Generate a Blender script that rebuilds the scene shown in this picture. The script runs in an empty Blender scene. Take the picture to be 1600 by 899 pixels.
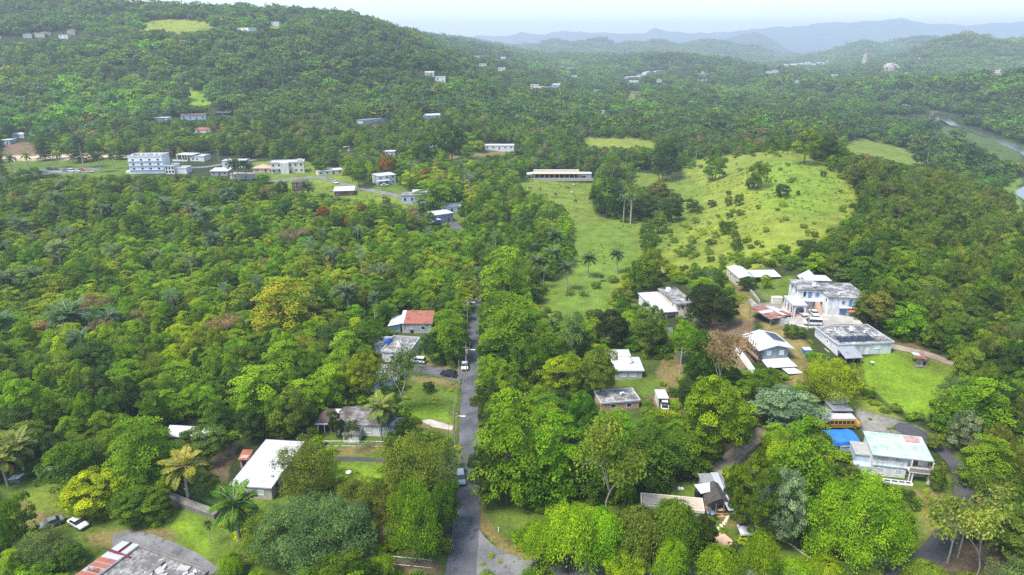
import bpy, math, random
import numpy as np
from mathutils import Vector, Matrix
random.seed(7)
RNG = np.random.default_rng(7)
SC = bpy.context.scene
COL = SC.collection
R_ = math.radians

# ------------------------------------------------------------------ camera, sky, sun, exposure
CAM_Z, PITCH, FPX = 85.0, R_(19.6), 1066.0
cam_d = bpy.data.cameras.new('camera')
cam = bpy.data.objects.new('camera', cam_d)
COL.objects.link(cam)
cam.location = (0, 0, CAM_Z)
cam.rotation_euler = (math.pi / 2 - PITCH, 0, 0)
cam_d.sensor_width = 36.0
cam_d.lens = 36.0 * FPX / 1600.0
cam_d.clip_start, cam_d.clip_end = 1.0, 60000.0
SC.camera = cam

SUN_EL, SUN_AZ = R_(60), R_(-125)      # azimuth from +Y (view direction), negative: from the west, behind the camera
world = bpy.data.worlds.new('World')
SC.world = world
world.use_nodes = True
wn = world.node_tree
wn.nodes.clear()
w_out = wn.nodes.new('ShaderNodeOutputWorld')
w_bg = wn.nodes.new('ShaderNodeBackground')
w_sky = wn.nodes.new('ShaderNodeTexSky')
w_sky.sky_type = 'NISHITA'
w_sky.sun_disc = False
w_sky.sun_elevation = SUN_EL
w_sky.sun_rotation = SUN_AZ
w_sky.air_density = 1.0
w_sky.dust_density = 0.7
w_sky.ozone_density = 1.5
w_bg.inputs['Strength'].default_value = 0.15
wn.links.new(w_sky.outputs[0], w_bg.inputs['Color'])
wn.links.new(w_bg.outputs[0], w_out.inputs['Surface'])

sun_d = bpy.data.lights.new('sun', 'SUN')
sun_d.energy = 3.0
sun_d.angle = R_(20)
sun_d.color = (1.0, 0.94, 0.83)
sun = bpy.data.objects.new('sun', sun_d)
COL.objects.link(sun)
sdir = Vector((math.sin(SUN_AZ) * math.cos(SUN_EL), math.cos(SUN_AZ) * math.cos(SUN_EL), math.sin(SUN_EL)))
sun.rotation_euler = sdir.to_track_quat('Z', 'Y').to_euler()
sun.location = (0, 0, 400)

vs = SC.view_settings
vs.view_transform = 'Standard'
vs.look = 'None'
vs.exposure = 1.28
vs.gamma = 1.0
vs.use_curve_mapping = False
SC.render.engine = 'CYCLES'
cy = SC.cycles
cy.max_bounces = 6
cy.diffuse_bounces = 4
cy.glossy_bounces = 2
cy.transmission_bounces = 3
cy.transparent_max_bounces = 4
cy.volume_bounces = 0
cy.use_denoising = False
cy.sample_clamp_indirect = 4.0
SC.render.film_transparent = False
HAZE_DENSITY = 0.00019

# ------------------------------------------------------------------ small helpers
def tag(o, label=None, cat=None, group=None, kind=None):
    if label: o['label'] = label
    if cat: o['category'] = cat
    if group: o['group'] = group
    if kind: o['kind'] = kind
    return o

def empty(name, loc, rz=0.0, label=None, cat=None, group=None, scale=None):
    o = bpy.data.objects.new(name, None)
    COL.objects.link(o)
    o.location = loc
    o.rotation_euler = (0, 0, rz)
    if scale is not None: o.scale = scale
    return tag(o, label, cat, group)

def link(name, me, parent=None, loc=None, rz=None):
    o = bpy.data.objects.new(name, me)
    COL.objects.link(o)
    if parent is not None: o.parent = parent
    if loc is not None: o.location = loc
    if rz is not None: o.rotation_euler = (0, 0, rz)
    return o

# ------------------------------------------------------------------ materials
MATS = {}
def nodes_of(name):
    m = bpy.data.materials.new(name)
    m.use_nodes = True
    nt = m.node_tree
    nt.nodes.clear()
    out = nt.nodes.new('ShaderNodeOutputMaterial')
    return m, nt, out

def nn(nt, t, **kw):
    n = nt.nodes.new(t)
    for k, v in kw.items():
        if k in n.inputs: n.inputs[k].default_value = v
        else: setattr(n, k, v)
    return n

def ramp(nt, fac, stops):
    r = nt.nodes.new('ShaderNodeValToRGB')
    e = r.color_ramp.elements
    while len(e) < len(stops): e.new(0.5)
    for i, (p, c) in enumerate(stops):
        e[i].position = p
        e[i].color = (c, c, c, 1) if isinstance(c, (int, float)) else (*c, 1)
    nt.links.new(fac, r.inputs[0])
    return r.outputs[0]

def mixc(nt, fac, a, b, mode='MIX'):
    n = nt.nodes.new('ShaderNodeMix')
    n.data_type = 'RGBA'
    n.blend_type = mode
    for sock, val in ((n.inputs[0], fac), (n.inputs[6], a), (n.inputs[7], b)):
        if hasattr(val, 'is_linked') or hasattr(val, 'links'): nt.links.new(val, sock)
        elif isinstance(val, (int, float)): sock.default_value = val
        else: sock.default_value = (*val, 1)
    return n.outputs[2]

def coords(nt, scale=1.0, kind='Object', sv=None):
    tc = nt.nodes.new('ShaderNodeTexCoord')
    mp = nt.nodes.new('ShaderNodeMapping')
    mp.inputs['Scale'].default_value = sv or (scale, scale, scale)
    nt.links.new(tc.outputs[kind], mp.inputs['Vector'])
    return mp.outputs[0]

def noise(nt, vec, scale, detail=4.0, rough=0.6, dist=0.0):
    n = nn(nt, 'ShaderNodeTexNoise', Scale=scale, Detail=detail, Roughness=rough, Distortion=dist)
    nt.links.new(vec, n.inputs['Vector'])
    return n.outputs[0]

def plain(name, col, rough=0.75, spec=0.25, stain=None, amount=0.35, nscale=0.6, metal=0.0):
    """Painted or weathered surface: base colour broken by two noises and, where given, a stain colour."""
    if name in MATS: return MATS[name]
    m, nt, out = nodes_of(name)
    v = coords(nt)
    n1 = noise(nt, v, nscale, 6.0, 0.62)
    n2 = noise(nt, v, nscale * 6, 4.0, 0.6)
    c = mixc(nt, ramp(nt, n1, [(0.35, 0.0), (0.7, 1.0)]), [x * 0.86 for x in col], [min(1, x * 1.05) for x in col])
    if stain is not None:
        f = mixc(nt, 0.45, n1, n2)
        c = mixc(nt, ramp(nt, f, [(0.52 - amount * 0.3, 0.0), (0.60 - amount * 0.12, amount + 0.35 if amount < 0.6 else 0.95)]), c, stain)
    if name.endswith('wall'):
        st = noise(nt, coords(nt, sv=(1.6, 1.6, 0.12)), 1.0, 4.0, 0.7)
        c = mixc(nt, 1.0, c, ramp(nt, st, [(0.45, 1.0), (0.72, 0.62)]), 'MULTIPLY')
    if name.endswith('roof'):
        w = nn(nt, 'ShaderNodeTexWave', Scale=0.11, Distortion=0.6, Detail=1.0)
        w.wave_profile = 'SAW'
        nt.links.new(v, w.inputs['Vector'])
        c = mixc(nt, 1.0, c, ramp(nt, w.outputs[1], [(0.0, 0.60), (0.03, 0.98), (0.97, 1.0), (1.0, 0.7)]), 'MULTIPLY')
        c = mixc(nt, 1.0, c, ramp(nt, noise(nt, coords(nt, sv=(0.25, 1.5, 1.0)), 1.0, 5.0, 0.7), [(0.45, 1.0), (0.75, 0.70)]), 'MULTIPLY')
    b = nn(nt, 'ShaderNodeBsdfPrincipled', Roughness=rough, Metallic=metal)
    b.inputs['Specular IOR Level'].default_value = spec
    nt.links.new(c, b.inputs['Base Color'])
    nt.links.new(b.outputs[0], out.inputs[0])
    MATS[name] = m
    return m

def corrugated(name, col, rust=None, rust_amount=0.0, pitch=3.0, axis='X', metal=0.35, rough=0.45):
    if name in MATS: return MATS[name]
    m, nt, out = nodes_of(name)
    v = coords(nt)
    n1 = noise(nt, v, 0.45, 6.0, 0.65)
    n2 = noise(nt, v, 2.5, 5.0, 0.6)
    c = mixc(nt, ramp(nt, n2, [(0.3, 0.0), (0.7, 1.0)]), [x * 0.84 for x in col], [min(1, x * 1.06) for x in col])
    if rust is not None:
        f = mixc(nt, 0.4, n1, n2)
        c = mixc(nt, ramp(nt, f, [(0.62 - rust_amount * 0.35, 0.0), (0.68 - rust_amount * 0.25, 1.0)]), c, mixc(nt, n2, rust, [x * 0.55 for x in rust]))
    w = nn(nt, 'ShaderNodeTexWave', Scale=pitch)
    w.wave_type = 'BANDS'
    w.bands_direction = axis
    nt.links.new(v, w.inputs['Vector'])
    bp = nn(nt, 'ShaderNodeBump', Strength=0.6, Distance=0.05)
    nt.links.new(w.outputs[1], bp.inputs['Height'])
    b = nn(nt, 'ShaderNodeBsdfPrincipled', Roughness=rough, Metallic=metal)
    nt.links.new(c, b.inputs['Base Color'])
    nt.links.new(bp.outputs[0], b.inputs['Normal'])
    nt.links.new(b.outputs[0], out.inputs[0])
    MATS[name] = m
    return m

def leaf_material(name, flower=None, mass=False):
    """Foliage: hue of the tree from its object colour, clump and leaf variation from face attributes."""
    if name in MATS: return MATS[name]
    m, nt, out = nodes_of(name)
    oi = nt.nodes.new('ShaderNodeObjectInfo')
    a1 = nn(nt, 'ShaderNodeAttribute', attribute_name='clump')
    a2 = nn(nt, 'ShaderNodeAttribute', attribute_name='leaf')
    hsv = nt.nodes.new('ShaderNodeHueSaturation')
    base = oi.outputs['Color']
    if mass:
        ti = nn(nt, 'ShaderNodeAttribute', attribute_name='tint')
        ti.attribute_type = 'INSTANCER'
        base = ti.outputs['Color']
    def mathn(op, a, b):
        n = nt.nodes.new('ShaderNodeMath'); n.operation = op
        for s, v in ((n.inputs[0], a), (n.inputs[1], b)):
            if isinstance(v, (int, float)): s.default_value = v
            else: nt.links.new(v, s)
        return n.outputs[0]
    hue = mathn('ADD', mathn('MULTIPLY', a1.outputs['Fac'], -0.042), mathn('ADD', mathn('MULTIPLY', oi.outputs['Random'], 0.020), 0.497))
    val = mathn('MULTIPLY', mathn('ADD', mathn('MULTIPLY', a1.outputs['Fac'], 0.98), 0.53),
                mathn('ADD', mathn('MULTIPLY', a2.outputs['Fac'], 0.5), 0.75))
    nt.links.new(hue, hsv.inputs['Hue'])
    hsv.inputs['Saturation'].default_value = 1.08
    nt.links.new(val, hsv.inputs['Value'])
    nt.links.new(base, hsv.inputs['Color'])
    c = hsv.outputs[0]
    if flower is not None:
        a3 = nn(nt, 'ShaderNodeAttribute', attribute_name='flower')
        fc = mixc(nt, a2.outputs['Fac'], [x * 0.7 for x in flower], [min(1, x * 1.15) for x in flower])
        c = mixc(nt, a3.outputs['Fac'], c, fc)
    b = nn(nt, 'ShaderNodeBsdfPrincipled', Roughness=0.55)
    b.inputs['Specular IOR Level'].default_value = 0.22
    t = nt.nodes.new('ShaderNodeBsdfTranslucent')
    nt.links.new(c, b.inputs['Base Color'])
    tc = mixc(nt, 1.0, c, (1.0, 1.0, 0.55), 'MULTIPLY')
    nt.links.new(tc, t.inputs['Color'])
    mx = nn(nt, 'ShaderNodeMixShader', Fac=0.44)
    nt.links.new(b.outputs[0], mx.inputs[1])
    nt.links.new(t.outputs[0], mx.inputs[2])
    nt.links.new(mx.outputs[0], out.inputs[0])
    MATS[name] = m
    return m

def tint_material(name, rough=0.35, spec=0.5, coat=0.0):
    """Paint whose colour is the object's own."""
    if name in MATS: return MATS[name]
    m, nt, out = nodes_of(name)
    oi = nt.nodes.new('ShaderNodeObjectInfo')
    n1 = noise(nt, coords(nt), 1.5, 4.0)
    c = mixc(nt, ramp(nt, n1, [(0.3, 0.86), (0.7, 1.0)]), (0, 0, 0), oi.outputs['Color'])
    b = nn(nt, 'ShaderNodeBsdfPrincipled', Roughness=rough)
    b.inputs['Specular IOR Level'].default_value = spec
    b.inputs['Coat Weight'].default_value = coat
    nt.links.new(c, b.inputs['Base Color'])
    nt.links.new(b.outputs[0], out.inputs[0])
    MATS[name] = m
    return m

# ------------------------------------------------------------------ terrain height
CP, SP = math.cos(PITCH), math.sin(PITCH)

def ray(u, v):
    a = (np.asarray(u, float) - 800.0) / FPX
    b = (449.5 - np.asarray(v, float)) / FPX
    return a, CP + b * SP, -SP + b * CP

def sstep(a, b, t):
    t = np.clip((t - a) / (b - a), 0, 1)
    return t * t * (3 - 2 * t)

def _hash(i, j, s):
    n = (i * 374761393 + j * 668265263 + s * 974634533) & 0xFFFFFFFF
    n = ((n ^ (n >> 13)) * 1274126177) & 0xFFFFFFFF
    return ((n ^ (n >> 16)) & 0xFFFF) / 65535.0

def vnoise(x, y, s=0):
    i, j = np.floor(x).astype(np.int64), np.floor(y).astype(np.int64)
    fx, fy = x - i, y - j
    fx, fy = fx * fx * (3 - 2 * fx), fy * fy * (3 - 2 * fy)
    a, b = _hash(i, j, s), _hash(i + 1, j, s)
    c, d = _hash(i, j + 1, s), _hash(i + 1, j + 1, s)
    return (a + (b - a) * fx) * (1 - fy) + (c + (d - c) * fx) * fy - 0.5

def fbm(x, y, wl, octs=4, s=0):
    r, amp = 0.0, 1.0
    for k in range(octs):
        r = r + amp * vnoise(x / wl + 17.3 * k, y / wl + 9.1 * k, s + k)
        wl *= 0.5; amp *= 0.5
    return r

# crest lines of the far ridges: (column, row) in photo pixels at a distance
RIDGES = [
    (2450, 520, 700, [(1080, 112), (1180, 108), (1260, 102), (1300, 96), (1345, 84), (1360, 80), (1385, 79), (1420, 76), (1440, 66), (1470, 55), (1500, 48), (1530, 48), (1545, 52), (1580, 47), (1620, 46), (1750, 40), (2000, 60)], 26),
    (3700, 560, 700, [(1100, 125), (1180, 112), (1230, 96), (1270, 78), (1300, 70), (1330, 61), (1355, 54), (1380, 60), (1430, 60), (1480, 62), (1560, 75), (1800, 90)], 34),
    (4300, 600, 900, [(560, 80), (680, 76), (740, 70), (800, 66), (840, 65), (872, 61), (890, 65), (920, 61), (945, 58), (962, 65), (985, 61), (1005, 65), (1028, 60), (1055, 67), (1090, 65), (1120, 61), (1150, 62), (1180, 66), (1205, 72), (1230, 88), (1260, 104), (1330, 120)], 40),
    (6200, 900, 900, [(900, 75), (1050, 66), (1130, 60), (1180, 50), (1200, 58), (1240, 78), (1300, 95)], 40),
    (9500, 1200, 2500, [(400, 70), (640, 66), (680, 61), (720, 56), (770, 58), (800, 54), (850, 53), (870, 49), (920, 51), (950, 49), (1000, 50), (1040, 48), (1090, 51), (1140, 47), (1190, 42), (1240, 39), (1270, 36), (1330, 36), (1380, 31), (1405, 29), (1430, 32), (1450, 37), (1475, 35), (1500, 39), (1540, 34), (1600, 30), (1700, 28), (1900, 40)], 60),
]
_RT = []
for d0, wf, wb, tab, na in RIDGES:
    u = np.array([p[0] for p in tab], float); v = np.array([p[1] for p in tab], float)
    dx, dy, dz = ray(u, v)
    _RT.append((d0, wf, wb, dx / dy, CAM_Z + d0 * dz / dy - {2450: 26, 3700: 28, 4300: 34, 6200: 30, 9500: 30}[d0], na))   # less the height of the woods on it

HILL_X = np.array([-2600, -1300, -900, -760, -640, -500, -400, -330, -285, -230, -185, -150, -112, -80, -50, 0, 60, 140], float)
HILL_Z = np.array([118, 138, 138, 144, 141, 139, 137, 129, 122, 112, 98, 84, 70, 57, 45, 30, 15, 0], float)
PH_Y = np.array([60, 120, 165, 200, 250, 300, 350, 400, 440, 500, 560], float)
PH_X = np.array([85, 85, 90, 100, 112, 128, 146, 164, 176, 190, 200], float)
PH_Z = np.array([1, 3.5, 8.5, 12.0, 14.5, 18.5, 22.5, 25.5, 22, 12, 6], float)
RIVER = np.array([(310, 330), (330, 410), (365, 480), (446, 560), (482, 640), (516, 754), (548, 851), (566, 951), (548, 1060), (470, 1180)], float)

def river_dist(x, y):
    """signed distance to the river line: negative on the near (west) side."""
    best = np.full(np.shape(x), 1e9); side = np.ones(np.shape(x))
    for (x0, y0), (x1, y1) in zip(RIVER[:-1], RIVER[1:]):
        ex, ey = x1 - x0, y1 - y0
        t = np.clip(((x - x0) * ex + (y - y0) * ey) / (ex * ex + ey * ey), 0, 1)
        px, py = x0 + t * ex, y0 + t * ey
        d = np.hypot(x - px, y - py)
        s = np.sign((x - px) * ey - (y - py) * ex)
        m = d < best
        best = np.where(m, d, best); side = np.where(m, s, side)
    return best, side

def height(x, y):
    x = np.asarray(x, float); y = np.asarray(y, float)
    r = np.hypot(x, y)
    left = sstep(60, -70, x)
    z = 10.0 * left * sstep(260, 440, y) + 8.0 * left * sstep(470, 620, y)
    # mid valley undulation
    z = z + sstep(480, 800, y) * (9 * fbm(x, y, 210, 3, 3) + 5) + sstep(1200, 2500, y) * (34 * sstep(900, 300, x) + 26 * fbm(x, y, 520, 3, 9))
    # wooded hill on the west
    prof = np.interp(x, HILL_X, HILL_Z)
    zz = sstep(585, 1130, y) * np.where(y > 1130, 0.45 + 0.55 * np.exp(-((y - 1130) / 700.0) ** 2), 1.0)
    z = z + (prof - 25 * sstep(60, -80, x)) * zz * (1 + 0.10 * fbm(x, y, 260, 3, 21))
    z = z + 24 * fbm(x, y, 170, 3, 5) * sstep(640, 800, y) * sstep(1180, 1000, y) * sstep(60, -60, x)
    # pasture ridge
    xc = np.interp(y, PH_Y, PH_X); hc = np.interp(y, PH_Y, PH_Z) * sstep(620, 480, y)
    w = np.where(x < xc, 42.0, 82.0)
    ph = hc * np.exp(-((x - xc) / w) ** 2)
    z = z + ph * (1 + 0.10 * fbm(x, y, 60, 2, 31) * sstep(230, 280, y))
    # second meadow behind, low knoll
    z = z + 6 * np.exp(-((x - 85) / 70) ** 2 - ((y - 570) / 45) ** 2) + 7 * np.exp(-((x - 285) / 70) ** 2 - ((y - 575) / 60) ** 2)
    # wooded knoll far off
    z = z + 30 * np.exp(-((x - 505) / 230) ** 2 - ((y - 2200) / 300) ** 2)
    # river trench, far bank cliff
    d, s = river_dist(x, y)
    reach = sstep(1300, 1000, y)
    z = z - 15.0 * sstep(230, 45, d) * sstep(230, 330, x) * np.where(s > 0, 1.0, 1.0) * reach
    z = z + np.where(s > 0, 1.0, 0.0) * 26.0 * sstep(24, 95, d) * sstep(430, 640, y) * reach
    z = z + np.where(s > 0, 1.0, 0.0) * 12.0 * sstep(24, 120, d) * sstep(1300, 1000, y) * sstep(650, 900, y)
    # ridges
    az = x / np.maximum(y, 1.0)
    for d0, wf, wb, ta, tz, na in _RT:
        cz = np.interp(az, ta, tz)
        q = (y - d0) / np.where(y < d0, wf, wb)
        rz = (cz + 1.5 * na * fbm(x, y, 190 + d0 * .02, 3, int(d0))) * np.exp(-q * q)
        z = np.where(y > 900, np.maximum(z, rz), z)
    # the near plain is level under the houses
    return z + 0.5 * fbm(x, y, 38, 2, 44) * sstep(40, 120, r)

def hz(x, y):
    return float(height(np.array([x]), np.array([y]))[0])

_TS = np.concatenate([np.arange(45, 700, 1.5), np.geomspace(700, 13500, 420)])
def P(u, v, H=0.0):
    """Point of the ground (or of a level H above it) seen at a photo pixel."""
    dx, dy, dz = ray(u, v)
    t = _TS / float(dy)
    X, Y, Z = dx * t, dy * t, CAM_Z + dz * t
    g = Z - height(X, Y) - H
    k = np.argmax(g < 0)
    if not (g < 0).any(): k = len(t) - 1
    lo, hi = t[max(k - 1, 0)], t[k]
    for _ in range(14):
        mid = (lo + hi) / 2
        if CAM_Z + dz * mid - hz(dx * mid, dy * mid) - H < 0: hi = mid
        else: lo = mid
    return Vector((float(dx * hi), float(dy * hi), float(CAM_Z + dz * hi)))

def on_plane(u, v, z):
    dx, dy, dz = ray(u, v)
    t = (z - CAM_Z) / dz
    return Vector((float(dx * t), float(dy * t), z))

def proj(x, y, z):
    """Photo pixel and depth of world points (arrays)."""
    dz = np.asarray(z, float) - CAM_Z
    dep = y * CP - dz * SP
    up = y * SP + dz * CP
    dep = np.maximum(dep, 0.1)
    return 800 + FPX * x / dep, 449.5 - FPX * up / dep, dep

def in_poly(poly, u, v):
    u = np.asarray(u, float); v = np.asarray(v, float)
    inside = np.zeros(np.shape(u), bool)
    n = len(poly)
    for i in range(n):
        x0, y0 = poly[i]; x1, y1 = poly[(i + 1) % n]
        c = ((y0 > v) != (y1 > v))
        with np.errstate(divide='ignore', invalid='ignore'):
            xi = (x1 - x0) * (v - y0) / (y1 - y0 + 1e-12) + x0
        inside ^= c & (u < xi)
    return inside
# ------------------------------------------------------------------ ground cover: open land as outlines in photo pixels
FLOOR = (0.040, 0.055, 0.016)
LAWN, LAWN_B = (0.110, 0.165, 0.022), (0.180, 0.285, 0.020)
PAST, PAST_Y, PAST_G = (0.160, 0.215, 0.028), (0.210, 0.255, 0.032), (0.140, 0.215, 0.028)
ROUGH = (0.070, 0.105, 0.022)
DRY, DIRT, TAN, GRAV = (0.205, 0.165, 0.060), (0.170, 0.120, 0.070), (0.420, 0.320, 0.210), (0.230, 0.215, 0.190)
# each: (colour, softness of its edge in metres, outline)
COVER = [
    # hill and valley meadows
    (PAST_Y, 8, [(205, 44), (250, 30), (335, 33), (345, 46), (280, 54), (215, 50)]),
    (PAST, 8, [(400, 44), (412, 36), (436, 36), (438, 46)]),
    (LAWN_B, 5, [(284, 142), (300, 137), (352, 160), (322, 168), (290, 164)]),
    (PAST_Y, 5, [(628, 168), (650, 157), (682, 160), (660, 170)]),
    (PAST, 6, [(640, 200), (668, 192), (676, 208), (645, 212)]),
    (DRY, 6, [(960, 152), (990, 138), (1022, 146), (1008, 160)]),
    (DRY, 20, [(1150, 108), (1200, 104), (1200, 114), (1150, 116)]),
    (PAST_Y, 4, [(900, 215), (950, 211), (1000, 213), (1032, 221), (1030, 236), (980, 234), (920, 234)]),
    (PAST, 4, [(1300, 224), (1340, 217), (1375, 219), (1440, 245), (1468, 268), (1420, 268), (1390, 256), (1330, 250)]),
    (PAST_G, 4, [(1460, 270), (1520, 280), (1590, 270), (1600, 340), (1540, 335), (1480, 300)]),
    ((0.080, 0.125, 0.030), 8, [(1440, 190), (1520, 205), (1600, 230), (1600, 270), (1540, 250), (1480, 215)]),
    # long pasture and its hill
    (PAST, 3, [(770, 284), (830, 281), (935, 282), (990, 268), (1075, 278), (1080, 250), (1140, 240), (1180, 310), (1060, 400), (1030, 440), (1000, 470), (960, 520), (880, 530), (830, 520), (820, 440), (850, 380)]),
    (PAST_Y, 6, [(1060, 262), (1090, 244), (1160, 236), (1240, 230), (1295, 248), (1345, 290), (1350, 330), (1300, 370), (1240, 400), (1200, 420), (1120, 430), (1030, 440), (1010, 410), (1090, 350), (1110, 300)]),
    ((0.170, 0.245, 0.026), 14, [(1190, 262), (1250, 246), (1310, 285), (1320, 320), (1270, 345), (1200, 330)]),
    (PAST_G, 8, [(870, 420), (905, 345), (985, 352), (1000, 400), (960, 440), (930, 500), (860, 500)]),
    (DRY, 4, [(690, 240), (800, 236), (830, 248), (720, 262), (680, 256)]),
    (PAST_G, 4, [(690, 258), (830, 250), (830, 290), (780, 305), (700, 280)]),
    # settlement in the middle distance
    (LAWN, 4, [(0, 244), (180, 240), (210, 275), (0, 285)]),
    (TAN, 2, [(0, 240), (180, 236), (196, 244), (120, 250), (0, 252)]),
    (DIRT, 3, [(0, 222), (60, 222), (56, 242), (0, 244)]),
    (LAWN, 4, [(180, 250), (206, 245), (206, 276), (170, 280)]),
    (PAST, 4, [(400, 275), (470, 262), (540, 262), (560, 285), (640, 300), (680, 322), (600, 330), (540, 312), (430, 306)]),
    (LAWN, 3, [(585, 290), (620, 284), (650, 300), (640, 308), (600, 306)]),
    (PAST, 3, [(396, 254), (470, 248), (500, 262), (480, 276), (400, 276)]),
    (LAWN, 3, [(660, 315), (740, 310), (745, 350), (670, 350)]),
    # houses west of the road
    (ROUGH, 3, [(560, 505), (735, 505), (735, 760), (480, 760), (480, 640), (560, 600)]),
    (LAWN, 1.5, [(636, 540), (660, 532), (730, 545), (732, 574), (700, 572), (640, 560)]),
    (LAWN, 2, [(625, 590), (715, 595), (712, 690), (640, 660)]),
    (LAWN_B, 1.5, [(636, 636), (706, 632), (706, 660), (650, 656)]),
    (DRY, 1.0, [(642, 560), (660, 560), (730, 578), (728, 584), (650, 572)]),
    (DRY, 1.0, [(640, 585), (700, 592), (726, 606), (700, 604), (640, 594)]),
    (DRY, 1.0, [(652, 656), (680, 656), (712, 664), (712, 675), (655, 668)]),
    (LAWN, 2, [(480, 685), (600, 680), (610, 760), (560, 790), (500, 760)]),
    (LAWN_B, 3, [(500, 725), (575, 725), (610, 745), (600, 780), (545, 770)]),
    (DRY, 1.0, [(505, 700), (600, 696), (605, 706), (505, 712)]),
    (LAWN, 2, [(0, 740), (110, 745), (140, 800), (350, 770), (470, 770), (480, 899), (0, 899)]),
    (LAWN_B, 4, [(250, 810), (290, 806), (330, 850), (320, 872), (270, 840)]),
    (DRY, 4, [(35, 780), (70, 770), (110, 800), (100, 830), (50, 810)]),
    (PAST, 3, [(40, 750), (100, 750), (110, 790), (60, 795)]),
    (DRY, 1.5, [(130, 835), (200, 825), (262, 822), (280, 840), (220, 845), (140, 855)]),
    (DIRT, 1.0, [(335, 690), (365, 700), (352, 760), (330, 745)]),
    (LAWN, 1.5, [(262, 765), (345, 790), (420, 795), (440, 760), (340, 750), (300, 745)]),
    (ROUGH, 3, [(560, 850), (700, 850), (700, 899), (560, 899)]),
    (DIRT, 1.5, [(600, 800), (690, 760), (700, 840), (640, 870), (600, 850)]),
    (DIRT, 1.0, [(565, 872), (690, 880), (690, 899), (600, 899)]),
    # east verge and garden
    (LAWN, 1.2, [(752, 700), (790, 770), (850, 780), (960, 772), (1000, 772), (1095, 742), (1110, 800), (1000, 800), (850, 815), (820, 840), (800, 870), (770, 845), (750, 800)]),
    (DRY, 1.0, [(752, 700), (760, 722), (763, 745), (756, 800), (786, 844), (840, 870), (870, 874), (830, 882), (780, 857), (750, 825)]),
    (LAWN, 1.5, [(1085, 775), (1120, 800), (1160, 790), (1230, 830), (1265, 870), (1240, 890), (1180, 850), (1110, 850)]),
    (DRY, 1.0, [(1130, 800), (1152, 800), (1150, 822), (1120, 822)]),
    # east hillside houses
    (ROUGH, 3, [(900, 540), (1100, 520), (1100, 660), (900, 650)]),
    (LAWN, 1.5, [(950, 588), (1010, 585), (1040, 595), (1030, 620), (960, 612)]),
    (DRY, 1.5, [(1030, 540), (1068, 545), (1075, 590), (1062, 650), (1040, 650), (1030, 600)]),
    (DIRT, 1.5, [(1000, 618), (1045, 620), (1050, 645), (1010, 640)]),
    (DIRT, 2, [(1080, 500), (1120, 490), (1160, 470), (1180, 500), (1180, 560), (1150, 600), (1120, 590), (1100, 540)]),
    (DRY, 2, [(1140, 440), (1168, 452), (1180, 500), (1150, 500), (1135, 470)]),
    (LAWN, 1.5, [(1165, 440), (1190, 436), (1240, 430), (1245, 445), (1228, 466), (1200, 472), (1175, 460)]),
    (DRY, 2, [(1195, 505), (1240, 505), (1262, 540), (1270, 590), (1240, 605), (1225, 570), (1210, 530)]),
    (GRAV, 1.0, [(1180, 475), (1230, 470), (1340, 490), (1345, 505), (1260, 515), (1210, 505)]),
    (LAWN_B, 1.2, [(1346, 560), (1392, 546), (1430, 560), (1495, 575), (1480, 610), (1445, 655), (1400, 640), (1352, 600)]),
    (PAST, 2, [(1395, 546), (1430, 552), (1495, 568), (1485, 585), (1430, 580)]),
    (PAST_Y, 2, [(1270, 560), (1345, 575), (1360, 620), (1420, 655), (1340, 640), (1290, 610)]),
    (DIRT, 1.5, [(1388, 535), (1420, 536), (1500, 566), (1490, 574), (1430, 556)]),
    (GRAV, 1.5, [(1335, 640), (1370, 650), (1440, 668), (1460, 690), (1430, 690), (1345, 675)]),
    (LAWN, 2, [(1435, 665), (1475, 690), (1500, 700), (1490, 720), (1460, 700)]),
    (LAWN, 1.5, [(1360, 740), (1480, 740), (1490, 800), (1440, 860), (1400, 850)]),
    (DRY, 3, [(1420, 770), (1480, 770), (1470, 830), (1440, 850)]),
    (DIRT, 1.5, [(1470, 830), (1580, 860), (1570, 899), (1460, 899)]),
    (DIRT, 2, [(1130, 690), (1180, 680), (1200, 720), (1150, 732)]),
    (DIRT, 1.5, [(1240, 725), (1275, 770), (1265, 790), (1235, 760)]),
]
ROADS = {}     # filled below: sheets of asphalt and concrete

def near_segment(poly, u, v):
    best = np.full(np.shape(u), 1e9)
    n = len(poly)
    for i in range(n):
        x0, y0 = poly[i]; x1, y1 = poly[(i + 1) % n]
        ex, ey = x1 - x0, y1 - y0
        t = np.clip(((u - x0) * ex + (v - y0) * ey) / (ex * ex + ey * ey + 1e-9), 0, 1)
        best = np.minimum(best, np.hypot(u - x0 - t * ex, v - y0 - t * ey))
    return best

COVER_W = []
for col, soft, poly in COVER:
    w = [P(u, v) for u, v in poly]
    COVER_W.append((col, soft, [(p.x, p.y) for p in w]))

def cover_colour(x, y):
    """ground colour (N,3) and openness (0 = forest floor, 1 = open land)."""
    n = len(x)
    c = np.tile(np.array(FLOOR), (n, 1)); o = np.zeros(n)
    far = sstep(1500, 2600, y)
    c = c * (1 - far[:, None]) + np.array((0.050, 0.082, 0.030)) * far[:, None]
    for col, soft, w in COVER_W:
        xs = [p[0] for p in w]; ys = [p[1] for p in w]
        s = soft * 1.5
        k = np.nonzero((x > min(xs) - s) & (x < max(xs) + s) & (y > min(ys) - s) & (y < max(ys) + s))[0]
        if not len(k): continue
        ww = min(soft * 2.2, 9)
        qx = x[k] + ww * 0.55 * fbm(x[k], y[k], ww * 2.5, 3, 71); qy = y[k] + ww * 0.55 * fbm(x[k], y[k], ww * 2.5, 3, 81)
        d = near_segment(w, qx, qy)
        d = np.where(in_poly(w, qx, qy), -d, d)
        a = sstep(soft * 0.5, -soft * 0.5, d)
        c[k] = c[k] * (1 - a[:, None]) + np.array(col) * a[:, None]
        o[k] = np.maximum(o[k], a)
    return c, o

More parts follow.
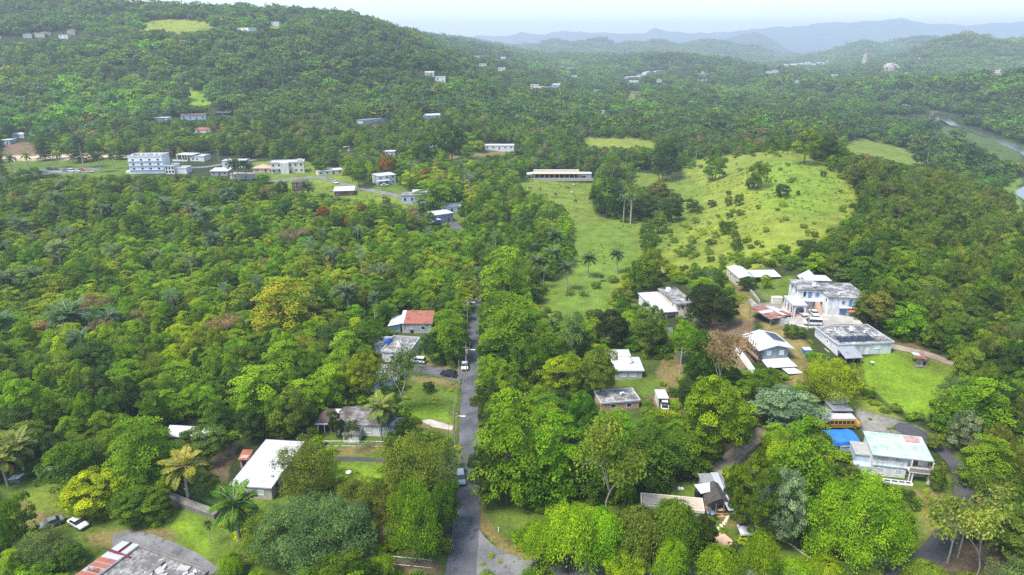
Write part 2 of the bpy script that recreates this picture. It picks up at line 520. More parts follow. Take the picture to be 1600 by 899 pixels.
# ------------------------------------------------------------------ ground sheet: a fan of quads from below the camera to the horizon
def build_ground():
    nc = 720
    az = np.linspace(R_(-60), R_(60), nc)
    r = np.exp(np.arange(math.log(30), math.log(13400), 0.0060))
    A, Rr = np.meshgrid(az, r)
    X, Y = (Rr * np.sin(A)).ravel(), (Rr * np.cos(A)).ravel()
    Z = height(X, Y)
    # coarse canopy relief where single trees are no longer built
    far = sstep(3000, 4200, Rr.ravel())
    Z = Z + far * (10 * vnoise(X / 38, Y / 38, 3) + 14 * vnoise(X / 90, Y / 90, 5))
    nr = len(r)
    idx = np.arange(nr * nc).reshape(nr, nc)
    F = np.stack([idx[:-1, :-1], idx[:-1, 1:], idx[1:, 1:], idx[1:, :-1]], -1).reshape(-1, 4)
    me = bpy.data.meshes.new('ground')
    me.from_pydata(np.stack([X, Y, Z], 1), [], F)
    c, o = cover_colour(X, Y)
    at = me.color_attributes.new('cover', 'FLOAT_COLOR', 'POINT')
    at.data.foreach_set('color', np.concatenate([c, o[:, None]], 1).astype(np.float32).ravel())
    me.polygons.foreach_set('use_smooth', np.ones(len(F), bool))
    m, nt, out = nodes_of('ground_cover')
    a = nn(nt, 'ShaderNodeVertexColor', layer_name='cover')
    v = coords(nt)
    n0, n1, n2, n3 = noise(nt, v, 0.022, 5), noise(nt, v, 0.16, 6, 0.65), noise(nt, v, 1.3, 5, 0.7), noise(nt, v, 5.0, 3, 0.7)
    f1 = ramp(nt, n1, [(0.30, 0.62), (0.52, 1.0), (0.75, 1.28)])
    f2 = ramp(nt, n2, [(0.28, 0.55), (0.55, 1.0), (0.8, 1.35)])
    f0 = ramp(nt, n0, [(0.3, 0.80), (0.7, 1.15)])
    f3 = ramp(nt, n3, [(0.3, 0.72), (0.75, 1.2)])
    c = a.outputs[0]
    for f in (f0, f1, f2, f3): c = mixc(nt, 1.0, c, f, 'MULTIPLY')
    # yellowed and bare patches on open land
    dry = ramp(nt, noise(nt, v, 0.09, 6, 0.7, 0.5), [(0.58, 0.0), (0.72, 0.42)])
    fac = nt.nodes.new('ShaderNodeMath'); fac.operation = 'MULTIPLY'
    nt.links.new(dry, fac.inputs[0]); nt.links.new(a.outputs[1], fac.inputs[1])
    c = mixc(nt, fac.outputs[0], c, (0.20, 0.175, 0.060))
    b = nn(nt, 'ShaderNodeBsdfPrincipled', Roughness=0.9)
    b.inputs['Specular IOR Level'].default_value = 0.1
    bp = nn(nt, 'ShaderNodeBump', Strength=0.7, Distance=0.25)
    nt.links.new(n2, bp.inputs['Height'])
    nt.links.new(bp.outputs[0], b.inputs['Normal'])
    nt.links.new(c, b.inputs['Base Color'])
    nt.links.new(b.outputs[0], out.inputs[0])
    me.materials.append(m)
    return tag(link('ground', me), 'green valley floor, pasture and wooded hills reaching to the horizon', 'ground', kind='structure')
build_ground()

# ------------------------------------------------------------------ roads and paved sheets
def road_material(name, col, patch=None, crack=True, light=None):
    m, nt, out = nodes_of(name)
    v = coords(nt)
    n1, n2 = noise(nt, v, 0.18, 6, 0.6), noise(nt, v, 3.0, 5, 0.7)
    c = mixc(nt, ramp(nt, n1, [(0.35, 0.0), (0.65, 1.0)]), [x * 0.75 for x in col], [x * 1.3 for x in col])
    c = mixc(nt, 1.0, c, ramp(nt, n2, [(0.3, 0.75), (0.7, 1.15)]), 'MULTIPLY')
    if patch:
        vo = nn(nt, 'ShaderNodeTexVoronoi', Scale=0.22)
        nt.links.new(v, vo.inputs['Vector'])
        f = ramp(nt, noise(nt, v, 0.35, 3, 0.5), [(0.60, 0.0), (0.62, 0.8)])
        c = mixc(nt, f, c, patch)
    if crack:
        vo = nn(nt, 'ShaderNodeTexVoronoi', Scale=0.28)
        vo.feature = 'DISTANCE_TO_EDGE'
        wv = nt.nodes.new('ShaderNodeVectorMath'); wv.operation = 'ADD'
        nz = nn(nt, 'ShaderNodeTexNoise', Scale=0.8, Detail=4.0)
        nt.links.new(v, nz.inputs['Vector']); nt.links.new(v, wv.inputs[0]); nt.links.new(nz.outputs[1], wv.inputs[1])
        nt.links.new(wv.outputs[0], vo.inputs['Vector'])
        f = ramp(nt, vo.outputs[0], [(0.0, 0.35), (0.02, 0.0)])
        c = mixc(nt, f, c, (0.02, 0.02, 0.02))
    b = nn(nt, 'ShaderNodeBsdfPrincipled', Roughness=0.85)
    b.inputs['Specular IOR Level'].default_value = 0.2
    nt.links.new(c, b.inputs['Base Color'])
    nt.links.new(b.outputs[0], out.inputs[0])
    return m
ASPHALT = road_material('asphalt', (0.098, 0.101, 0.110), (0.066, 0.067, 0.072), False)
ASPHALT_OLD = road_material('worn_asphalt', (0.17, 0.168, 0.165), (0.09, 0.09, 0.09))
ASPHALT_NEW = road_material('fresh_asphalt', (0.060, 0.060, 0.064), None, False)
CONCRETE_PAVE = road_material('pale_concrete', (0.40, 0.37, 0.33), (0.28, 0.26, 0.23), False)
DIRT_LANE = road_material('packed_dirt', (0.26, 0.215, 0.165), (0.19, 0.15, 0.11), False)

def smooth_line(pts, step=1.5):
    p = np.array([(q[0], q[1]) for q in pts], float)
    w = np.array([q[2] for q in pts], float)
    seg = np.concatenate([[0], np.cumsum(np.hypot(*(p[1:] - p[:-1]).T))])
    t = np.linspace(0, seg[-1], max(8, int(seg[-1] / step)))
    x, y, ww = (np.interp(t, seg, a) for a in (p[:, 0], p[:, 1], w))
    k = max(1, int(6 / step)); ker = np.ones(2 * k + 1) / (2 * k + 1)
    pad = lambda a: np.concatenate([2 * a[0] - a[k:0:-1], a, 2 * a[-1] - a[-2:-k - 2:-1]])
    return np.convolve(pad(x), ker, 'valid'), np.convolve(pad(y), ker, 'valid'), ww

def ribbon(name, pts, mat, lift, label, cat, kind='structure', world=False, nx=5):
    """a road: (u, v, width in metres) along its centre."""
    if not world:
        q = [(P(u, v), w) for u, v, w in pts]
        pts = [(a.x, a.y, w) for a, w in q]
    x, y, w = smooth_line(pts)
    dx, dy = np.gradient(x), np.gradient(y)
    L = np.hypot(dx, dy); nxv, nyv = dy / L, -dx / L
    V, F = [], []
    n = len(x)
    jl, jr = 0.25 * fbm(x * 1.0, y, 5, 2, 3), 0.25 * fbm(x, y, 5, 2, 8)
    for i in range(nx):
        s = -0.5 + i / (nx - 1)
        off = s * w + (jl if i == 0 else jr if i == nx - 1 else 0)
        X, Y = x + nxv * off, y + nyv * off
        V.append(np.stack([X, Y, height(X, Y) + lift], 1))
    V = np.stack(V, 1).reshape(-1, 3)
    idx = np.arange(n * nx).reshape(n, nx)
    F = np.stack([idx[:-1, :-1], idx[:-1, 1:], idx[1:, 1:], idx[1:, :-1]], -1).reshape(-1, 4)
    me = bpy.data.meshes.new(name)
    me.from_pydata(V, [], F)
    me.materials.append(mat)
    ROADS[name] = (x, y, w)
    return tag(link(name, me), label, cat, kind=kind)

def patch(name, poly, mat, lift, label, cat, kind='structure', H=0.0, step=1.2):
    """a paved area from its outline in photo pixels: a fine grid trimmed to the outline and draped on the ground."""
    w = [P(u, v) for u, v in poly]
    w = [(p.x, p.y) for p in w]
    import bmesh
    bm = bmesh.new()
    vs_ = []
    for i, (x0, y0) in enumerate(w):
        x1, y1 = w[(i + 1) % len(w)]
        L = math.hypot(x1 - x0, y1 - y0)
        for k in range(max(1, int(L / step))):
            t = k / max(1, int(L / step))
            xx, yy = x0 + (x1 - x0) * t, y0 + (y1 - y0) * t
            xx += 0.25 * float(fbm(np.array([xx]), np.array([yy]), 3, 2, 5)[0]); yy += 0.25 * float(fbm(np.array([xx]), np.array([yy]), 3, 2, 6)[0])
            vs_.append(bm.verts.new((xx, yy, 0)))
    f = bm.faces.new(vs_)
    bmesh.ops.triangulate(bm, faces=[f])
    for _ in range(3):
        es = [e for e in bm.edges if e.calc_length() > 2.5]
        if not es: break
        bmesh.ops.subdivide_edges(bm, edges=es, cuts=1)
        bmesh.ops.triangulate(bm, faces=bm.faces[:])
    bm.normal_update()
    if bm.faces and sum(q.normal.z for q in bm.faces) < 0: bmesh.ops.reverse_faces(bm, faces=bm.faces[:])
    xs = np.array([q.co.x for q in bm.verts]); ys = np.array([q.co.y for q in bm.verts])
    zs = height(xs, ys) + lift
    for q, z in zip(bm.verts, zs): q.co.z = z
    me = bpy.data.meshes.new(name)
    bm.to_mesh(me); bm.free()
    me.materials.append(mat)
    return tag(link(name, me), label, cat, kind=kind)

ribbon('road', [(-8.6, 60, 5.4), (-8.8, 92, 5.4), (-8.6, 105, 5.0), (-8.8, 120, 4.7), (-10.6, 148, 4.4), (-11.6, 178, 4.2), (-12.4, 207, 4.0), (-13.2, 246, 4.0), (-16, 290, 4.6), (-30, 330, 4.4)],
       ASPHALT, 0.06, 'straight grey asphalt road running up the valley between trees', 'road', world=True)
patch('junction', [(741, 800), (746, 822), (756, 840), (778, 857), (810, 872), (860, 881), (935, 885), (935, 930), (738, 930)], ASPHALT_OLD, 0.045, 'worn pale grey junction where the side road leaves the main road', 'junction')
ribbon('side_road', [(900, 900, 6.5), (960, 893, 5.5), (1100, 905, 5.5), (1250, 905, 5.5), (1350, 895, 5.5), (1400, 884, 5.5)],
       ASPHALT_OLD, 0.055, 'worn grey side road curving off beneath the bamboo', 'road')
ribbon('farm_lane', [(1380, 899, 4.0), (1440, 890, 4.0), (1470, 850, 3.8), (1500, 806, 3.6), (1510, 765, 3.4), (1502, 728, 3.4), (1480, 703, 3.4), (1452, 688, 3.4), (1425, 672, 3.4)],
       ASPHALT_NEW, 0.07, 'dark asphalt lane climbing past the pale green roofed house', 'lane')
patch('turning_area', [(1392, 668), (1405, 661), (1425, 664), (1448, 684), (1440, 690), (1412, 680)], ASPHALT_NEW, 0.09, 'black asphalt patch at the top of the lane', 'pavement')
patch('driveway', [(646, 568), (660, 570), (729, 582), (733, 600), (715, 598), (690, 590), (646, 580)], ASPHALT, 0.07, 'grey asphalt driveway between the parked cars', 'driveway')
patch('garden_path', [(655, 658), (672, 655), (708, 666), (706, 673), (676, 668)], CONCRETE_PAVE, 0.06, 'short pale concrete path to the road', 'path')
ribbon('dark_path', [(500, 716, 1.6), (545, 717, 1.6), (570, 719, 1.7), (600, 718, 1.6), (640, 722, 1.5)], ASPHALT_NEW, 0.06, 'narrow dark garden path behind the round olive tree', 'path')
patch('forecourt', [(175, 838), (200, 828), (240, 836), (268, 846), (310, 866), (345, 890), (330, 899), (240, 899), (180, 880)], ASPHALT_OLD, 0.06, 'worn grey forecourt beside the derelict building', 'forecourt')
patch('hillside_drive', [(1040, 512), (1050, 512), (1060, 535), (1078, 562), (1072, 572), (1058, 560), (1046, 540)], ASPHALT, 0.06, 'grey drive down the hillside below the white house', 'driveway')
ribbon('dirt_lane', [(1392, 541, 3.0), (1425, 546, 3.0), (1470, 560, 2.8), (1510, 578, 2.6)], DIRT_LANE, 0.05, 'brown dirt lane along the edge of the bright lawn', 'lane')
ribbon('gravel_lane', [(1115, 740, 3.5), (1145, 715, 3.5), (1165, 695, 3.5), (1195, 672, 3.5)], DIRT_LANE, 0.05, 'shaded dirt lane between the mango trees', 'lane')
ribbon('shaded_lane', [(1220, 700, 3.0), (1255, 745, 3.0), (1262, 790, 3.0)], DIRT_LANE, 0.05, 'narrow brown lane under the tall trees', 'lane')
patch('courtyard', [(1206, 500), (1222, 480), (1258, 487), (1340, 497), (1348, 507), (1300, 508), (1266, 513), (1232, 508)], CONCRETE_PAVE, 0.06, 'pale concrete courtyard in front of the arched house', 'courtyard')
ribbon('village_road', [(418, 285, 5), (470, 278, 5), (505, 277, 5), (530, 287, 5), (570, 296, 5), (615, 305, 5), (660, 318, 5), (700, 316, 4.5)], ASPHALT_OLD, 0.08, 'grey village road curving down past small houses', 'road')
ribbon('village_drive', [(270, 262, 6), (320, 262, 6), (352, 256, 5), (400, 250, 5)], ASPHALT_OLD, 0.08, 'grey drive beside the three storey white building', 'driveway')
patch('car_park', [(14, 269), (60, 265), (145, 263), (165, 266), (120, 271), (40, 274)], ASPHALT_OLD, 0.08, 'grey car park behind the palms', 'car park')
ribbon('tan_track', [(-40, 247, 9), (60, 246, 9), (130, 243, 9), (200, 246, 6)], road_material('tan_clay', (0.55, 0.43, 0.30), (0.42, 0.31, 0.2), False), 0.08, 'broad pale tan clay track above the car park', 'track')

# ------------------------------------------------------------------ river
def build_river():
    m, nt, out = nodes_of('river_water')
    v = coords(nt)
    c = mixc(nt, ramp(nt, noise(nt, v, 0.02, 4), [(0.4, 0.0), (0.65, 1.0)]), (0.07, 0.09, 0.07), (0.15, 0.155, 0.12))
    b = nn(nt, 'ShaderNodeBsdfPrincipled', Roughness=0.12)
    b.inputs['Specular IOR Level'].default_value = 0.6
    bp = nn(nt, 'ShaderNodeBump', Strength=0.25, Distance=0.3)
    nt.links.new(noise(nt, v, 0.5, 4), bp.inputs['Height'])
    nt.links.new(bp.outputs[0], b.inputs['Normal'])
    nt.links.new(c, b.inputs['Base Color'])
    nt.links.new(b.outputs[0], out.inputs[0])
    x, y, w = smooth_line([(a, b_, 16.0) for a, b_ in RIVER], 8)
    dx, dy = np.gradient(x), np.gradient(y); L = np.hypot(dx, dy)
    nx_, ny_ = dy / L, -dx / L
    w = .72 * w * (1 + .7 * fbm(x, y, 70, 3, 14))
    n = len(x)
    z = np.full(n, -14.2 + 0.0)
    hh = height(x, y)
    z = hh + 0.4
    k = 9; z = np.convolve(np.pad(z, k // 2, 'edge'), np.ones(k) / k, 'valid')
    V = np.concatenate([np.stack([x + nx_ * s * q, y + ny_ * s * q, z], 1) for s, q in ((-0.5, w), (0.5, w * (1 + .4 * fbm(x, y, 45, 2, 15))))])
    F = [(i, i + n, i + n + 1, i + 1) for i in range(n - 1)]
    me = bpy.data.meshes.new('river')
    me.from_pydata(V, [], F)
    me.materials.append(m)
    tag(link('river', me), 'slow grey green river winding below the wooded cliff', 'river', kind='structure')
build_river()

# ------------------------------------------------------------------ air: one closed box of thin even haze
def build_haze():
    x0, x1, y0, y1, z0, z1 = -12500, 12500, -600, 13800, -25, 460
    V = [(x, y, z) for z in (z0, z1) for x, y in ((x0, y0), (x1, y0), (x1, y1), (x0, y1))]
    F = [(3, 2, 1, 0), (4, 5, 6, 7), (0, 1, 5, 4), (1, 2, 6, 5), (2, 3, 7, 6), (3, 0, 4, 7)]
    me = bpy.data.meshes.new('haze')
    me.from_pydata(V, [], F)
    m, nt, out = nodes_of('haze_air')
    v = nn(nt, 'ShaderNodeVolumePrincipled', Density=HAZE_DENSITY, Anisotropy=0.15)
    v.inputs['Color'].default_value = (0.78, 0.89, 1.0, 1)
    nt.links.new(v.outputs[0], out.inputs['Volume'])
    me.materials.append(m)
    tag(link('haze', me), 'pale humid haze filling the whole valley', 'haze', kind='stuff')
build_haze()
# ------------------------------------------------------------------ tree meshes
BARK = plain('bark', (0.16, 0.13, 0.10), 0.9, 0.1, (0.07, 0.055, 0.04), 0.4, 1.2)
BARK_PALE = plain('pale_bark', (0.42, 0.38, 0.32), 0.85, 0.15, (0.22, 0.19, 0.15), 0.4, 1.5)
LEAF = leaf_material('leaf')
LEAF_YELLOW = leaf_material('leaf_yellow_flower', (0.58, 0.40, 0.012))
LEAF_RED = leaf_material('leaf_red_flower', (0.60, 0.075, 0.012))
LEAF_RUST = leaf_material('leaf_rusty_tip', (0.33, 0.13, 0.03))
LEAF_MASS = leaf_material('leaf_mass', None, True)
STRAW = leaf_material('leaf_straw', (0.42, 0.30, 0.08))

def unit(a):
    return a / np.maximum(np.linalg.norm(a, axis=-1, keepdims=True), 1e-9)

class Foliage:
    """Collects leaf blades: folded diamonds with a clump value, a leaf value and a flower value each."""
    def __init__(s, seed):
        s.g = np.random.default_rng(seed)
        s.V, s.F, s.c, s.l, s.f, s.n = [], [], [], [], [], 0
        s.extra = []
    def add(s, pos, nrm, size, aspect=0.6, clump=None, flower=None, direct=None, fold=0.18):
        g, n = s.g, len(pos)
        if n == 0: return
        nrm = unit(nrm)
        d = g.normal(size=(n, 3)) if direct is None else direct
        t = unit(d - (d * nrm).sum(1, keepdims=True) * nrm)
        b = np.cross(nrm, t)
        sz = (np.asarray(size) * g.uniform(0.7, 1.3, n))[:, None]
        w = sz * aspect * 0.5
        q = np.stack([pos - t * sz * 0.5, pos + b * w + nrm * w * fold * 2, pos + t * sz * 0.5, pos - b * w + nrm * w * fold * 2], 1)
        s.V.append(q.reshape(-1, 3))
        s.F.append(np.arange(n * 4).reshape(n, 4) + s.n)
        s.n += n * 4
        s.c.append(np.broadcast_to(g.uniform(0, 1, n) if clump is None else clump, (n,)))
        s.l.append(g.uniform(0, 1, n))
        s.f.append(np.broadcast_to(0.0 if flower is None else flower, (n,)))
    def mesh(s, name, mat, trunk=None, bark=None):
        V = np.concatenate(s.V); F = np.concatenate(s.F)
        faces = [F]; nl = len(F)
        c, l, f = np.concatenate(s.c), np.concatenate(s.l), np.concatenate(s.f)
        if trunk is not None:
            tv, tf = trunk
            faces = F.tolist() + (np.asarray(tf) + len(V)).tolist()
            V = np.concatenate([V, tv])
            z = np.zeros(len(tf)); c, l, f = (np.concatenate([a, z]) for a in (c, l, f))
        else: faces = F
        me = bpy.data.meshes.new(name)
        me.from_pydata(V, [], faces)
        for an, a in (('clump', c), ('leaf', l), ('flower', f)):
            at = me.attributes.new(an, 'FLOAT', 'FACE')
            at.data.foreach_set('value', np.ascontiguousarray(a, np.float32))
        me.materials.append(mat)
        if trunk is not None:
            me.materials.append(bark or BARK)
            mi = np.zeros(len(faces), np.int32); mi[nl:] = 1
            me.polygons.foreach_set('material_index', mi)
        return me

def tubes(paths, sides=6):
    """paths: list of (points, radii); returns verts, quad faces."""
    V, F = [], []; n0 = 0
    for pts, rad in paths:
        pts = np.asarray(pts, float); m = len(pts)
        tan = np.gradient(pts, axis=0); tan = unit(tan)
        ref = np.array([0.31, 0.17, 0.93]) if abs(tan[0] @ np.array([0.31, 0.17, 0.93])) < 0.95 else np.array([1, 0, 0.0])
        a = unit(np.cross(tan, ref)); b = np.cross(tan, a)
        th = np.arange(sides) / sides * 2 * math.pi
        ring = pts[:, None] + np.asarray(rad)[:, None, None] * (np.cos(th)[None, :, None] * a[:, None] + np.sin(th)[None, :, None] * b[:, None])
        V.append(ring.reshape(-1, 3))
        i = np.arange(m - 1)[:, None] * sides; j = np.arange(sides)[None]
        k = (j + 1) % sides
        q = np.stack([i + j, i + k, i + sides + k, i + sides + j], -1).reshape(-1, 4) + n0
        F.append(q); n0 += m * sides
    return np.concatenate(V), np.concatenate(F)

def mesh_of(name, vf, mat, smooth=True):
    me = bpy.data.meshes.new(name)
    me.from_pydata(vf[0], [], vf[1])
    if smooth: me.polygons.foreach_set('use_smooth', np.ones(len(me.polygons), bool))
    me.materials.append(mat)
    return me

def limb(p0, p1, r0, r1, g, n=5, sag=0.12):
    t = np.linspace(0, 1, n)[:, None]
    p0, p1 = np.asarray(p0, float), np.asarray(p1, float)
    L = np.linalg.norm(p1 - p0)
    mid = g.normal(size=3) * L * sag
    pts = p0 + (p1 - p0) * t + mid * (np.sin(t * math.pi))
    return pts, np.linspace(r0, r1, n)

def trunk_to(g, targets, fork, r, bare=False, lean=0.0):
    """trunk from the ground to the fork height, then a limb toward each target."""
    top = np.array([g.normal() * 0.3 + lean, g.normal() * 0.3, fork])
    paths = [limb((0, 0, -0.6), top, r * 1.25, r * 0.8, g, 6, 0.04)]
    for t in targets:
        st = top * g.uniform(0.75, 1.0)
        paths.append(limb(st, t, r * 0.45, r * 0.12, g, 5))
    return paths

# ---- crowns; every one stands at the origin, about R wide to each side and H tall
def crown_dome(seed, R=5.0, H=9.0, base=0.28, nclump=52, per=95, leaf=0.46, rc=0.25, aspect=0.62, flat=0.0, flower=0.0, mat=None, lumpy=0.10, drop=0.0):
    f = Foliage(seed); g = f.g
    cz = H * (base + 1) / 2; hz_ = H * (1 - base) / 2
    k = np.arange(nclump) + 0.5
    ph = np.arccos(1 - 1.75 * k / nclump); th = math.pi * (1 + 5 ** 0.5) * k
    d = np.stack([np.sin(ph) * np.cos(th), np.sin(ph) * np.sin(th), np.cos(ph)], 1)
    d += g.normal(size=d.shape) * 0.14; d = unit(d)
    rad = g.uniform(0.70, 0.98, nclump) + g.normal(size=nclump) * lumpy
    lob = 1 + 0.13 * np.sin(2 * np.arctan2(d[:, 1], d[:, 0]) + g.uniform(0, 6)) + 0.09 * np.sin(3 * np.arctan2(d[:, 1], d[:, 0]) + g.uniform(0, 6))
    C = d * rad[:, None] * np.array([R, R, hz_]) * np.stack([lob, lob, np.ones(nclump)], 1) * (1 - rc * 0.6)
    C[:, 2] += cz
    fl = g.uniform(0, 1, nclump) < flower
    for i in range(nclump):
        r = R * rc * g.uniform(0.75, 1.3)
        m = int(per * (r / (R * rc)) ** 2 * g.uniform(0.85, 1.1))
        q = g.normal(size=(m, 3)); q[:, 2] = np.abs(q[:, 2]) * 0.9 - 0.35 * (g.uniform(0, 1, m) < 0.45) * np.abs(q[:, 2]) * 2
        q = unit(q + d[i] * 0.55)
        pos = C[i] + q * r * g.uniform(0.55, 1.08, m)[:, None] * np.array([1, 1, 0.78 - flat])
        if drop: pos[:, 2] -= drop * g.uniform(0, 1, m) ** 2 * r
        nr = q * 0.55 + np.array([0, 0, 0.55]) + g.normal(size=(m, 3)) * 0.42
        f.add(pos, nr, leaf, aspect, np.full(m, np.clip(g.normal(0.5, 0.22), 0, 1)), np.where(g.uniform(0, 1, m) < 0.62, 1.0, 0.0) * fl[i])
    return f, C

def crown_layer(seed, R=5.5, H=10.0, nspray=46, per=95, leaf=0.50, flower=0.0, thin=0.10):
    f = Foliage(seed); g = f.g; C = []
    k = np.arange(nspray) + 0.5
    t = np.sqrt(k / nspray)                      # 0 at the top, 1 at the lowest, widest tier
    lv = np.round(t * 7) / 7 * 0.8 + t * 0.2
    z = H * (1.0 - 0.86 * lv) + g.normal(size=nspray) * 0.12
    ph = k * 2.39996 + g.normal(size=nspray) * 0.25
    env = R * np.sqrt(np.clip(1 - (1 - np.clip(lv * 1.25, 0, 1)) ** 2, 0.03, 1)) * np.where(lv > 0.85, 0.92, 1.0)
    rr = env * g.uniform(0.30, 0.74, nspray)
    for i in range(nspray):
        a = R * g.uniform(0.28, 0.48); b = a * g.uniform(0.45, 0.75)
        m = int(per * g.uniform(0.8, 1.2))
        out = np.array([math.cos(ph[i]), math.sin(ph[i]), 0]); tan = np.array([-out[1], out[0], 0])
        q = np.sqrt(g.uniform(0, 1, m)); w = g.uniform(0, 2 * math.pi, m)
        x, y = a * q * np.cos(w), b * q * np.sin(w)
        # broken edge: a spray is several twigs side by side
        keep = (np.abs(np.sin(4.5 * w + i)) > 0.22 * q) | (q < 0.5)
        x, y, q = x[keep], y[keep], q[keep]; m = len(x)
        c = out * rr[i] + np.array([0, 0, z[i]])
        dz = -0.10 * (x + a) ** 2 / a - 0.12 * y ** 2 / b + g.normal(size=m) * thin
        pos = c + x[:, None] * out + y[:, None] * tan + np.array([0, 0, 1.0]) * dz[:, None]
        nr = np.array([0, 0, 1.0]) + out * 0.22 + g.normal(size=(m, 3)) * 0.26
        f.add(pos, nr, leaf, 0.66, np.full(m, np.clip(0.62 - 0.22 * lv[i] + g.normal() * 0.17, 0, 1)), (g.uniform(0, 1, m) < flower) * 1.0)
        C.append(c)
    return f, np.array(C)

def crown_plume(seed, R=3.6, H=9.0, nplume=100, per=130, leaf=0.36, mat=None, base=0.12):
    """feathery, drooping plumes as on bamboo and weeping trees."""
    f = Foliage(seed); g = f.g; C = []
    for i in range(nplume):
        u = (i + 0.5) / nplume
        ph = i * 2.39996 + g.normal() * 0.2
        top = H * (base + 0.16 + (0.84 - base) * math.sqrt(max(0.0, 1 - u ** 1.5))) + g.normal() * 0.35
        r0 = R * math.sqrt(u) * g.uniform(0.5, 0.78)
        L = R * g.uniform(0.45, 0.75)
        out = np.array([math.cos(ph), math.sin(ph), 0])
        tt = g.uniform(0, 1, per)
        axis = out * (r0 + L * 0.75 * tt)[:, None] + np.array([0, 0, 1.0]) * (top - L * (tt ** 2) * 1.15)[:, None]
        spread = 0.34 * R / 3.6 * (0.5 + tt)
        pos = axis + g.normal(size=(per, 3)) * spread[:, None] * np.array([1, 1, 0.55])
        dr = out * (1 - tt)[:, None] * 0.8 + np.array([0, 0, -0.75]) + g.normal(size=(per, 3)) * 0.35
        nr = out * 0.6 + np.array([0, 0, 0.7]) + g.normal(size=(per, 3)) * 0.4
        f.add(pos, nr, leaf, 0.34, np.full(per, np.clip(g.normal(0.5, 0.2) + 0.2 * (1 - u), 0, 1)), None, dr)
        C.append(out * r0 + np.array([0, 0, top]))
    return f, np.array(C)

def branch_tree(g, H, R, depth=4, r=0.22, fork=0.30):
    paths, tips = [], []
    def grow(p, d, L, r, k):
        q = p + d * L
        pts, rad = limb(p, q, r, r * 0.62, g, 4, 0.07)
        paths.append((pts, rad))
        if k == 0: tips.append(q); return
        for _ in range(3 if k > 1 else 2):
            nd = unit(d + g.normal(size=3) * np.array([0.62, 0.62, 0.36]) + np.array([0, 0, 0.05]))
            grow(q, nd, L * g.uniform(0.6, 0.82), r * 0.58, k - 1)
    grow(np.array([0, 0, -0.5]), np.array([g.normal() * 0.06, g.normal() * 0.06, 1.0]), H * fork + 0.5, r, depth)
    allp = np.concatenate([p for p, _ in paths])
    s = np.array([R / max(np.abs(allp[:, :2]).max(), 0.1)] * 2 + [H / allp[:, 2].max()])
    return [(p * s, q) for p, q in paths], np.array(tips) * s

def crown_sparse(seed, R=4.2, H=9.0, leaf=0.36, per=62, flower=0.0):
    f = Foliage(seed); g = f.g
    paths, tips = branch_tree(g, H, R, 4, 0.15)
    for t in tips:
        if g.uniform() < 0.18: continue
        m = int(per * g.uniform(0.5, 1.4))
        q = g.normal(size=(m, 3)) * np.array([0.62, 0.62, 0.34])
        f.add(t + q, q * 0.4 + np.array([0, 0, 0.7]) + g.normal(size=(m, 3)) * 0.4, leaf, 0.6, np.full(m, np.clip(g.normal(0.5, 0.25), 0, 1)), (g.uniform(0, 1, m) < flower) * 1.0)
    return f, paths

def palm(seed, R=2.9, H=7.5, nf=19, royal=False, detail=13, droop=1.0, leaf=1.0):
    f = Foliage(seed); g = f.g
    bend = 0.0 if royal else g.uniform(0.1, 0.5)
    t = np.linspace(0, 1, 8)
    pts = np.stack([bend * t ** 2, 0.3 * bend * t, -0.5 + (H - 0.4 + 0.5) * t], 1)
    rad = (0.20 - 0.06 * t) * (1.25 if royal else 1.0) + 0.08 * np.exp(-t * 12)
    top = pts[-1]
    stems = [(pts, rad)]
    for i in range(nf):
        ph = i * 2.39996 + g.normal() * 0.12
        u = i / nf
        el = R_(74) - u * R_(84) * droop + g.normal() * 0.1
        L = R * g.uniform(0.9, 1.08)
        out = np.array([math.cos(ph), math.sin(ph), 0]); tan = np.array([-out[1], out[0], 0.0])
        s = np.linspace(0.06, 1, detail)
        ang = el - (1.05 + 0.6 * u + g.normal() * .12) * s ** 1.5
        dx = np.cumsum(np.cos(ang)) * L / detail; dz = np.cumsum(np.sin(ang)) * L / detail
        ax = top + out * dx[:, None] + np.array([0, 0, 1.0]) * dz[:, None]
        stems.append((np.concatenate([[top], ax[::3]]), np.linspace(0.05, 0.012, len(ax[::3]) + 1)))
        up = np.cross(tan, np.gradient(ax, axis=0)); up = unit(up) * 1.0
        wl = 0.27 * R * np.sin(np.clip(s, 0.04, 0.97) * math.pi) ** 0.55 * leaf
        for sd in (-1, 1):
            dr = tan * sd * 0.85 + unit(np.gradient(ax, axis=0)) * 0.55 + np.array([0, 0, -0.50 - 0.45 * u])
            dr = unit(dr + g.normal(size=dr.shape) * 0.06)
            pos = ax + dr * wl[:, None] * 0.5
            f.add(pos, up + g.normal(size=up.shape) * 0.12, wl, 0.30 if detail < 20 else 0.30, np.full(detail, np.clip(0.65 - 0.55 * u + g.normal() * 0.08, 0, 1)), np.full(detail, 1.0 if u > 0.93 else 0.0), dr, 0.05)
    return f, stems

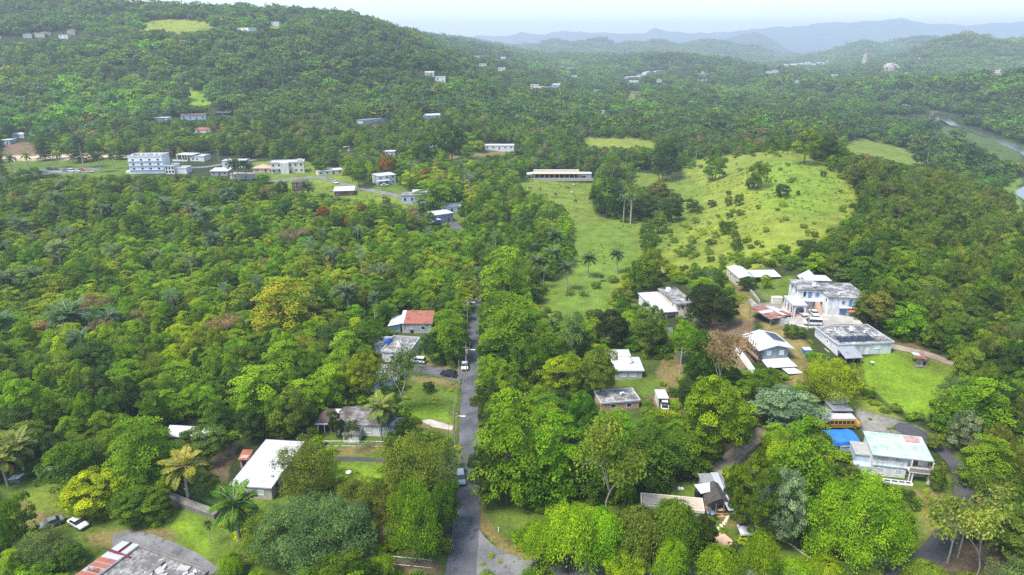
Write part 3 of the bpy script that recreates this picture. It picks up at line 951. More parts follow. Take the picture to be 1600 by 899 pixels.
def banana(seed, H=3.6):
    f = Foliage(seed); g = f.g; stems = []
    for b in range(3):
        o = np.array([g.normal() * 0.5, g.normal() * 0.5, 0])
        hh = H * g.uniform(0.4, 0.6)
        stems.append((np.array([o + [0, 0, -0.3], o + [0, 0, hh * 0.5], o + [0, 0, hh]]), np.array([0.14, 0.12, 0.08])))
        for i in range(8):
            ph = i * 2.4 + g.normal() * 0.3; out = np.array([math.cos(ph), math.sin(ph), 0])
            L = H * g.uniform(0.45, 0.62)
            for k in range(4):
                s = (k + 0.6) / 4; an = 1.0 - 1.5 * s
                p = o + [0, 0, hh] + out * L * s * 0.85 + np.array([0, 0, L * (0.9 * s - 0.95 * s * s)])
                f.add(p[None], (np.array([0, 0, 1.0]) + out * 0.5 * s)[None], [L * 0.36], 0.9, [g.uniform(0.3, 0.8)], None, (out + np.array([0, 0, an * 0.6]))[None], 0.1)
    return f, stems

# ---- library: kind -> list of (crown mesh, trunk mesh, R, H); single meshes for smaller copies
LIB, ONE, MID, FAR = {}, {}, {}, {}
def put(lib, kind, f, paths, R, H, mat, bark, sides=6):
    tv = tubes(paths, sides) if paths else None
    if lib is LIB:
        lib.setdefault(kind, []).append((f.mesh(kind + '_crown', mat), mesh_of(kind + '_trunk', tv, bark), R, H))
    else:
        lib.setdefault(kind, []).append((f.mesh(kind, mat, tv, bark), None, R, H))

def pick(C, n, g):
    return C[g.choice(len(C), min(n, len(C)), replace=False)]

def build_library():
    g = np.random.default_rng(11)
    for s in range(4):
        f, C = crown_dome(100 + s, 5, 9, 0.15, 62, 150, 0.36, 0.24)
        put(LIB, 'dome', f, trunk_to(g, pick(C, 8, g), 3.2, 0.26), 5, 9, LEAF, BARK)
    for s in range(5):
        f, C = crown_layer(120 + s, 5.5, 10, 62, 150, 0.38)
        put(LIB, 'layer', f, trunk_to(g, pick(C, 12, g), 4.2, 0.24), 5.5, 10, LEAF, BARK)
    for s in range(3):
        f, C = crown_dome(140 + s, 5, 8, 0.10, 96, 130, 0.36, 0.175, 0.45, lumpy=0.06)
        put(LIB, 'mango', f, trunk_to(g, pick(C, 7, g), 2.4, 0.3), 5, 8, LEAF, BARK)
    for s in range(3):
        f, C = crown_dome(150 + s, 5, 9, 0.12, 68, 160, 0.29, 0.24, 0.5, lumpy=0.16, drop=1.1)
        put(LIB, 'weeping', f, trunk_to(g, pick(C, 7, g), 2.6, 0.32), 5, 9, LEAF, BARK)
    for s in range(4):
        f, C = crown_plume(160 + s)
        put(LIB, 'plume', f, [limb((g.normal() * 0.4, g.normal() * 0.4, -0.4), c * np.array([0.5, 0.5, 0.85]), 0.07, 0.03, g) for c in pick(C, 12, g)], 3.6, 9, LEAF, BARK)
    for s in range(3):
        f, p = crown_sparse(170 + s)
        put(LIB, 'sparse', f, p, 4.2, 9, LEAF, BARK_PALE, 5)
    for s in range(2):
        f, p = crown_sparse(176 + s, 5.5, 7.5, 0.36, 95, 0.03)
        put(LIB, 'spreading', f, p, 5.5, 8, LEAF_RUST, BARK_PALE, 5)
    for s in range(2):      # crowns of ten metres' reach: more clumps, leaves of the same size
        f, C = crown_dome(230 + s, 10, 14, 0.06, 150, 165, 0.40, 0.165, 0.5, lumpy=0.12, drop=1.3)
        put(LIB, 'giant', f, trunk_to(g, pick(C, 16, g), 3.0, 0.55), 10, 14, LEAF, BARK)
    f, C = crown_layer(181, 5.5, 10, 62, 150, 0.38, 0.46); put(LIB, 'yellow', f, trunk_to(g, pick(C, 12, g), 4.2, 0.24), 5.5, 10, LEAF_YELLOW, BARK)
    f, C = crown_dome(182, 5, 8, 0.3, 54, 95, 0.46, 0.25, flower=0.75); put(LIB, 'red', f, trunk_to(g, pick(C, 8, g), 2.8, 0.25), 5, 8, LEAF_RED, BARK)
    for s in range(4):
        f, p = palm(190 + s, 2.9, 7.5, 26, False, 24); put(LIB, 'palm', f, p, 2.9, 7.5, STRAW, BARK_PALE)
    for s in range(2):
        f, p = palm(196 + s, 2.6, 9.5, 17, True, 13, 0.85); put(LIB, 'royal', f, p, 2.6, 9.5, STRAW, BARK_PALE)
    for s in range(2):
        f, p = banana(200 + s); put(LIB, 'banana', f, p, 2.0, 3.6, LEAF, BARK)
    for s in range(3):
        f, C = crown_dome(220 + s, 3, 4, 0.0, 44, 110, 0.27, 0.25, 0.55, lumpy=0.14)
        put(LIB, 'bush', f, [limb((0, 0, -0.4), c, 0.09, 0.03, g, 4) for c in pick(C, 8, g)], 3, 4, LEAF, BARK)
    for s in range(4):
        f, C = crown_dome(210 + s, 1.5, 2.0, 0.02, 20, 55, 0.24, 0.34, 0.55)
        put(LIB, 'shrub', f, [limb((0, 0, -0.2), c, 0.035, 0.012, g, 4) for c in pick(C, 7, g)], 1.5, 2.0, LEAF, BARK)
    # middle distance: fewer, larger leaves, crown and trunk in one mesh
    for s in range(4):
        f, C = crown_dome(300 + s, 5, 9, 0.15, 46, 76, 0.50, 0.26, lumpy=0.16); put(MID, 'dome', f, trunk_to(g, pick(C, 4, g), 3.2, 0.26), 5, 9, LEAF, BARK, 4)
        f, C = crown_layer(320 + s, 5.5, 10, 44, 84, 0.54); put(MID, 'layer', f, trunk_to(g, pick(C, 5, g), 4.2, 0.24), 5.5, 10, LEAF, BARK, 4)
    for s in range(2):
        f, C = crown_dome(340 + s, 5, 8, 0.08, 60, 60, 0.52, 0.2, 0.5, lumpy=0.05); put(MID, 'mango', f, trunk_to(g, pick(C, 3, g), 2.4, 0.3), 5, 8, LEAF, BARK, 4)
        f, C = crown_dome(345 + s, 5, 9, 0.10, 48, 70, 0.44, 0.26, 0.5, lumpy=0.16, drop=1.1); put(MID, 'weeping', f, trunk_to(g, pick(C, 3, g), 2.6, 0.3), 5, 9, LEAF, BARK, 4)
        f, p = crown_sparse(350 + s, 4.2, 9, 0.6, 14); put(MID, 'sparse', f, p, 4.2, 9, LEAF, BARK_PALE, 3)
        f, C = crown_plume(355 + s, 3.6, 9, 44, 36, 0.9); put(MID, 'plume', f, [limb((0, 0, 0), c * 0.8, 0.07, 0.03, g) for c in pick(C, 4, g)], 3.6, 9, LEAF, BARK, 3)
        f, p = palm(360 + s, 2.9, 7.5, 17, False, 8, 1.0, 1.15); put(MID, 'palm', f, p, 2.9, 7.5, STRAW, BARK_PALE, 4)
    f, C = crown_dome(365, 5, 8, 0.3, 44, 44, 0.66, 0.27, flower=0.8); put(MID, 'red', f, trunk_to(g, pick(C, 4, g), 2.8, 0.25), 5, 8, LEAF_RED, BARK, 4)
    f, C = crown_layer(366, 5.5, 10, 44, 48, 0.74, 0.42); put(MID, 'yellow', f, trunk_to(g, pick(C, 4, g), 4.2, 0.24), 5.5, 10, LEAF_YELLOW, BARK, 4)
    for s in range(3):
        f, C = crown_dome(370 + s, 1.5, 2.0, 0.02, 14, 26, 0.36, 0.36, 0.6); put(MID, 'shrub', f, None, 1.5, 2.0, LEAF, BARK)
    # far: crowns of a few hundred blades
    for s in range(5):
        f, C = crown_dome(400 + s, 5, 8.5, 0.12, 22, 17, 1.25, 0.30, 0.7, lumpy=0.14); put(FAR, 'dome', f, [limb((0, 0, -1), (0, 0, 4), 0.3, 0.2, g, 3)], 5, 8.5, LEAF, BARK, 3)
    for s in range(3):
        f, p = palm(410 + s, 3.0, 8.0, 13, False, 5, 1.0, 1.5); put(FAR, 'palm', f, p[:1], 3.0, 8.0, LEAF, BARK_PALE, 3)
    for s in range(4):      # a patch of several crowns seen as one clump
        f = Foliage(420 + s)
        for _ in range(9):
            x, y = f.g.normal(size=2) * 6.5; rr = f.g.uniform(2.6, 4.6); hh = f.g.uniform(4.5, 9.5)
            q = unit(f.g.normal(size=(34, 3)) + np.array([0, 0, 0.55]))
            f.add(np.array([x, y, hh - rr * 0.7]) + q * np.array([rr, rr, rr * 0.75]), q + np.array([0, 0, 0.5]) + f.g.normal(size=(34, 3)) * 0.35, 1.9, 0.75, np.full(34, f.g.uniform(0.15, 0.9)))
        put(FAR, 'patch', f, None, 11, 9, LEAF, BARK)
build_library()

# leaf colours (linear albedo)
PAL = {
    'bright green': (0.149, 0.300, 0.011),
    'yellow green': (0.237, 0.345, 0.011),
    'mid green': (0.090, 0.190, 0.015),
    'dark green': (0.050, 0.108, 0.014),
    'deep green': (0.026, 0.052, 0.008),
    'olive green': (0.145, 0.220, 0.028),
    'brownish green': (0.140, 0.175, 0.034),
    'grey green': (0.135, 0.215, 0.058),
    'silvery green': (0.200, 0.265, 0.125),
    'hill green': (0.110, 0.215, 0.040),
    'blue green': (0.082, 0.170, 0.052),
    'lush green': (0.125, 0.300, 0.020),
    'pale brown': (0.319, 0.245, 0.105),
    'palm yellow': (0.250, 0.310, 0.050), 'twig olive': (0.230, 0.290, 0.050),
}
def vary(col, g, a=0.14):
    h = g.normal() * a * 0.5
    k = 1 + g.normal() * a
    return (max(0.004, col[0] * k * (1 + h)), max(0.006, col[1] * k), max(0.003, col[2] * k * (1 - h)), 1.0)

KIND_NAME = {'bush': 'bushy_tree', 'giant': 'spreading_tree', 'dome': 'broadleaf_tree', 'layer': 'layered_tree', 'mango': 'mango_tree', 'weeping': 'weeping_tree', 'plume': 'bamboo_clump',
             'sparse': 'slender_tree', 'spreading': 'spreading_tree', 'yellow': 'flowering_tree', 'red': 'flowering_tree', 'palm': 'palm_tree', 'royal': 'palm_tree',
             'banana': 'banana_plant', 'shrub': 'shrub'}
KIND_CAT = {'plume': 'bamboo', 'palm': 'palm tree', 'royal': 'palm tree', 'banana': 'banana plant', 'shrub': 'shrub'}
PLACED = []      # (x, y, radius) of every tree and building
TREES = []       # records of all individual trees

def plant(kind, x, y, sx, sz, colour, label=None, group=None, whole=True, rz=None, z=None, lib=None, g=None, record=True):
    """one tree: sx scales the crown's width, sz its height. whole: crown and trunk as parts; else one mesh."""
    g = g or RNG
    lib = lib or (LIB if whole else MID)
    if kind not in lib: lib = LIB if kind in LIB else MID
    crown, trunk, R, H = lib[kind][int(g.integers(len(lib[kind])))]
    z = hz(x, y) - 0.1 if z is None else z
    rz = float(g.uniform(0, 6.283)) if rz is None else rz
    col = vary(PAL[colour], g) if isinstance(colour, str) else colour
    name = KIND_NAME[kind]
    cat = KIND_CAT.get(kind, 'tree')
    if trunk is not None:
        ov = float(g.uniform(0.88, 1.14)); e = empty(name, (x, y, z), rz, label, cat, group, (sx * ov, sx / ov, sz))
        c = link('leaves' if kind in ('shrub', 'banana', 'plume') else 'fronds' if kind in ('palm', 'royal') else 'crown', crown, e)
        c.color = col
        link('stems' if kind in ('shrub', 'banana', 'plume') else 'trunk', trunk, e)
        o = e
    else:
        o = tag(link(name, crown, None, (x, y, z), rz), label, cat, group)
        ov = float(g.uniform(0.82, 1.2)); o.scale = (sx * ov, sx / ov, sz)
        if kind in ('dome', 'layer'): o.rotation_euler = (g.normal() * .06, g.normal() * .06, rz)
        o.color = col
    if record:
        TREES.append(dict(o=o, kind=kind, x=x, y=y, R=R * sx, H=H * sz, colour=colour if isinstance(colour, str) else ''))
    return o
# ------------------------------------------------------------------ building materials
WHITE = plain('white_wall', (0.74, 0.74, 0.73), 0.8, 0.2, (0.42, 0.41, 0.38), 0.25, 0.5)
WHITE_STAIN = plain('mildewed_white_wall', (0.70, 0.71, 0.71), 0.8, 0.2, (0.20, 0.20, 0.19), 0.45, 0.45)
CREAM = plain('cream_wall', (0.62, 0.55, 0.42), 0.85, 0.2, (0.40, 0.34, 0.25), 0.3, 0.5)
BLOCK = plain('bare_block_wall', (0.54, 0.49, 0.40), 0.9, 0.1, (0.22, 0.20, 0.17), 0.35, 0.7)
GREYW = plain('grey_wall', (0.34, 0.37, 0.40), 0.8, 0.2, (0.26, 0.28, 0.3), 0.3, 0.5)
BLUEW = plain('pale_blue_wall', (0.48, 0.58, 0.66), 0.8, 0.2, (0.33, 0.40, 0.46), 0.3, 0.5)
BLUEGREY = plain('blue_grey_wall', (0.24, 0.31, 0.40), 0.8, 0.2)
BROWNW = plain('brown_timber_wall', (0.16, 0.095, 0.055), 0.8, 0.2, (0.07, 0.045, 0.03), 0.35, 0.9)
PINKW = plain('pink_wall', (0.55, 0.33, 0.26), 0.85, 0.2)
CYANW = plain('turquoise_wall', (0.25, 0.50, 0.58), 0.8, 0.2)
R_WHITE = plain('white_roof', (0.55, 0.55, 0.57), 0.7, 0.25, (0.38, 0.37, 0.36), 0.28, 0.35)
R_WEATH = plain('weathered_roof', (0.68, 0.665, 0.64), 0.9, 0.1, (0.08, 0.076, 0.072), 0.58, 0.42)
R_MOULD = plain('mouldy_roof', (0.42, 0.39, 0.36), 0.9, 0.1, (0.065, 0.055, 0.05), 0.62, 0.4)
R_GREY = plain('grey_concrete_roof', (0.44, 0.42, 0.39), 0.9, 0.1, (0.10, 0.095, 0.09), 0.55, 0.3)
R_TAN = plain('tan_concrete_roof', (0.56, 0.47, 0.38), 0.9, 0.1, (0.34, 0.28, 0.22), 0.4, 0.4)
R_BROWN = plain('brown_roof', (0.17, 0.115, 0.085), 0.85, 0.15, (0.08, 0.06, 0.05), 0.4, 0.5)
R_DARK = plain('dark_shingle_roof', (0.105, 0.088, 0.08), 0.9, 0.1, (0.05, 0.045, 0.04), 0.4, 0.8)
R_PINK = plain('pinkish_roof', (0.52, 0.33, 0.25), 0.85, 0.15)
R_GREEN = plain('pale_green_roof', (0.31, 0.43, 0.32), 0.7, 0.2, (0.46, 0.50, 0.47), 0.4, 0.5)
TIN = corrugated('zinc_sheet', (0.58, 0.60, 0.63))
TIN_W = corrugated('white_sheet_roof', (0.56, 0.57, 0.60), metal=0.05, rough=0.5)
TIN_G = corrugated('dull_zinc_sheet', (0.36, 0.37, 0.39), (0.20, 0.13, 0.09), 0.18)
RUST = corrugated('rusted_sheet', (0.55, 0.53, 0.52), (0.33, 0.090, 0.045), 0.62)
RUST_RED = corrugated('rust_red_roof', (0.36, 0.12, 0.07), (0.22, 0.09, 0.06), 0.35, metal=0.1, rough=0.7)
TRIM = plain('white_trim', (0.80, 0.80, 0.79), 0.6, 0.3)
TRIM_CREAM = plain('cream_parapet', (0.72, 0.66, 0.52), 0.8, 0.2, (0.45, 0.4, 0.3), 0.3, 0.7)
PANE = plain('window_glass', (0.035, 0.045, 0.055), 0.12, 0.6)
LOUVRE = corrugated('louvred_shutter', (0.52, 0.55, 0.57), pitch=4.0, axis='Z', metal=0.1, rough=0.5)
BLUE_DOOR = plain('blue_door_paint', (0.13, 0.22, 0.40), 0.6, 0.3)
DARKIN = plain('shade_and_dark_parts', (0.025, 0.025, 0.028), 0.9, 0.05)  # near-black: shade inside openings and sheds put into the colour; also dark parts
WOOD = plain('weathered_timber', (0.30, 0.21, 0.13), 0.85, 0.15, (0.16, 0.11, 0.07), 0.4, 1.2)
METAL = plain('galvanised_steel', (0.45, 0.46, 0.47), 0.4, 0.4, metal=0.6)
CONC = plain('plain_concrete', (0.45, 0.43, 0.40), 0.9, 0.15, (0.24, 0.23, 0.21), 0.4, 0.6)
CONC_D = plain('dark_concrete', (0.27, 0.25, 0.22), 0.9, 0.15, (0.12, 0.11, 0.10), 0.45, 0.6)
BLACKP = plain('black_plastic', (0.018, 0.018, 0.020), 0.5, 0.3)
BLUEP = plain('blue_plastic', (0.035, 0.16, 0.50), 0.5, 0.35)
TARP = plain('blue_tarpaulin', (0.030, 0.19, 0.62), 0.5, 0.3, (0.02, 0.11, 0.42), 0.3, 0.6)
AWNING = corrugated('orange_awning', (0.56, 0.13, 0.045), pitch=2.0, metal=0.0, rough=0.6)
SOLAR = plain('solar_glass', (0.022, 0.028, 0.045), 0.25, 0.5)
RUBBER = plain('rubber', (0.02, 0.02, 0.02), 0.9, 0.1)
CARGLASS = plain('car_glass', (0.03, 0.035, 0.04), 0.08, 0.6)
LAMPGLASS = plain('lamp_glass', (0.7, 0.7, 0.68), 0.2, 0.5)
TAIL = plain('tail_light', (0.45, 0.02, 0.015), 0.3, 0.5)
PAINT = tint_material('car_paint', 0.3, 0.5, 0.4)

# ------------------------------------------------------------------ mesh builder
class MB:
    def __init__(s): s.V, s.F = [], []
    def quad(s, *p):
        n = len(s.V); s.V += [tuple(q) for q in p]; s.F.append(tuple(range(n, n + len(p)))); return s
    def box(s, x0, x1, y0, y1, z0, z1):
        n = len(s.V)
        s.V += [(x, y, z) for z in (z0, z1) for x, y in ((x0, y0), (x1, y0), (x1, y1), (x0, y1))]
        s.F += [tuple(n + i for i in f) for f in ((3, 2, 1, 0), (4, 5, 6, 7), (0, 1, 5, 4), (1, 2, 6, 5), (2, 3, 7, 6), (3, 0, 4, 7))]
        return s
    def slab(s, top, th):
        """a sloping slab: its top corners in order, thickness straight down."""
        n, k = len(s.V), len(top)
        s.V += [tuple(p) for p in top] + [(p[0], p[1], p[2] - th) for p in top]
        s.F.append(tuple(range(n, n + k))); s.F.append(tuple(range(n + 2 * k - 1, n + k - 1, -1)))
        for i in range(k):
            j = (i + 1) % k
            s.F.append((n + j, n + i, n + k + i, n + k + j))
        return s
    def prism(s, prof, y0, y1, axis='y'):
        """extrude a closed (a, z) profile along an axis."""
        n, k = len(s.V), len(prof)
        mk = (lambda a, z, t: (a, t, z)) if axis == 'y' else (lambda a, z, t: (t, a, z))
        s.V += [mk(a, z, y0) for a, z in prof] + [mk(a, z, y1) for a, z in prof]
        s.F.append(tuple(range(n, n + k))); s.F.append(tuple(range(n + 2 * k - 1, n + k - 1, -1)))
        for i in range(k):
            j = (i + 1) % k
            s.F.append((n + j, n + i, n + k + i, n + k + j))
        return s
    def cyl(s, x, y, z0, z1, r0, r1=None, n=10, axis='z'):
        r1 = r0 if r1 is None else r1
        b = len(s.V)
        for z, r in ((z0, r0), (z1, r1)):
            for i in range(n):
                a = 2 * math.pi * i / n; c, d = r * math.cos(a), r * math.sin(a)
                s.V.append((x + c, y + d, z) if axis == 'z' else (z, x + c, y + d) if axis == 'x' else (x + c, z, y + d))
        s.F += [(b + i, b + (i + 1) % n, b + n + (i + 1) % n, b + n + i) for i in range(n)]
        s.F += [tuple(b + n - 1 - i for i in range(n)), tuple(b + n + i for i in range(n))]
        return s
    def tube(s, pts, rad, sides=6):
        v, f = tubes([(np.array(pts, float), np.full(len(pts), rad) if np.isscalar(rad) else np.array(rad))], sides)
        n = len(s.V); s.V += [tuple(p) for p in v]; s.F += [tuple(int(i) + n for i in q) for q in f]
        return s
    def build(s, name, mat, parent=None, loc=None, rz=None, bevel=0.0, smooth=False):
        import bmesh
        me = bpy.data.meshes.new(name)
        me.from_pydata(s.V, [], s.F)
        bm = bmesh.new(); bm.from_mesh(me)
        bmesh.ops.recalc_face_normals(bm, faces=bm.faces[:])
        if bevel:
            bmesh.ops.bevel(bm, geom=bm.edges[:], offset=bevel, segments=2, affect='EDGES', clamp_overlap=True)
        bm.to_mesh(me); bm.free()
        if smooth: me.polygons.foreach_set('use_smooth', np.ones(len(me.polygons), bool))
        me.materials.append(mat)
        return link(name, me, parent, loc, rz)

LANDMARKS = []     # (phrase, x, y)
KEEP_CLEAR = []    # pixel boxes where no fill tree may stand in front

class House:
    """A building on its own axes: x along the front, y away from the camera side, z up from the ground."""
    def __init__(s, name, label, cat, A, B, C=None, H=3.0, D=None, base=False, group=None, mark=None, clear=True):
        pa = P(A[0], A[1], 0.0 if base else H)
        zr = pa.z + (H if base else 0.0)
        zq = pa.z
        pb = on_plane(B[0], B[1], zq)
        ex = (pb - pa); ex.z = 0; s.W = ex.length; ex.normalize()
        ey = Vector((-ex.y, ex.x, 0))
        s.D = D if D is not None else (on_plane(C[0], C[1], zq) - pa).dot(ey)
        if s.D < 0:
            pa = pa + ey * s.D; s.D = -s.D
        s.H = H
        s.rz = math.atan2(ex.y, ex.x)
        s.ex, s.ey, s.o = ex, ey, Vector((pa.x, pa.y, zr - H))
        s.root = empty(name, s.o, s.rz, label, cat, group)
        s.x0, s.x1, s.y0, s.y1 = 0, s.W, 0, s.D
        c = s.o + ex * s.W / 2 + ey * s.D / 2
        if clear:
            for i in range(int(s.W // 4) + 1):
                for j in range(int(s.D // 4) + 1):
                    q = s.o + ex * min(s.W, 2 + 4 * i) + ey * min(s.D, 2 + 4 * j)
                    PLACED.append((q.x, q.y, 3.2))
        if mark: LANDMARKS.append((mark, c.x, c.y))
        us, vs_ = [], []
        for fx in (0, s.W):
            for fy in (0, s.D):
                for z in (s.o.z + 0.4, s.o.z + H):
                    q = s.o + ex * fx + ey * fy
                    a, b, _ = proj(q.x, q.y, z); us.append(float(a)); vs_.append(float(b))
        s.bb = (min(us), min(vs_), max(us), max(vs_))
        s.dist = math.hypot(c.x, c.y)
        KEEP_CLEAR.append((*s.bb, s.dist))
    def at(s, x, y, z=0.0):
        return s.o + s.ex * x + s.ey * y + Vector((0, 0, z))
    def wall(s, x0=None, x1=None, y0=None, y1=None, z0=-1.6, z1=None, mat=None, name='wall'):
        x0, x1 = s.x0 if x0 is None else x0, s.x1 if x1 is None else x1
        y0, y1 = s.y0 if y0 is None else y0, s.y1 if y1 is None else y1
        s.w = (x0, x1, y0, y1)
        return MB().box(x0, x1, y0, y1, z0, (s.H if z1 is None else z1) - 0.02).build(name, mat or WHITE, s.root)
    def flat(s, mat, z=None, over=0.35, th=0.22, parapet=0.0, pmat=None, box=None, name='roof'):
        x0, x1, y0, y1 = box or s.w
        z = s.H if z is None else z
        o = MB().box(x0 - over, x1 + over, y0 - over, y1 + over, z - th, z).build(name, mat, s.root)
        if parapet:
            t = 0.22; m = MB(); a, b, c, d = x0 - over - 0.003, x1 + over + 0.003, y0 - over - 0.003, y1 + over + 0.003
            m.box(a, b, c, c + t, z - th - 0.02, z + parapet).box(a, b, d - t, d, z - th - 0.02, z + parapet)
            m.box(a, a + t, c + t, d - t, z - th - 0.02, z + parapet).box(b - t, b, c + t, d - t, z - th - 0.02, z + parapet)
            m.build('parapet', pmat or mat, o)
        return o
    def gable(s, mat, rise=1.4, axis='x', over=0.5, th=0.12, z=None, box=None, wmat=None):
        x0, x1, y0, y1 = box or s.w
        z = s.H if z is None else z
        m = MB()
        if axis == 'x':
            ym = (y0 + y1) / 2; k = rise / (ym - y0)
            m.slab([(x0 - over, y0 - over, z - k * over), (x1 + over, y0 - over, z - k * over), (x1 + over, ym, z + rise), (x0 - over, ym, z + rise)], th)
            m.slab([(x1 + over, y1 + over, z - k * over), (x0 - over, y1 + over, z - k * over), (x0 - over, ym + 0.003, z + rise), (x1 + over, ym + 0.003, z + rise)], th)
            g = [(y0, z - 0.03), (y1, z - 0.03), (ym, z + rise - 0.14)]
            if wmat: MB().prism(g, x0 + 0.004, x1 - 0.004, 'x').build('gable_wall', wmat, s.root)
        else:
            xm = (x0 + x1) / 2; k = rise / (xm - x0)
            m.slab([(x0 - over, y1 + over, z - k * over), (x0 - over, y0 - over, z - k * over), (xm, y0 - over, z + rise), (xm, y1 + over, z + rise)], th)
            m.slab([(x1 + over, y0 - over, z - k * over), (x1 + over, y1 + over, z - k * over), (xm + 0.003, y1 + over, z + rise), (xm + 0.003, y0 - over, z + rise)], th)
            g = [(x0, z - 0.03), (x1, z - 0.03), (xm, z + rise - 0.14)]
            if wmat: MB().prism(g, y0 + 0.004, y1 - 0.004, 'y').build('gable_wall', wmat, s.root)
        return m.build('roof', mat, s.root)
    def shed(s, mat, z_front, z_back, over=0.4, th=0.1, box=None, axis='y', name='roof'):
        x0, x1, y0, y1 = box or s.w
        if axis == 'y':
            k = (z_back - z_front) / (y1 - y0)
            t = [(x0 - over, y0 - over, z_front - k * over), (x1 + over, y0 - over, z_front - k * over), (x1 + over, y1 + over, z_back + k * over), (x0 - over, y1 + over, z_back + k * over)]
        else:
            k = (z_back - z_front) / (x1 - x0)
            t = [(x0 - over, y0 - over, z_front - k * over), (x1 + over, y0 - over, z_back + k * over), (x1 + over, y1 + over, z_back + k * over), (x0 - over, y1 + over, z_front - k * over)]
        return MB().slab(t, th).build(name, mat, s.root)
    def hip(s, mat, rise=1.4, over=0.5, box=None, z=None, name='roof'):
        x0, x1, y0, y1 = box or s.w
        x0 -= over; x1 += over; y0 -= over; y1 += over
        z = s.H if z is None else z
        W, D = x1 - x0, y1 - y0
        m = MB()
        if W >= D: a, b = (x0 + D / 2, (y0 + y1) / 2, z + rise), (x1 - D / 2, (y0 + y1) / 2, z + rise)
        else: a, b = ((x0 + x1) / 2, y0 + W / 2, z + rise), ((x0 + x1) / 2, y1 - W / 2, z + rise)
        c = [(x0, y0, z), (x1, y0, z), (x1, y1, z), (x0, y1, z)]
        if W >= D:
            m.quad(c[0], c[1], b, a).quad(c[1], c[2], b).quad(c[2], c[3], a, b).quad(c[3], c[0], a)
        else:
            m.quad(c[0], c[1], a).quad(c[1], c[2], b, a).quad(c[2], c[3], b).quad(c[3], c[0], a, b)
        m.box(x0, x1, y0, y1, z - 0.15, z - 0.004)
        return m.build(name, mat, s.root)
    def _face(s, face, out):
        x0, x1, y0, y1 = s.w
        if face == 'f': return lambda a, d, z: (a, y0 - d, z)
        if face == 'b': return lambda a, d, z: (a, y1 + d, z)
        if face == 'l': return lambda a, d, z: (x0 - d, a, z)
        return lambda a, d, z: (x1 + d, a, z)
    def _fbox(s, m, face, a0, a1, d0, d1, z0, z1):
        q = s._face(face, 0)
        p, r = q(a0, d0, z0), q(a1, d1, z1)
        return m.box(min(p[0], r[0]), max(p[0], r[0]), min(p[1], r[1]), max(p[1], r[1]), z0, z1)
    def window(s, face, a, z, w=1.2, h=1.1, pane=None, frame=None, t=0.09):
        m = MB()
        s._fbox(m, face, a - w / 2, a + w / 2, -0.02, 0.07, z - t, z); s._fbox(m, face, a - w / 2, a + w / 2, -0.02, 0.07, z + h, z + h + t)
        s._fbox(m, face, a - w / 2, a - w / 2 + t, -0.02, 0.07, z + 0.001, z + h - 0.001); s._fbox(m, face, a + w / 2 - t, a + w / 2, -0.02, 0.07, z + 0.001, z + h - 0.001)
        o = m.build('window', frame or TRIM, s.root)
        s._fbox(MB(), face, a - w / 2 + t, a + w / 2 - t, -0.02, 0.02, z, z + h).build('pane', pane or PANE, o)
        return o
    def door(s, face, a, w=0.95, h=2.1, mat=None, z=0.0):
        o = s._fbox(MB(), face, a - w / 2, a + w / 2, -0.03, 0.05, z, z + h).build('door', mat or BROWNW, s.root)
        s._fbox(MB(), face, a + w / 2 - 0.2, a + w / 2 - 0.12, 0.05, 0.11, z + 1.0, z + 1.12).build('handle', METAL, o)
        return o
    def opening(s, face, a, z, w, h):
        return s._fbox(MB(), face, a - w / 2, a + w / 2, -0.03, 0.02, z, z + h).build('opening', DARKIN, s.root)  # thin near-black slab on the uncut wall; the shade inside is painted
    def posts(s, pts, h, r=0.09, mat=None, name='post'):
        for x, y in pts: MB().box(x - r, x + r, y - r, y + r, -1.0, h).build(name, mat or WHITE, s.root)
    def part(s, m, name, mat, parent=None, **k):
        return m.build(name, mat, parent or s.root, **k)

def prop(name, label, cat, loc, rz=0.0, group=None):
    return empty(name, loc, rz, label, cat, group)

def water_tank(px, H, mat, label, r=0.65, h=1.3, loc=None):
    p = P(*px, H) if loc is None else loc
    e = prop('water_tank', label, 'water tank', p)
    m = MB().cyl(0, 0, 0, h * 0.8, r, r, 14)
    m.cyl(0, 0, h * 0.8, h * 0.95, r, r * 0.55, 14)
    m.build('tank', mat, e)
    MB().cyl(0, 0, h * 0.95, h * 1.05, r * 0.3, r * 0.3, 10).build('lid', mat, e)
    m = MB()
    for z in (0.25, 0.5): m.cyl(0, 0, h * z, h * z + 0.05, r * 1.03, r * 1.03, 14)
    m.build('rib', mat, e)
    return e

# ------------------------------------------------------------------ west of the road
h = House('white_roofed_house', 'low block house with long bright white flat roof beside a round olive tree', 'house', (361, 757), (423, 761), (452, 690), 3.1, mark='the long white roof house')
h.wall(mat=BLOCK); h.flat(R_WHITE, over=0.3, th=0.25)
h.window('f', 2.2, 1.1, 1.3, 1.0, LOUVRE); h.window('f', h.W - 2.2, 1.1, 1.3, 1.0, LOUVRE); h.door('r', 2.5, 1.0, 2.1, DARKIN); h.window('r', 6.0, 1.1, 1.3, 1.0); h.window('l', 5.0, 1.1, 1.3, 1.0)
h.part(MB().box(h.W - 3.0, h.W - 1.7, h.D - 5.0, h.D - 3.6, 3.06, 3.35), 'roof_hatch', SOLAR)
h.part(MB().box(h.W - 1.3, h.W - 0.9, 3.0, 3.4, 3.05, 3.5), 'vent', METAL)
ax = h
h = House('red_roofed_annex', 'tiny red roofed outhouse against the long white roof house', 'outhouse', (374, 716), (386, 716), D=2.6, H=2.6)
h.wall(mat=PINKW); h.shed(RUST_RED, 2.4, 2.8, 0.3); h.door('f', h.W / 2, 0.8, 1.9, DARKIN)
water_tank((374, 748), 0, BLACKP, 'black water tank standing beside the long white roof house', 0.9, 1.5)

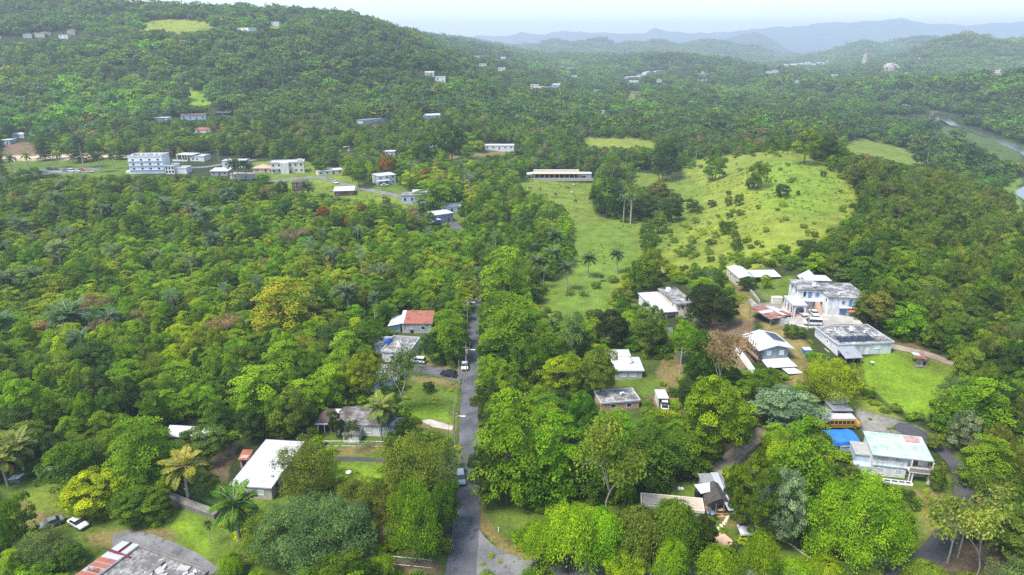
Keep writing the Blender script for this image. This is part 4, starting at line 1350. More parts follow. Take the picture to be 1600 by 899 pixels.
# derelict building in the corner
h = House('derelict_building', 'derelict flat roofed building with stained concrete, rubble and rusted tin strip', 'building', (217, 855), (325, 894), D=-15.0, H=3.6, mark='the derelict building')
h.wall(mat=CONC_D, y1=h.D); h.flat(R_GREY, over=0.1, th=0.25, parapet=0.28, pmat=CONC_D)
W, D = h.W, h.D
h.part(MB().box(W * 0.42, W * 0.47, D - 12, D - 1.0, 3.6, 3.95), 'roof_kerb', CONC_D)
g_ = np.random.default_rng(3)
for i in range(34):
    x, y, a = g_.uniform(W * 0.42, W - 1), g_.uniform(D - 9, D - 0.8), g_.uniform(0.3, 1.2)
    h.part(MB().box(-a, a, -a * .6, a * .6, 0, g_.uniform(0.1, 0.35)), 'rubble_slab', R_WHITE if i % 2 else CONC, loc=(x, y, 3.6), rz=g_.uniform(0, 3), bevel=0.04)
h.part(MB().slab([(-4.6, 0.5, 3.1), (-0.35, 0.5, 3.75), (-0.35, D + 0.4, 3.75), (-4.6, D + 0.4, 3.1)], 0.08), 'tin_strip', TIN)
for i in range(6):
    y = D - 10.6 + i * 1.15
    h.part(MB().slab([(-4.5, y, 3.16), (-0.5, y, 3.78), (-0.5, y + 1.02, 3.78), (-4.5, y + 1.02, 3.16)], 0.02), 'rusted_sheet', RUST_RED if i != 3 else RUST)
h.part(MB().box(-4.2, -0.4, D - 12, D + 0.1, -0.5, 2.95), 'annex_wall', BLOCK)
h.part(MB().box(-4.6, 1.0, D - 2.6, D - 2.4, 3.5, 3.95).box(-2.2, -2.0, D - 2.39, D + 0.3, 3.45, 3.85), 'maroon_beam', plain('maroon_steel', (0.17, 0.03, 0.045)))
for a in (3, 7, 11): h.window('b', a, 1.2, 1.4, 1.2)

h = House('garden_shed', 'cream shed with pale tin gable roof deep among tall trees', 'shed', (262, 678), (330, 683), (270, 664), 2.8, mark='the tin gable shed')
h.wall(mat=CREAM); h.gable(TIN_W, 1.1, 'x', 0.5, wmat=CREAM); h.door('r', 1.5, 1.0, 2.0, DARKIN); h.window('f', 3, 1.1)

h = House('mildewed_house', 'white bungalow under black stained roof with brown side annex and palm in front', 'house', (525, 661), (606, 664), (583, 637), 3.2, mark='the black stained roof bungalow')
h.wall(mat=WHITE); W, D = h.W, h.D
h.gable(R_MOULD, 0.9, 'x', 0.35, 0.2)
h.part(MB().box(W - 1.2, W + 2.6, 0.4, 3.6, -1, 2.8), 'turquoise_room', CYANW)
h.part(MB().box(W - 1.4, W + 2.8, 0.2, 3.8, 2.8, 3.0), 'room_roof', R_WHITE)
h.part(MB().box(2.4, 6.0, -3.0, -0.02, -1.5, 2.0), 'front_room', WHITE)
h.part(MB().box(2.2, 6.2, -3.2, -0.05, 2.0, 2.2), 'front_roof', R_GREY)
for a in (7.5, 10.5, 13.0): h.window('f', a, 1.0, 1.4, 1.1, LOUVRE)
h.door('f', 1.3, 0.95, 2.1, BROWNW)
h2 = House('brown_roofed_annex', 'open sided annex with brown hipped roof beside the black stained bungalow', 'annex', (495, 661), (517, 661), D=6, H=2.6)
h2.wall(mat=DARKIN, x0=0.3, x1=h2.W - 0.3, y0=1.0); h2.w = (0, h2.W, 0, h2.D); h2.hip(R_BROWN, 1.3, 0.3)
h2.posts([(0.1, 0.1), (h2.W / 2, 0.1), (h2.W - 0.1, 0.1)], 2.55); h2.part(MB().box(-0.35, h2.W + 0.35, -0.42, -0.31, 2.35, 2.62), 'fascia', TRIM)
h3 = House('white_lean_to', 'small flat white roof wedged between brown annex and stained bungalow', 'lean-to', (516, 653), (532, 653), D=4, H=2.9)
h3.wall(mat=WHITE); h3.flat(R_WHITE, over=0.2); h3.opening('f', h3.W / 2, 0, 1.2, 2.0)

h = House('flat_roofed_house', 'white house with pale weathered flat roof and blue cover on its edge', 'house', (597, 549), (638, 552), (647, 528), 3.2, mark='the weathered flat roof house')
h.wall(mat=WHITE); W, D = h.W, h.D; h.flat(R_WEATH, over=0.25, parapet=0.3, pmat=R_WHITE)
h.door('r', 2.0); h.window('r', 5.5, 1.0, LOUVRE and 1.3, 1.1, LOUVRE); h.window('f', 3, 1.0, 1.4, 1.1)
h.part(MB().box(-4.2, -0.1, D * 0.45, D - 0.3, -1, 2.9), 'side_room', WHITE); h.part(MB().box(-4.5, 0.0, D * 0.42, D, 2.9, 3.08), 'side_roof', R_WHITE)
h.part(MB().box(-0.85, 0.25, D * 0.45, D * 0.75, 3.09, 4.0), 'blue_cover', TARP, bevel=0.1)
h = House('lower_house', 'white house front under the slender pale trunked tree below the driveway', 'house', (583, 592), (618, 592), D=8.0, H=3.2)
h.wall(mat=BLUEW); h.flat(R_WEATH, over=0.4, parapet=0.15); h.window('f', 2.0, 1.0, 1.4, 1.1); h.door('f', h.W - 1.6, 1, 2.1, TRIM); h.part(MB().box(-0.5, h.W * 0.6, -1.6, -0.05, -1.2, 0.25), 'step', CONC)

h = House('rust_roofed_house', 'white mildewed house with rust red tin roof beside the road', 'house', (628, 505), (674, 505), (634, 491.5), 3.4, mark='the rust roofed house')
h.wall(mat=WHITE_STAIN); W, D = h.W, h.D; h.shed(RUST_RED, 3.4, 4.6, 0.35, 0.12)
h.part(MB().slab([(-0.7, -0.4, 3.42), (0.55, -0.4, 3.42), (0.55, D + .3, 4.72), (-0.7, D + .3, 4.72)], 0.06), 'white_sheet', TIN_W)
h.part(MB().prism([(0, 3.3), (D, 3.3), (D, 4.45)], 0.1, W - 0.1, 'x'), 'gable_wall', WHITE_STAIN)
h.opening('f', 3.0, 0.0, 1.0, 1.1); h.window('f', 6.5, 1.2, 1.4, 1.1)
h.part(MB().slab([(-4.5, -0.4, 2.5), (-0.75, 0.2, 3.0), (-0.75, D, 3.3), (-3.9, D, 2.9)], 0.08), 'lean_to_roof', TIN_W); h.part(MB().box(-3.9, -0.8, 0.8, D - 0.5, -1, 2.45), 'lean_to_wall', BLUEW)

# ------------------------------------------------------------------ east of the road
h = House('stepped_roof_house', 'grey block house with bright white stepped flat roof beside a clipped mango', 'house', (962, 578), (1004, 578), (999, 559), 3.0, mark='the stepped white roof house')
h.wall(mat=plain('grey_block', (0.44, 0.45, 0.45), 0.85, 0.15, (0.3, 0.3, 0.3), 0.3, 0.6)); W, D = h.W, h.D; h.flat(R_WHITE, over=0.45, th=0.25)
h.part(MB().box(0.2, W * 0.72, D + 0.4, D + 4.0, -1, 3.1), 'back_room', WHITE); h.part(MB().box(-0.5, W * 0.75, D + 0.46, D + 4.6, 3.1, 3.35), 'back_roof', R_WHITE)
for a in (2.2, W - 2.4): h.window('f', a, 1.0, 1.5, 1.1, LOUVRE)
h.window('r', D / 2, 1.0, 1.3, 1.1, LOUVRE); h.part(MB().box(-2.4, -0.1, 1.0, 3.4, -1, 2.2), 'terracotta_store', plain('terracotta', (0.5, 0.16, 0.07)))
h = House('mottled_roof_house', 'low house with grey mottled flat roof edged in white', 'house', (940, 630), (999, 625), (995, 607), 2.7, mark='the mottled flat roof house')
h.wall(mat=PINKW); h.flat(R_WEATH, over=0.25, th=0.25, parapet=0.18, pmat=R_WHITE); h.window('f', 3, 1.0, 1.4, 1.0); h.window('f', 7, 1.0, 1.4, 1.0); h.door('r', 2)
h = House('open_shed', 'small white open fronted shed behind the parked pickup', 'shed', (1029, 622), (1044, 622), D=4.2, H=2.6)
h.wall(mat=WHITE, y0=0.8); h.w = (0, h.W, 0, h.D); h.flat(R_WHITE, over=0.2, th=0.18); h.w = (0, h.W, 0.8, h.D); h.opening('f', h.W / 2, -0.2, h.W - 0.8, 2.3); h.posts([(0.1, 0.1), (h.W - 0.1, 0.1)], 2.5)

h = House('valley_view_house', 'white house with smooth white low roof and louvred verandah above the pasture', 'house', (1028, 488), (1057, 486), (1039, 457), 3.0, mark='the verandah house')
h.wall(mat=WHITE, y0=1.6); h.w = (0, h.W, 0, h.D); h.shed(R_WHITE, 3.0, 3.3, 0.4, 0.2); h.posts([(0.15, 0.15), (h.W / 2, 0.15), (h.W - 0.15, 0.15)], 2.9)
h.w = (0, h.W, 1.6, h.D)
for a in (1.2, 2.8, 4.4): h.window('f', min(a, h.W - 0.7), 0.8, 1.3, 1.6, LOUVRE)
hh = House('weathered_wing', 'taller wing with weathered flat roof joined to the verandah house', 'house', (1058, 476), (1084, 474), (1078, 449), 4.0)
hh.wall(mat=CREAM); hh.flat(R_WEATH, over=0.3, parapet=0.35, pmat=R_WEATH); hh.window('f', 2, 2.4, 1.2, 1.0); hh.window('l', 3, 2.4, 1.2, 1.0); hh.part(MB().box(hh.W * .35, hh.W * .55, hh.D - 2.4, hh.D - 1, 4, 5.0), 'roof_tank', TRIM)
st = MB()
for i in range(9): st.box(0.3, 1.9, -0.4 - 0.32 * (i + 1), -0.4 - 0.32 * i - 0.001, -1.2, 2.2 - 0.28 * i)
hh.part(st, 'stairs', CONC)

h = House('long_shed', 'long white roofed shed with cream side wall at the top of the slope', 'shed', (1156, 434), (1180, 433.5), (1141, 417.5), 3.4, mark='the long hilltop shed')
h.wall(mat=CREAM); h.gable(TIN_W, 0.7, 'y', 0.35, wmat=CREAM); h.opening('f', h.W / 2, 0, 2.4, 2.3); h.window('l', h.D * .4, 1.4); h.window('l', h.D * .7, 1.4)
h = House('open_carport', 'white sheet carport on posts over a blue painted store', 'carport', (1180, 432), (1219, 431.5), (1212, 423), 2.7)
W, D = h.W, h.D; h.w = (0, W, 0, D); h.shed(TIN_W, 2.6, 2.9, 0.35, 0.1); h.posts([(0.2, 0.2), (W / 2, 0.2), (W - 0.2, 0.2), (0.2, D - .2), (W - 0.2, D - .2)], 2.6, 0.08, METAL)
h.part(MB().box(W - 3.4, W - 0.6, 0.5, 2.6, -0.8, 2.1), 'store', BLUEGREY); h.part(MB().box(W - 2.6, W - 1.4, 0.46, 0.55, 0.2, 1.7), 'store_door', BLUEP)

# two storey white house with arches
h = House('arched_house', 'large two storey white house with arched porch and blue doors', 'house', (1250, 452), (1286, 452.5), D=8.5, H=6.4, mark='the arched white house')
W, D = h.W, h.D
h.wall(mat=WHITE); h.flat(R_WEATH, over=0.5, th=0.3)
h.window('f', 1.6, 4.0, 1.0, 1.6, PANE); h.door('f', 3.2, 1.1, 2.3, BLUE_DOOR, 3.3); h.window('f', W - 1.4, 4.0, 1.5, 1.3, BLUE_DOOR); h.window('f', 1.6, 1.0, 1.6, 1.4, LOUVRE); h.window('f', W - 1.7, 1.0, 1.7, 1.4, LOUVRE)
h.window('l', 2.5, 4.1, 1.2, 1.3); h.window('l', 6, 4.1, 1.2, 1.3)
h.part(MB().box(0.6, W + 0.3, -1.2, -0.02, 2.9, 3.1), 'balcony', WHITE); h.part(MB().box(0.6, W + 0.3, -1.2, -1.08, 3.1, 3.95), 'balcony_rail', TRIM)
# porch with arches, in front and to the west side
def arch_wall(m, a0, a1, n, z1, fn, zs=1.5, t=0.3, pier=0.45):
    """a wall of n round arches between a0 and a1 along one axis; fn(a, d, z) places a point, d through its thickness."""
    step = (a1 - a0) / n
    for i in range(n):
        c0, c1 = a0 + i * step, a0 + (i + 1) * step
        r = (step - 2 * pier) / 2; cx = (c0 + c1) / 2
        k = 10
        arc = [(cx + r * math.cos(math.pi * j / k), zs + r * math.sin(math.pi * j / k)) for j in range(k + 1)]
        for (x0, x1) in ((c0, cx - r), (cx + r, c1)):
            for d in (0, t): m.quad(fn(x0, d, -1), fn(x1, d, -1), fn(x1, d, z1), fn(x0, d, z1))
        m.quad(fn(cx - r, 0, -1), fn(cx - r, t, -1), fn(cx - r, t, zs), fn(cx - r, 0, zs)); m.quad(fn(cx + r, 0, -1), fn(cx + r, t, -1), fn(cx + r, t, zs), fn(cx + r, 0, zs))
        for j in range(k):
            (xa, za), (xb, zb) = arc[j], arc[j + 1]
            for d in (0, t): m.quad(fn(xa, d, za), fn(xb, d, zb), fn(xb, d, z1), fn(xa, d, z1))
            m.quad(fn(xa, 0, za), fn(xb, 0, zb), fn(xb, t, zb), fn(xa, t, za))
px0, px1, py0, py1 = -3.2, 0.6, -5.2, 2.6
m = MB(); arch_wall(m, py0, py1, 3, 3.1, lambda a, d, z: (px0 + d, a, z)); m.build('arcade', WHITE, h.root)
m = MB(); arch_wall(m, px0 + 0.305, px1, 1, 3.1, lambda a, d, z: (a, py0 + d, z)); m.build('arcade', WHITE, h.root)
h.part(MB().box(px1 - 0.3, px1, py0 + 0.305, -0.02, -1, 3.1), 'porch_wall', WHITE)
h.part(MB().box(px0 - 0.3, px1 + 0.2, py0 - 0.3, py1, 3.1, 3.35), 'porch_roof', R_WHITE)
h.part(MB().box(px0 + 0.35, px1 - 0.35, py0 + 0.4, py1, -0.4, 0.12), 'porch_floor', PINKW)
# east wing
wx0, wx1, wy0, wy1 = W + 0.01, W + 10.6, -5.2, 7.0
h.w = (wx0, wx1, wy0, wy1); h.wall(wx0, wx1, wy0, wy1, -1.6, 6.0, WHITE); h.flat(R_WEATH, 6.0, 0.4, 0.25, name='wing_roof')
h.window('f', wx0 + 4.2, 3.6, 1.3, 1.2, BLUE_DOOR); h.door('f', wx0 + 6.2, 1.0, 2.2, BLUE_DOOR, 3.0); h.window('f', wx0 + 8.6, 3.6, 2.0, 1.2, LOUVRE)
h.door('f', wx0 + 4.4, 2.0, 2.3, BLUE_DOOR); h.door('f', wx0 + 8.3, 1.3, 2.1, BLUE_DOOR); h.window('l', wy0 + 1.8, 3.8, 1.2, 1.1)
h.part(MB().slab([(wx0 + 5.6, wy0 - 1.3, 1.9), (wx1 + 0.2, wy0 - 1.3, 1.9), (wx1 + 0.2, wy0 - 0.02, 2.8), (wx0 + 5.6, wy0 - 0.02, 2.8)], 0.08), 'awning', AWNING)
h.part(MB().box(wx0 + 3.0, wx1 + 0.1, wy0 - 1.0, wy0 - 0.02, 2.82, 2.98), 'ledge', WHITE)
st = MB()
for i in range(12): st.box(W - 2.2, W - 0.9, -1.2 - 0.34 * (i + 1), -1.2 - 0.34 * i - 0.001, -1.0, 2.9 - 0.25 * i)
h.part(st, 'stairs', plain('pink_stair', (0.5, 0.34, 0.25)))
h.part(MB().box(W - 2.0, W + 5.0, D + 0.02, D + 4.0, -1, 6.0), 'rear_wall', WHITE); h.part(MB().box(W - 2.4, W + 5.6, D - 0.9, D + 4.4, 6.43, 6.6), 'rear_roof', R_WHITE)
bh = h
h = House('tin_lean_to', 'steep tin shed roof over a dark store behind the arched white house', 'shed', (1262, 438), (1277, 438.5), (1243, 423), 3.2)
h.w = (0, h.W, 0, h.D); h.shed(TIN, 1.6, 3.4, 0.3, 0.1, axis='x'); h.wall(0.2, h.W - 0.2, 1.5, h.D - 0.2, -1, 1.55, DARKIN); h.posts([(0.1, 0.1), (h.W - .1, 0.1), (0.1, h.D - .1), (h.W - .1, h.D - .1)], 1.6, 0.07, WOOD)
h = House('rusted_carport', 'low carport of rusted red and white tin sheets beside the compound wall', 'carport', (1205, 498), (1225, 494), (1183, 480), 2.6, mark='the rusted carport')
W, D = h.W, h.D; h.w = (0, W, 0, D); h.shed(RUST, 2.5, 2.9, 0.3, 0.07)
for i in range(3): h.part(MB().slab([(0.1, D * (.12 + .3 * i), 2.60 + .4 * (.12 + .3 * i)), (W * .95, D * (.12 + .3 * i), 2.60 + .4 * (.12 + .3 * i)), (W * .95, D * (.30 + .3 * i), 2.60 + .4 * (.30 + .3 * i)), (0.1, D * (.30 + .3 * i), 2.60 + .4 * (.30 + .3 * i))], 0.02), 'rusted_sheet', RUST_RED if i != 1 else TIN_W)
h.posts([(0.2, 0.2), (W - 0.2, 0.2), (0.2, D - .2), (W - .2, D - .2)], 2.5, 0.07, METAL)
h.part(MB().slab([(W + 0.4, 1.5, 2.3), (W + 4.2, 0.5, 2.0), (W + 3.4, D - 1, 2.3), (W + 0.4, D - 0.5, 2.6)], 0.06), 'side_sheet', TIN_W); h.part(MB().slab([(W + 2.4, 0.6, 2.16), (W + 4.3, 0.4, 2.03), (W + 3.7, D * .5, 2.2), (W + 2.0, D * .5, 2.36)], 0.02), 'rusted_sheet', RUST_RED)

# warehouse
h = House('warehouse', 'long white warehouse with black streaked flat roof and row of solar panels', 'warehouse', (1311, 538), (1395, 534), (1267, 512), 3.4, mark='the white warehouse')
h.wall(mat=WHITE); W, D = h.W, h.D; h.flat(plain('streaked_roof', (0.74, 0.73, 0.71), 0.9, 0.1, (0.07, 0.067, 0.065), 0.58, 0.32), over=0.35, th=0.25, parapet=0.12, pmat=R_WHITE)
for i in range(5):
    x = 1.0 + i * (W - 5) / 5
    o = h.part(MB().slab([(x, 1.0, 3.62), (x + 1.75, 1.0, 3.62), (x + 1.45, 3.4, 4.0), (x - .3, 3.4, 4.0)], 0.05), 'solar_panel', SOLAR)
    h.part(MB().box(x - .1, x - .04, 3.2, 3.3, 3.4, 3.9).box(x + 1.3, x + 1.36, 3.2, 3.3, 3.4, 3.9), 'stand', METAL, o)
h.window('l', D * .82, 1.2, 4.2, 1.3, LOUVRE); h.window('l', D * .45, 1.7, .8, .6); h.window('f', W * .72, 1.6, 1.8, 1.1, TRIM); h.door('f', W * .55, 0.9, 2.0, TRIM)
h.part(MB().slab([(-0.6, -4.6, 1.5), (4.2, -4.6, 1.5), (4.0, -0.37, 2.9), (-1.0, -0.37, 2.9)], 0.08), 'awning', TIN_G)
for x in (-0.3, 1.8, 3.9): h.part(MB().box(x - .06, x + .06, -4.4, -4.28, -1.2, 1.45), 'awning_post', METAL)
h.part(MB().box(0.1, 3.6, -3.2, -0.4, -1, 0.9), 'workbench', DARKIN)
h.part(MB().box(-1.2, -0.9, 2.0, D - 1, -1.5, 0.3), 'plinth', CONC)

# raised gable house
h = House('gable_house', 'raised grey house with white gable roof, solar panel and brown side gallery', 'house', (1186, 548.5), (1243, 545.5), (1161, 523), 5.2, mark='the raised gable house')
W, D = h.W, h.D
h.wall(1.8, W - 1.4, 1.0, D - 0.8, -1, 2.3, CONC_D, 'lower_wall'); h.wall(1.8, W - 1.4, 0.9, D - 0.7, 2.32, 5.2, GREYW); keep = h.w
h.part(MB().box(1.4, W - 1.0, 0.5, D - 0.4, 2.1, 2.3), 'floor_slab', TRIM)
h.gable(R_WHITE, 1.3, 'y', 0.0, 0.16, box=(0.0, W, 0.0, D)); h.part(MB().prism([(1.8, 5.2), (W - 1.4, 5.2), (W - 1.4, 5.45), (W / 2, 6.2), (1.8, 5.55)], 0.95, D - 0.75, 'y'), 'gable_wall', GREYW)
h.w = keep
h.window('f', W * .33, 3.4, 1.3, 1.2, TRIM); h.window('f', W * .68, 3.4, 1.3, 1.2, TRIM); h.door('l', 3, 1, 2.1, BROWNW, 2.3); h.window('l', 6.5, 3.4, 1.3, 1.1)
k = 1.3 / (W / 2); xs = (W * .60, W * .93)
z_ = lambda x: 5.2 + 1.3 - k * (x - W / 2) + 0.06
h.part(MB().slab([(xs[0], D * .38, z_(xs[0])), (xs[1], D * .38, z_(xs[1])), (xs[1], D * .90, z_(xs[1])), (xs[0], D * .90, z_(xs[0]))], 0.05), 'solar_panel', SOLAR)
h.part(MB().box(0.3, 1.75, 0.6, D - 0.6, 2.15, 2.3), 'gallery_floor', BROWNW); h.part(MB().box(0.3, 0.4, 0.6, D - 0.6, 2.3, 3.2), 'gallery_rail', plain('terracotta_rail', (0.36, 0.21, 0.15)))
for y in (0.7, D / 2, D - 0.8): h.part(MB().box(0.42, 0.56, y - .07, y + .07, -1, 5.2), 'post', WOOD)
h.part(MB().slab([(1.2, -3.4, 1.9), (W - 0.8, -3.4, 1.9), (W - 1.0, 0.45, 2.2), (1.4, 0.45, 2.2)], 0.08), 'porch_roof', TIN_W)
h.part(MB().slab([(W * .55, -6.0, 1.3), (W * .95, -6.0, 1.3), (W * .85, -3.45, 1.6), (W * .5, -3.45, 1.6)], 0.08), 'lower_porch_roof', TIN_W)
for x in (1.4, W / 2, W - 1): h.part(MB().box(x - .06, x + .06, -3.3, -3.18, -1.5, 1.86), 'porch_post', METAL)
h.part(MB().box(2.0, W - 1.6, -2.6, 0.9, -1.2, 0.6), 'porch_store', DARKIN)

# shrine on the lawn
h = House('garden_shrine', 'small stone shrine with tilted red and white tin roof on the bright lawn', 'shrine', (1432, 572), (1450, 572), D=2.6, H=2.2, base=True)
W, D = h.W, h.D; h.wall(W * .45, W, 0.3, D, -.5, 1.5, CONC); h.opening('f', W * .72, 0, .7, 1.1); h.w = (0, W, 0, D)
h.part(MB().slab([(-.2, -.3, 2.4), (W * .75, -.3, 1.9), (W * .9, D + .2, 2.0), (0, D + .2, 2.5)], .06), 'roof', RUST_RED); h.part(MB().slab([(-.4, D * .5, 2.5), (W * .5, D * .5, 2.26), (W * .55, D + .4, 2.3), (-.3, D + .4, 2.54)], .05), 'white_sheet', TIN_W)
h.posts([(.1, .1), (W * .4, .1), (.1, D - .1)], 1.9, .06, WOOD); h.part(MB().box(-.6, W * .5, -1.0, .1, -.4, .25), 'stone_base', CONC_D, bevel=.08); h.part(MB().cyl(W * .95, .2, 1.5, 2.2, .35, .2, 8), 'finial', BROWNW)

# pale green roofed house
h = House('green_roofed_house', 'white two storey house with pale green roof, red patch and corner balcony', 'house', (1366, 709), (1456, 719), (1355, 680), 5.2, mark='the pale green roof house')
W, D = h.W, h.D
h.wall(W * .62, W, 1.2, D, -2.5, 5.2, WHITE); h.wall(0, W * .62, .25, D, -2.5, 5.2, WHITE); kw = h.w; h.w = (0, W, 0, D); h.shed(R_GREEN, 5.2, 5.9, 0.35, 0.2)
h.part(MB().prism([(1.2, 5.1), (D, 5.1), (D, 5.8)], 0.01, W - 0.01, 'x'), 'upper_wall', WHITE)
h.part(MB().slab([(W * .68, D - 2.0, 5.82), (W - .6, D - 2.0, 5.82), (W - .4, D - .1, 5.95), (W * .68, D - .1, 5.95)], .02), 'red_patch', plain('red_primer', (0.42, 0.10, 0.10), 0.8, 0.2, (0.5, 0.3, 0.3), .4, .8))
h.w = kw
h.part(MB().box(0.2, W * .62, 0.02, 0.248, 2.5, 2.72), 'ledge', BLUEW)
h.part(MB().box(W * .62, W + .2, -1.2, 1.19, 2.55, 2.78), 'balcony_floor', WHITE); h.part(MB().box(W * .62, W + .2, -1.2, -1.1, 2.78, 3.6).box(W + .1, W + .2, -1.09, 1.2, 2.78, 3.6), 'balcony_rail', plain('brown_rail', (.3, .22, .2)))
h.posts([(W + .05, -1.05), (W * .64, -1.05)], 5.2, .1); h.posts([(W - .2, -.9), (W * .7, -.9)], 2.6, .12)
h.w = (W * .62, W, 1.2, D); h.door('f', W * .78, 1.0, 2.1, BROWNW, 2.75); h.w = kw; h.window('f', W * .2, 3.5, 1.7, 1.2, LOUVRE); h.window('f', W * .45, 3.5, 1.6, 1.2, LOUVRE); h.window('f', W * .17, .8, 1.4, 1.1, LOUVRE); h.window('f', W * .5, .8, 1.4, 1.1, LOUVRE)
h.part(MB().box(-2.6, -.02, 2.0, D - .5, -2, 3.4), 'stair_tower', BLUEW); h.part(MB().box(-2.8, -.02, 1.8, D - .3, 3.4, 3.6), 'tower_roof', CONC); h.part(MB().box(-3.0, -.02, .2, 1.98, -2, 1.9), 'stair_landing', BLUEW)
gh = h
# planter frame below it
p = h.at(W * .45, -1.6); e = prop('planter_frame', 'low white planter frame at the foot of the pale green roof house', 'planter', p, h.rz)
m = MB(); m.box(-2.6, 2.6, -.5, -.38, -.6, .5).box(-2.6, 2.6, .38, .5, -.6, .5)
for x in (-2.6, -1.3, 0, 1.3, 2.48): m.box(x, x + .12, -.379, .379, -.6, .5)
m.build('frame', TRIM, e); MB().box(-2.45, 2.45, -.37, .37, -.5, .35).build('soil', DARKIN, e)
# blue tarp shelter, sheds above it
h = House('tarpaulin_shelter', 'bright blue tarpaulin shelter beside the yellow bus', 'shelter', (1301, 690), (1343, 688), (1303, 672), 2.6)
W, D = h.W, h.D; h.w = (0, W, 0, D)
m = MB(); n = 8; nv = 6; z = lambda i, j: 2.6 + .5 * math.sin(math.pi * j / nv) - .18 * math.sin(math.pi * i / n * 2) ** 2
for i in range(n):
    for j in range(nv):
        m.quad(*[(W * a / n, -.3 + (D + .6) * b / nv, z(a, b)) for a, b in ((i, j), (i + 1, j), (i + 1, j + 1), (i, j + 1))])
    m.quad((W * i / n, -.3, z(i, 0)), (W * (i + 1) / n, -.3, z(i + 1, 0)), (W * (i + 1) / n, -.45, z(i + 1, 0) - .75), (W * i / n, -.45, z(i, 0) - .75 - .1 * (i % 2)))
h.part(m, 'tarpaulin', TARP, smooth=True); h.posts([(.1, .1), (W - .1, .1), (.1, D - .1), (W - .1, D - .1), (W / 2, .1)], 2.6, .06, WOOD)
h = House('concrete_yard_wall', 'low pale blue concrete block wall below the blue tarpaulin', 'wall', (1313, 708), (1342, 706), D=2.2, H=1.6, base=True)
h.wall(mat=BLUEW); h.flat(CONC, over=.1, th=.15, name='coping')
for i, (A, B, Dd, lab) in enumerate((((1303, 641), (1331, 641), 4.5, 'grey flat roofed shed just behind the yellow bus, the larger one'), ((1302, 630), (1322, 630), 3.2, 'small dark grey shed between the white van and the larger grey shed'))):
    h = House('grey_shed', lab, 'shed', A, B, D=Dd, H=2.6); h.wall(mat=GREYW); h.flat(TIN_G, over=.3, th=.12); h.opening('f', h.W / 2, 0, h.W * .5, 2.0)

# lower garden house group
h = House('garden_pavilion', 'timber pavilion with dark brown gable roof and table under patchwork tin roofs', 'pavilion', (1107, 786), (1144, 786), D=5.0, H=2.9, mark='the timber pavilion')
W, D = h.W, h.D; h.wall(.4, W - .3, 2.6, D, -.6, 2.8, WOOD); h.w = (0, W, 0, D); h.gable(R_DARK, 1.2, 'y', .25, .14, wmat=None)
h.part(MB().prism([(.1, 2.85), (W - .1, 2.85), (W / 2, 3.9)], 2.6, 2.75, 'y'), 'gable_wall', WOOD)
h.part(MB().box(0, W, -.6, 2.58, -.6, .15), 'deck', plain('tan_deck', (.42, .28, .17), .8, .2, (.3, .2, .12), .3, 1.)); h.posts([(.15, .1), (W * .35, .1), (W * .68, .1), (W - .15, .1)], 2.85, .09, WOOD)
pav = h
e = prop('garden_table', 'pale wooden table on the deck of the timber pavilion', 'table', h.at(W * .62, .7, .15), h.rz)
MB().box(-.8, .8, -.4, .4, .68, .75).build('table_top', plain('pale_wood', (.55, .45, .3)), e)
for x, y in ((-.7, -.3), (.7, -.3), (.7, .3), (-.7, .3)): MB().box(x - .04, x + .04, y - .04, y + .04, 0, .68).build('leg', WOOD, e)
for i, x in enumerate((-.5, .5)):
    e2 = prop('garden_bench', 'pale bench drawn up to the pavilion table, ' + ('beside the posts' if i else 'by the deck centre'), 'bench', h.at(W * .62 + x * 1.6, -.15, .15), h.rz)
    MB().box(-.45, .45, -.15, .15, .4, .45).build('seat', WOOD, e2); MB().box(-.4, -.34, -.12, .12, 0, .4).build('leg', WOOD, e2); MB().box(.34, .4, -.12, .12, 0, .4).build('leg', WOOD, e2)
h = House('tin_roofed_house', 'low house of grey and white tin roofs behind the timber pavilion', 'house', (1106, 774), (1136, 774), (1120, 744), 3.1)
W, D = h.W, h.D; h.wall(mat=GREYW, y0=.4); h.w = (0, W * .62, D * .5, D); h.shed(TIN_G, 3.2, 3.5, .3, .1); h.w = (W * .35, W * .7, .6, D * .5); h.shed(TIN_G, 3.0, 3.25, .1, .08)
h.part(MB().slab([(-1.2, .4, 3.15), (W * .42, .9, 3.55), (W * .36, D * .52, 3.75), (-1.9, D * .48, 3.35)], .1), 'front_roof', TIN_W); h.part(MB().slab([(W * .72, -4.4, 3.0), (W * .98, -4.4, 3.0), (W * 1.0, D + .3, 3.75), (W * .60, D + .3, 3.75)], .1), 'long_roof', TIN)
h.part(MB().slab([(W * .98, 2.0, 2.98), (W * 1.3, 2.0, 2.7), (W * 1.25, D, 3.2), (W * 1.0, D, 3.72)], .08), 'side_roof', TIN_G)
h.w = (0, W, .4, D); h.window('l', D * .3, 1, 1.2, 1.0); h.window('l', D * .7, 1, 1.2, 1.0); h.door('l', D * .5)
water_tank((1092, 776), 0, BLACKP, 'black water tank beside the white sheeted roof of the tin roofed house', .9, 1.9)
h = House('parapet_house', 'tan flat roof edged by cream parapet, half hidden behind leafy trees', 'house', (1003, 791), (1099, 800), (1000, 773), 3.0, mark='the cream parapet roof')
h.wall(mat=CREAM); h.flat(R_TAN, over=.2, th=.25, parapet=.35, pmat=TRIM_CREAM); h.window('f', 3, 1, 1.3, 1.0); h.window('f', 8, 1, 1.3, 1.0); h.window('l', 2, 1, 1.2, 1.0)
h = House('narrow_brown_shed', 'narrow shed with dark brown gable roof at the corner of the garden', 'shed', (1156, 819), (1176, 821), (1152, 789), 2.8)
W, D = h.W, h.D; h.wall(.2, W - .2, .6, D - .2, -1, 2.7, WOOD); h.w = (0, W, 0, D); h.gable(R_BROWN, .9, 'y', .15, .12, wmat=DARKIN)
